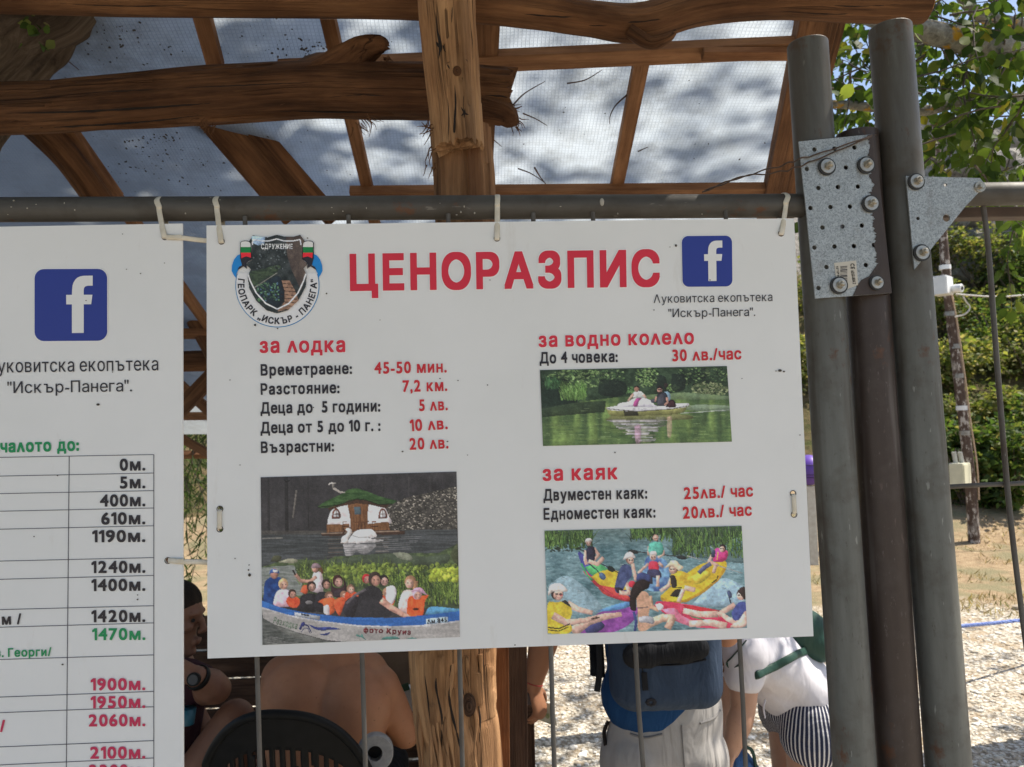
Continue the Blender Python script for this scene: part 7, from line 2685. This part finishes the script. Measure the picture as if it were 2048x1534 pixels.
# green shoulder bag
GB = cloth('green_leather', (.022, .055, .042, 1), (.032, .075, .056, 1), 300, 7, .25, .42)
bag = thing('shoulder_bag', 'dark green shoulder bag with a strap on the back of the bending person', 'bag', P(1628, 1320, y - .1))
fl = Flesh()
bc = P(1610, 1268, y - .05)
fl.ell(bc, (.105, .055, .085), (V((.8, 0, -.6)), V((0, 1, 0)), V((.6, 0, .8))))
fl.ell(bc + V((.035, -.01, -.03)), (.075, .05, .06), (V((.8, 0, -.6)), V((0, 1, 0)), V((.6, 0, .8))))
gb_ = fl.build('bag_body', GB, bag, .007, 6)
bpy.context.view_layer.update()
mb = MB()
pts = [on_back(tee, a, b, y - .15) - V(ray(1500, 1300)).normalized() * .009 for a, b in ((1517, 1349), (1530, 1342), (1550, 1333), (1572, 1321), (1585, 1314), (1596, 1308))]
mb.tube(curve_pts([pts[0] + V((-.012, .01, -.006))] + pts + [on_back(gb_, 1612, 1300, y - .1) - V((0, .004, 0))], 40), .0125, 8, flat=((0, 0, 1), 1, .22))
mb.build('strap', GB, bag)
mb = MB()
pts = [on_back(tee, a, b, y - .2) - V(ray(1500, 1300)).normalized() * .004 for a, b in ((1492, 1281), (1478, 1298), (1462, 1316), (1454, 1324))]
mb.tube(curve_pts(pts + [P(1462, 1333, y - .2), P(1480, 1328, y - .24)], 30), .0085, 8, flat=((1, 0, 1), 1, .22))
mb.build('strap', GB, bag)
mb = MB()
q = P(1597, 1308, y - .14)
mb.box(q, (.006, 0, .003), (0, .004, 0), (-.004, 0, .014), .001)
mb.build('buckle', BOLT, bag)
# blue bag she reaches into
bb_ = thing('blue_bag', 'blue cloth bag on the ground under the hands of the bending person', 'bag', V((P(1476, 1540, y - .1).x, y - .1, 0)))
fl = Flesh()
c = P(1476, 1560, y - .1)
fl.limb(V((c.x, c.y, .14)), c + V((.0, 0, .0)), .14, .085, sx=1, sd=.8)
fl.ell(c + V((.0, 0, .05)), (.055, .06, .055))
fl.ell(V((c.x, c.y, .10)), (.17, .14, .11))
fl.build('bag_cloth', cloth('blue_canvas', (.05, .12, .28, 1), (.075, .17, .36, 1), 500, 14, .8), bb_, .009, 5)
mb = MB()
mb.tube(curve_pts([c + V((-.05, -.04, .05)), c + V((-.03, -.05, .12)), c + V((.03, -.05, .12)), c + V((.05, -.04, .05))], 16), .006, 6)
mb.build('handle', GB, bb_)

# ---- person behind the post, one arm reaching out with money
y = 1.30
sel = thing('person', 'person hidden behind the log post reaching out one arm with banknotes', 'person', (P(915, 1400, y).x, y, 0))
bx_ = P(925, 1300, y).x
pel, wai, che, nek = V((bx_, y, .93)), V((bx_, y, 1.08)), V((bx_ + .01, y, 1.30)), V((bx_ + .02, y, 1.50))
hd_ = nek + V((.03, 0, .15))
rt = V((0, 1, 0))
shn, shf = V((bx_ + .02, y - .17, 1.42)), V((bx_ + .02, y + .17, 1.42))
eln, wrn = P(1096, 1250, y - .05), P(1066, 1368, y - .06)
fl = Flesh()
headform(fl, hd_, (1, .05, -.2))
fl.limb(nek - V((0, 0, .05)), hd_ - V((.02, 0, .04)), .055, .052)
torso(fl, pel, wai, che, nek, rt, .92)
fl.limb(shn, shf, .058, .058)
arm(fl, shn, eln, wrn, 1.12)
hand(fl, wrn, (.25, -.05, -.95), (-.75, .55, -.2), .95, .95, 1)
arm(fl, shf, shf + V((-.02, .06, -.29)), shf + V((.01, .07, -.53)))
hand(fl, shf + V((.01, .07, -.53)), (.1, 0, -1), (0, -1, 0), .6, 1, 1)
for sy in (-1, 1):
    h = pel + V((0, sy * .085, -.03))
    leg(fl, h, V((h.x + .01, h.y, .48)), V((h.x - .01, h.y, .085)), V((h.x + .12, h.y, .04)), .92)
fl.build('body', SKIN, sel, .0055, 5)
fl = Flesh()
fl.ell(hd_ + V((-.014, 0, .034)), (.098, .082, .090))
fl.build('hair', HAIRD, sel, .008)
fl = Flesh()
torso(fl, pel + V((0, 0, .02)), wai, che, nek + V((0, 0, -.03)), rt, 1.0)
fl.limb(shn, shf, .067, .067)
fl.limb(shn, V(shn).lerp(eln, .4), .066, .06)
fl.limb(shf, shf + V((.02, .03, -.14)), .066, .06)
fl.build('shirt', cloth('dark_shirt', (.05, .035, .05, 1), (.07, .05, .07, 1)), sel, .008)
fl = Flesh()
fl.limb(pel + V((0, 0, .04)), pel + V((0, 0, -.03)), .115, .122, wd=rt, sx=1.25, sd=.95)
for sy in (-1, 1):
    h = pel + V((0, sy * .085, -.03))
    fl.chain([h, V((h.x + .01, h.y, .48)), V((h.x - .01, h.y, .10))], [.098, .072, .06])
fl.build('trousers', cloth('dark_trousers', (.03, .03, .04, 1), (.05, .05, .06, 1)), sel, .008)
mb = MB()
d_ = (wrn - eln).normalized()
cR = wrn + d_ * -.004
a_ = d_.cross(V((0, 1, 0))).normalized()
b_ = d_.cross(a_)
mb.tube([cR + a_ * .031 * math.cos(t) + b_ * .031 * math.sin(t) for t in [i * math.pi / 12 for i in range(24)]], .0015, 6, close=True)
mb.build('bracelet', plain('red_thread', (.42, .03, .03, 1), (.35, .02, .03, 1)), sel)
# banknotes
NOTE = plain('banknote_paper', (.46, .44, .33, 1), (.55, .53, .42, 1), 60, .7)
NOTEG = plain('banknote_green', (.18, .24, .08, 1), (.40, .40, .26, 1), 90, .7)
for k_, (m1, lb) in enumerate(((NOTE, 'pale banknote in front in the reaching hand'), (NOTEG, 'greenish banknote folded behind in the reaching hand'))):
    n_ = thing('banknote', lb, 'banknote', P(1090, 1430, y - .08), 'banknotes in the reaching hand')
    yk = y - .050 + k_ * .012
    cs = [P(1070 - k_ * 3, 1402, yk), P(1106 - k_ * 8, 1410, yk), P(1114 - k_ * 12, 1452 - k_ * 4, yk), P(1078 - k_ * 4, 1440, yk)]
    mb = MB()
    N = 8
    vs, fs = [], []
    for i in range(N + 1):
        for j in range(N + 1):
            u_, v_ = i / N, j / N
            p = cs[0].lerp(cs[1], u_).lerp(cs[3].lerp(cs[2], u_), v_)
            vs.append(p + V((0, .008 * math.sin(u_ * 3.1 + k_) * (1 - .4 * v_), 0)))
    for i in range(N):
        for j in range(N):
            fs.append((i * (N + 1) + j, i * (N + 1) + j + 1, (i + 1) * (N + 1) + j + 1, (i + 1) * (N + 1) + j))
    mb.add(vs, fs, smooth=True)
    pa_ = mb.build('paper', m1, n_)
    if k_ == 0:
        m2 = MB()
        for (a, b, r) in ((1080, 1425, 5), (1096, 1432, 7), (1086, 1414, 3)):
            m2.ball(P(a, b, yk - .001 + .008 * .8), (r * .0015, .0006, r * .0013), 10)
        m2.build('print', NOTEG, pa_)

# ---- bare-backed man in the black chair
y = 1.02
sea = thing('person', 'bare-backed person seated in the black chair under the price board', 'person', (P(650, 1500, y).x, y, 0))
pel, wai, che, nek = P(640, 1660, y - .04), P(642, 1540, y - .02), P(652, 1400, y + .03), P(680, 1288, y + .11)
hd_ = nek + V((.03, .09, .13))
shl, shr = P(566, 1352, y + .07), P(757, 1372, y + .06)
ell_, elr = P(552, 1480, y + .16), P(812, 1468, y + .12)
wrl, wrr = ell_ + V((.06, .22, .05)), P(748, 1440, y + .34)
fl = Flesh()
headform(fl, hd_, (.1, 1, -.35))
fl.limb(nek - V((0, .03, .05)), hd_ - V((.01, .02, .03)), .058, .054)
rt = (shr - shl).normalized()
bk = V((0, -1, 0))
# two columns of back muscle leave the spine's furrow between them
for sx in (-1, 1):
    o_ = rt * sx
    fl.limb(pel + o_ * .058, wai + o_ * .054, .105, .088, sx=1.05, sd=1.0)
    fl.limb(wai + o_ * .054, che + o_ * .080, .088, .112, sx=1.08, sd=.92)
    fl.limb(che + o_ * .080, nek + o_ * .075 - V((0, .03, .07)), .112, .070, sx=1.1, sd=.85)
    fl.limb(wai + o_ * .034 + bk * .053, che + o_ * .036 + bk * .030 + V((0, 0, .05)), .028, .030)          # long spine muscles
    fl.limb(nek + o_ * .03 - V((0, .02, .02)), (shl if sx < 0 else shr).lerp(nek, .25), .045, .05)           # trapezius
    sc_ = che + o_ * .100 + bk * .062 + V((0, 0, .055))
    fl.limb(sc_ + V((0, .03, .03)) - o_ * .02, sc_ - V((0, 0, .05)) + o_ * .02, .019, .010, wd=o_, sx=1.3, sd=.7)   # shoulder blade
    fl.limb(che + o_ * .125 - V((0, 0, .02)), wai + o_ * .10 + V((0, 0, .05)), .060, .045)                   # flank
    fl.ell((shl if sx < 0 else shr) + V((0, 0, -.01)), (.066, .064, .070))
for s_, e_, w_, sd in ((shl, ell_, wrl, -1), (shr, elr, wrr, 1)):
    fl.chain([s_, s_.lerp(e_, .4), e_], [.062, .056, .043])
    fl.chain([e_, e_.lerp(w_, .3), w_], [.044, .044, .028])
    hand(fl, w_, w_ - e_, (-sd * .4, 0, -1), .6, 1, -sd)
for sx in (-1, 1):
    h = pel + rt * sx * .09 + V((0, .03, .0))
    kn = h + V((.05 * sx, .43, .02))
    an = V((kn.x, kn.y - .02, .08))
    leg(fl, h, kn, an, an + V((0, .14, -.04)))
fl.limb(pel + V((-.08, 0, 0)), pel + V((.08, 0, 0)), .11, .11)
fl.build('body', SKIN, sea, .006, 14)
fl = Flesh()
fl.ell(hd_ + V((-.004, -.012, .038)), (.082, .098, .090))
fl.build('hair', HAIRD, sea, .008)
fl = Flesh()
fl.limb(pel + V((-.07, 0, .03)), pel + V((.07, 0, .03)), .125, .125, sx=1, sd=1)
for sx in (-1, 1):
    h = pel + rt * sx * .09 + V((0, .03, .0))
    fl.limb(h, h + V((.045 * sx, .36, .02)), .108, .085)
fl.build('shorts', cloth('dark_shorts', (.012, .014, .02, 1), (.02, .022, .03, 1)), sea, .009)
# black plastic chair
CH = plain('black_plastic', (.004, .0045, .005, 1), (.008, .0085, .009, 1), 30, .5, spec=.25)
chair = thing('plastic_chair', 'black plastic chair with a slotted round back holding the bare-backed person', 'chair', (P(600, 1500, .8).x, .88, 0))
ck = P(585, 1534, .80)
# back: a curved shell leaning back, its top an arch
cx_, zt_ = P(590, 1500, .82).x, P(540, 1419, .80).z
def back_pt(u, v, d=0.0):
    """u in -1..1 across, v 0..1 up the back."""
    w_ = .265 * (1 - .10 * (1 - v))
    an = u * .9
    x = cx_ - .015 + math.sin(an) * w_ * 1.02
    yy = .86 - .10 * v + (1 - math.cos(an)) * .13 - d
    # arch: the outer columns end lower
    top = zt_ - .02 * u - .155 * abs(u) ** 2.4
    z = lerp(.43, top, v)
    return V((x + .03 * (1 - v) * 0, yy, z))
mb = MB()
NU, NV = 72, 56
def solid(u, v):
    if v > .93 or abs(u) > .90 or v < .12:
        return True
    band = (u * 8.5 + v * .3) % 1.0
    if .30 < v < .50 or .55 < v < .86:
        return not (.30 < band < .72)
    return True
vs = [back_pt(-1 + 2 * i / NU, j / NV) for j in range(NV + 1) for i in range(NU + 1)]
fs = [(j * (NU + 1) + i, j * (NU + 1) + i + 1, (j + 1) * (NU + 1) + i + 1, (j + 1) * (NU + 1) + i) for j in range(NV) for i in range(NU) if solid(-1 + 2 * (i + .5) / NU, (j + .5) / NV)]
mb.add(vs, fs, smooth=True)
sh__ = mb.build('backrest', CH, chair)
md = sh__.modifiers.new('shell', 'SOLIDIFY')
md.thickness = .008
md.offset = 0
mb = MB()
mb.tube([back_pt(-1 + 2 * i / 60, 1.0) for i in range(61)], .012, 10)
mb.tube([back_pt(-1, j / 20) for j in range(21)], .012, 10)
mb.tube([back_pt(1, j / 20) for j in range(21)], .012, 10)
mb.build('back_rim', CH, sh__)
mb = MB()
mb.box((cx_, 1.06, .43), (.23, 0, 0), (0, .23, 0), (0, 0, .012), .012)
mb.build('seat', CH, chair)
for sx in (-1, 1):
    for sy in (-1, 1):
        mb = MB()
        mb.tube([(cx_ + sx * .20, 1.06 + sy * .20, .43), (cx_ + sx * .235, 1.06 + sy * .235, 0)], [.024, .017], 10)
        mb.build('leg', CH, chair)
    mb = MB()
    mb.tube(curve_pts([back_pt(sx * .95, .5), V((cx_ + sx * .27, 1.0, .66)), V((cx_ + sx * .27, 1.22, .65)), V((cx_ + sx * .235, 1.27, .43))], 24), .017, 10, flat=((1, 0, 0), 1.4, .8))
    mb.build('armrest', CH, chair)
# grey ring-shaped roll beside his hip
rl = thing('tape_roll', 'light grey ring-shaped roll beside the hip of the bare-backed person', 'roll', P(750, 1532, .86))
mb = MB()
c = P(750, 1505, .86)
n_ = V((.12, -1, .1)).normalized()
a_ = n_.cross(V((0, 0, 1))).normalized()
b_ = n_.cross(a_)
prof = [(.020, -.012), (.046, -.014), (.049, -.010), (.049, .018), (.046, .022), (.020, .022)]
vs, fs = [], []
N = 36
for i in range(N):
    t = 2 * math.pi * i / N
    for r, h in prof:
        vs.append(c + (a_ * math.cos(t) + b_ * math.sin(t)) * r - n_ * h)
m_p = len(prof)
for i in range(N):
    for j in range(m_p):
        fs.append((i * m_p + j, ((i + 1) % N) * m_p + j, ((i + 1) % N) * m_p + (j + 1) % m_p, i * m_p + (j + 1) % m_p))
mb.add(vs, fs)
mb.build('roll_body', plain('grey_paper', (.26, .26, .26, 1), (.34, .34, .34, 1), 60, .7), rl)
mb = MB()
mb.disc(c - n_ * .021, n_, .0198, .002, 24)
mb.build('roll_core', DARK, rl)

# ---- man at the far left, seen in the gap
y = 1.30
lm = thing('person', 'dark-haired person in profile with a wristwatch, seen in the gap between boards', 'person', (P(330, 1500, y).x, y, 0))
pel, wai, che, nek = P(318, 1640, y), P(318, 1540, y), P(330, 1395, y), P(345, 1308, y)
hd_ = P(349, 1236, y - .02)
shn, shf = P(372, 1368, y - .14), P(338, 1352, y + .16)
eln, wrn = P(432, 1378, y - .20), P(392, 1352, y - .27)
fl = Flesh()
headform(fl, hd_, (1, -.12, -.12), (0.05, 0, 1))
fl.limb(nek - V((0, 0, .05)), hd_ - V((.02, 0, .05)), .058, .054)
rt = V((0, 1, 0))
torso(fl, pel, wai, che, nek, rt, 1.0)
fl.limb(shn, shf, .066, .064)
arm(fl, shn, eln, wrn, 1.12)
hand(fl, wrn, P(352, 1336, y - .28) - wrn, (0, 1, .2), 1.0, 1, 1)
arm(fl, shf, shf + V((.12, .05, -.26)), shf + V((.3, -.05, -.30)))
hand(fl, shf + V((.3, -.05, -.30)), (1, -.2, 0), (0, 0, -1), .5, 1, -1)
for sy, kz in ((-1, 1438), (1, 1452)):
    h = pel + V((.04, sy * .10, .0))
    kn = P(470, kz, h.y - .02)
    an = V((kn.x + .02, kn.y, .08))
    leg(fl, h, kn, an, an + V((.13, 0, -.04)), 1.0)
fl.build('body', SKIND, lm, .0055, 4)
fl = Flesh()
fl.ell(hd_ + V((-.008, 0, .052)), (.094, .080, .074))
fl.ell(hd_ + V((-.045, 0, .0)), (.06, .078, .07))
fl.build('hair', HAIRD, lm, .007, 4)
s_, f_, u_ = V((0, -1, 0)), V((1, -.12, -.12)).normalized(), V((.05, 0, 1))
for q in (-1, 1):
    mb = MB()
    mb.ball(hd_ + f_ * .078 + u_ * .008 + f_.cross(u_).normalized() * q * .031, .0062, 14)
    mb.build('eye', DARK, lm)
fl = Flesh()
torso(fl, pel, wai, che, nek - V((0, 0, .05)), rt, 1.06)
fl.limb(shn, shf, .074, .072)
fl.limb(shn, shn.lerp(eln, .35), .076, .068)
fl.build('shirt', cloth('maroon_shirt', (.035, .012, .018, 1), (.05, .018, .025, 1)), lm, .008)
watch = thing('wristwatch', 'black wristwatch on the forearm of the person in the gap', 'watch', wrn)
d_ = (wrn - eln).normalized()
a_ = d_.cross(V((0, 0, 1))).normalized()
b_ = d_.cross(a_)
mb = MB()
cw = wrn - d_ * .012
mb.tube([cw + a_ * .034 * math.cos(t) + b_ * .034 * math.sin(t) for t in [i * math.pi / 12 for i in range(24)]], .010, 8, flat=(tuple(d_), 1.0, .3), close=True)
mb.build('strap', CH, watch)
mb = MB()
mb.disc(cw - V((0, .032, -.006)), (0, -1, .2), .019, .010, 20)
wf = mb.build('case', CH, watch)
mb = MB()
mb.disc(cw - V((0, .0435, -.008)), (0, -1, .2), .014, .0012, 20)
mb.build('dial', plain('watch_dial', (.05, .05, .055, 1), (.07, .07, .075, 1), 10, .2), wf)

# ------------------------------------------------------------------ the dim inside of the shelter
yw = 2.35
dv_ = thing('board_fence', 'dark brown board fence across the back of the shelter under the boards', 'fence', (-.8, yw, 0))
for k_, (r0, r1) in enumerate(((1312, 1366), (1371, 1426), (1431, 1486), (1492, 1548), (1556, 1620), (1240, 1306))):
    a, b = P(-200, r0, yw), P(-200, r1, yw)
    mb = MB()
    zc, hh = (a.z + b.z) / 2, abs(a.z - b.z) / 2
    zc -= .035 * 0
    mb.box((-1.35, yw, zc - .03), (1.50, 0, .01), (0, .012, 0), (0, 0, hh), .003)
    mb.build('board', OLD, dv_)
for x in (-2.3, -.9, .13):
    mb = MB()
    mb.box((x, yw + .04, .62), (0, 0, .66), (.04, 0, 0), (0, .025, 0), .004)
    mb.build('post', OLD, dv_)
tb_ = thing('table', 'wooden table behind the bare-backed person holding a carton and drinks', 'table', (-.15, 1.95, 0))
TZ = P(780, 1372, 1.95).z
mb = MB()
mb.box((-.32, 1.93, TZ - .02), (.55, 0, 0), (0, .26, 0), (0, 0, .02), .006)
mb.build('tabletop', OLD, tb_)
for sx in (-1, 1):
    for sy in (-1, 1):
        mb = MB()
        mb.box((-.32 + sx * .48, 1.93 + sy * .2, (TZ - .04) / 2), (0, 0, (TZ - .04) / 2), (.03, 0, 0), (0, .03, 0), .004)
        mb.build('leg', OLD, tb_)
bx = thing('carton', 'flat brown cardboard carton on the table beside the log post', 'box', (P(790, 1350, 1.95).x, 1.95, TZ))
mb = MB()
cpx = P(790, 1333, 1.95)
mb.box((cpx.x, 1.98, TZ + .075), (.075, 0, 0), (0, .06, 0), (0, 0, .07), .004)
cb_ = mb.build('carton_body', plain('cardboard', (.20, .13, .075, 1), (.26, .175, .105, 1), 12, .85), bx)
mb = MB()
mb.box((cpx.x, 1.98, TZ + .148), (.078, 0, 0), (0, .062, 0), (0, 0, .003), .001)
mb.build('lid', MATS['cardboard'], cb_)
cn = thing('drink_can', 'small green and white drink can on the table behind the bare shoulder', 'can', (P(715, 1330, 1.9).x, 1.9, TZ))
mb = MB()
cx2 = P(715, 1330, 1.9).x
mb.tube([(cx2, 1.9, TZ), (cx2, 1.9, TZ + .006), (cx2, 1.9, TZ + .108), (cx2, 1.9, TZ + .118)], [.024, .029, .029, .023], 22)
cc = mb.build('can_body', plain('can_white', (.45, .50, .46, 1), (.5, .54, .5, 1), 20, .35), cn)
mb = MB()
mb.tube([(cx2, 1.9, TZ + .03), (cx2, 1.9, TZ + .075)], .0296, 22, caps=False)
mb.build('can_band', plain('can_green', (.05, .20, .09, 1), (.07, .26, .12, 1), 14, .35), cc)
pkx = P(800, 1385, 1.62)
pc_ = thing('paper_packet', 'green and white paper packet between the bare arm and the log post', 'packet', pkx - V((0, 0, .06)))
mb = MB()
mb.box(pkx + V((0, 0, -.03)), (.05, 0, .012), (0, .03, 0), (-.004, 0, .042), .008)
pb_ = mb.build('packet_body', plain('packet_white', (.58, .58, .55, 1), (.66, .66, .62, 1), 10, .6), pc_)
mb = MB()
mb.plank(P(782, 1384, 1.585), P(818, 1372, 1.585), (0, 0, 1), .026, .002)
mb.build('packet_band', plain('packet_green', (.03, .09, .05, 1), (.05, .13, .07, 1), 10, .6), pb_)
cu = thing('cup', 'blue plastic cup held at the left board edge', 'cup', P(376, 1450, 1.05))
mb = MB()
a, b = P(374, 1448, 1.05), P(375, 1416, 1.05)
mb.tube([a, b, b, a + (b - a) * .1], [.020, .025, .023, .018], 20)
mb.build('cup_wall', plain('blue_cup', (.015, .10, .15, 1), (.02, .13, .19, 1), 8, .4), cu)
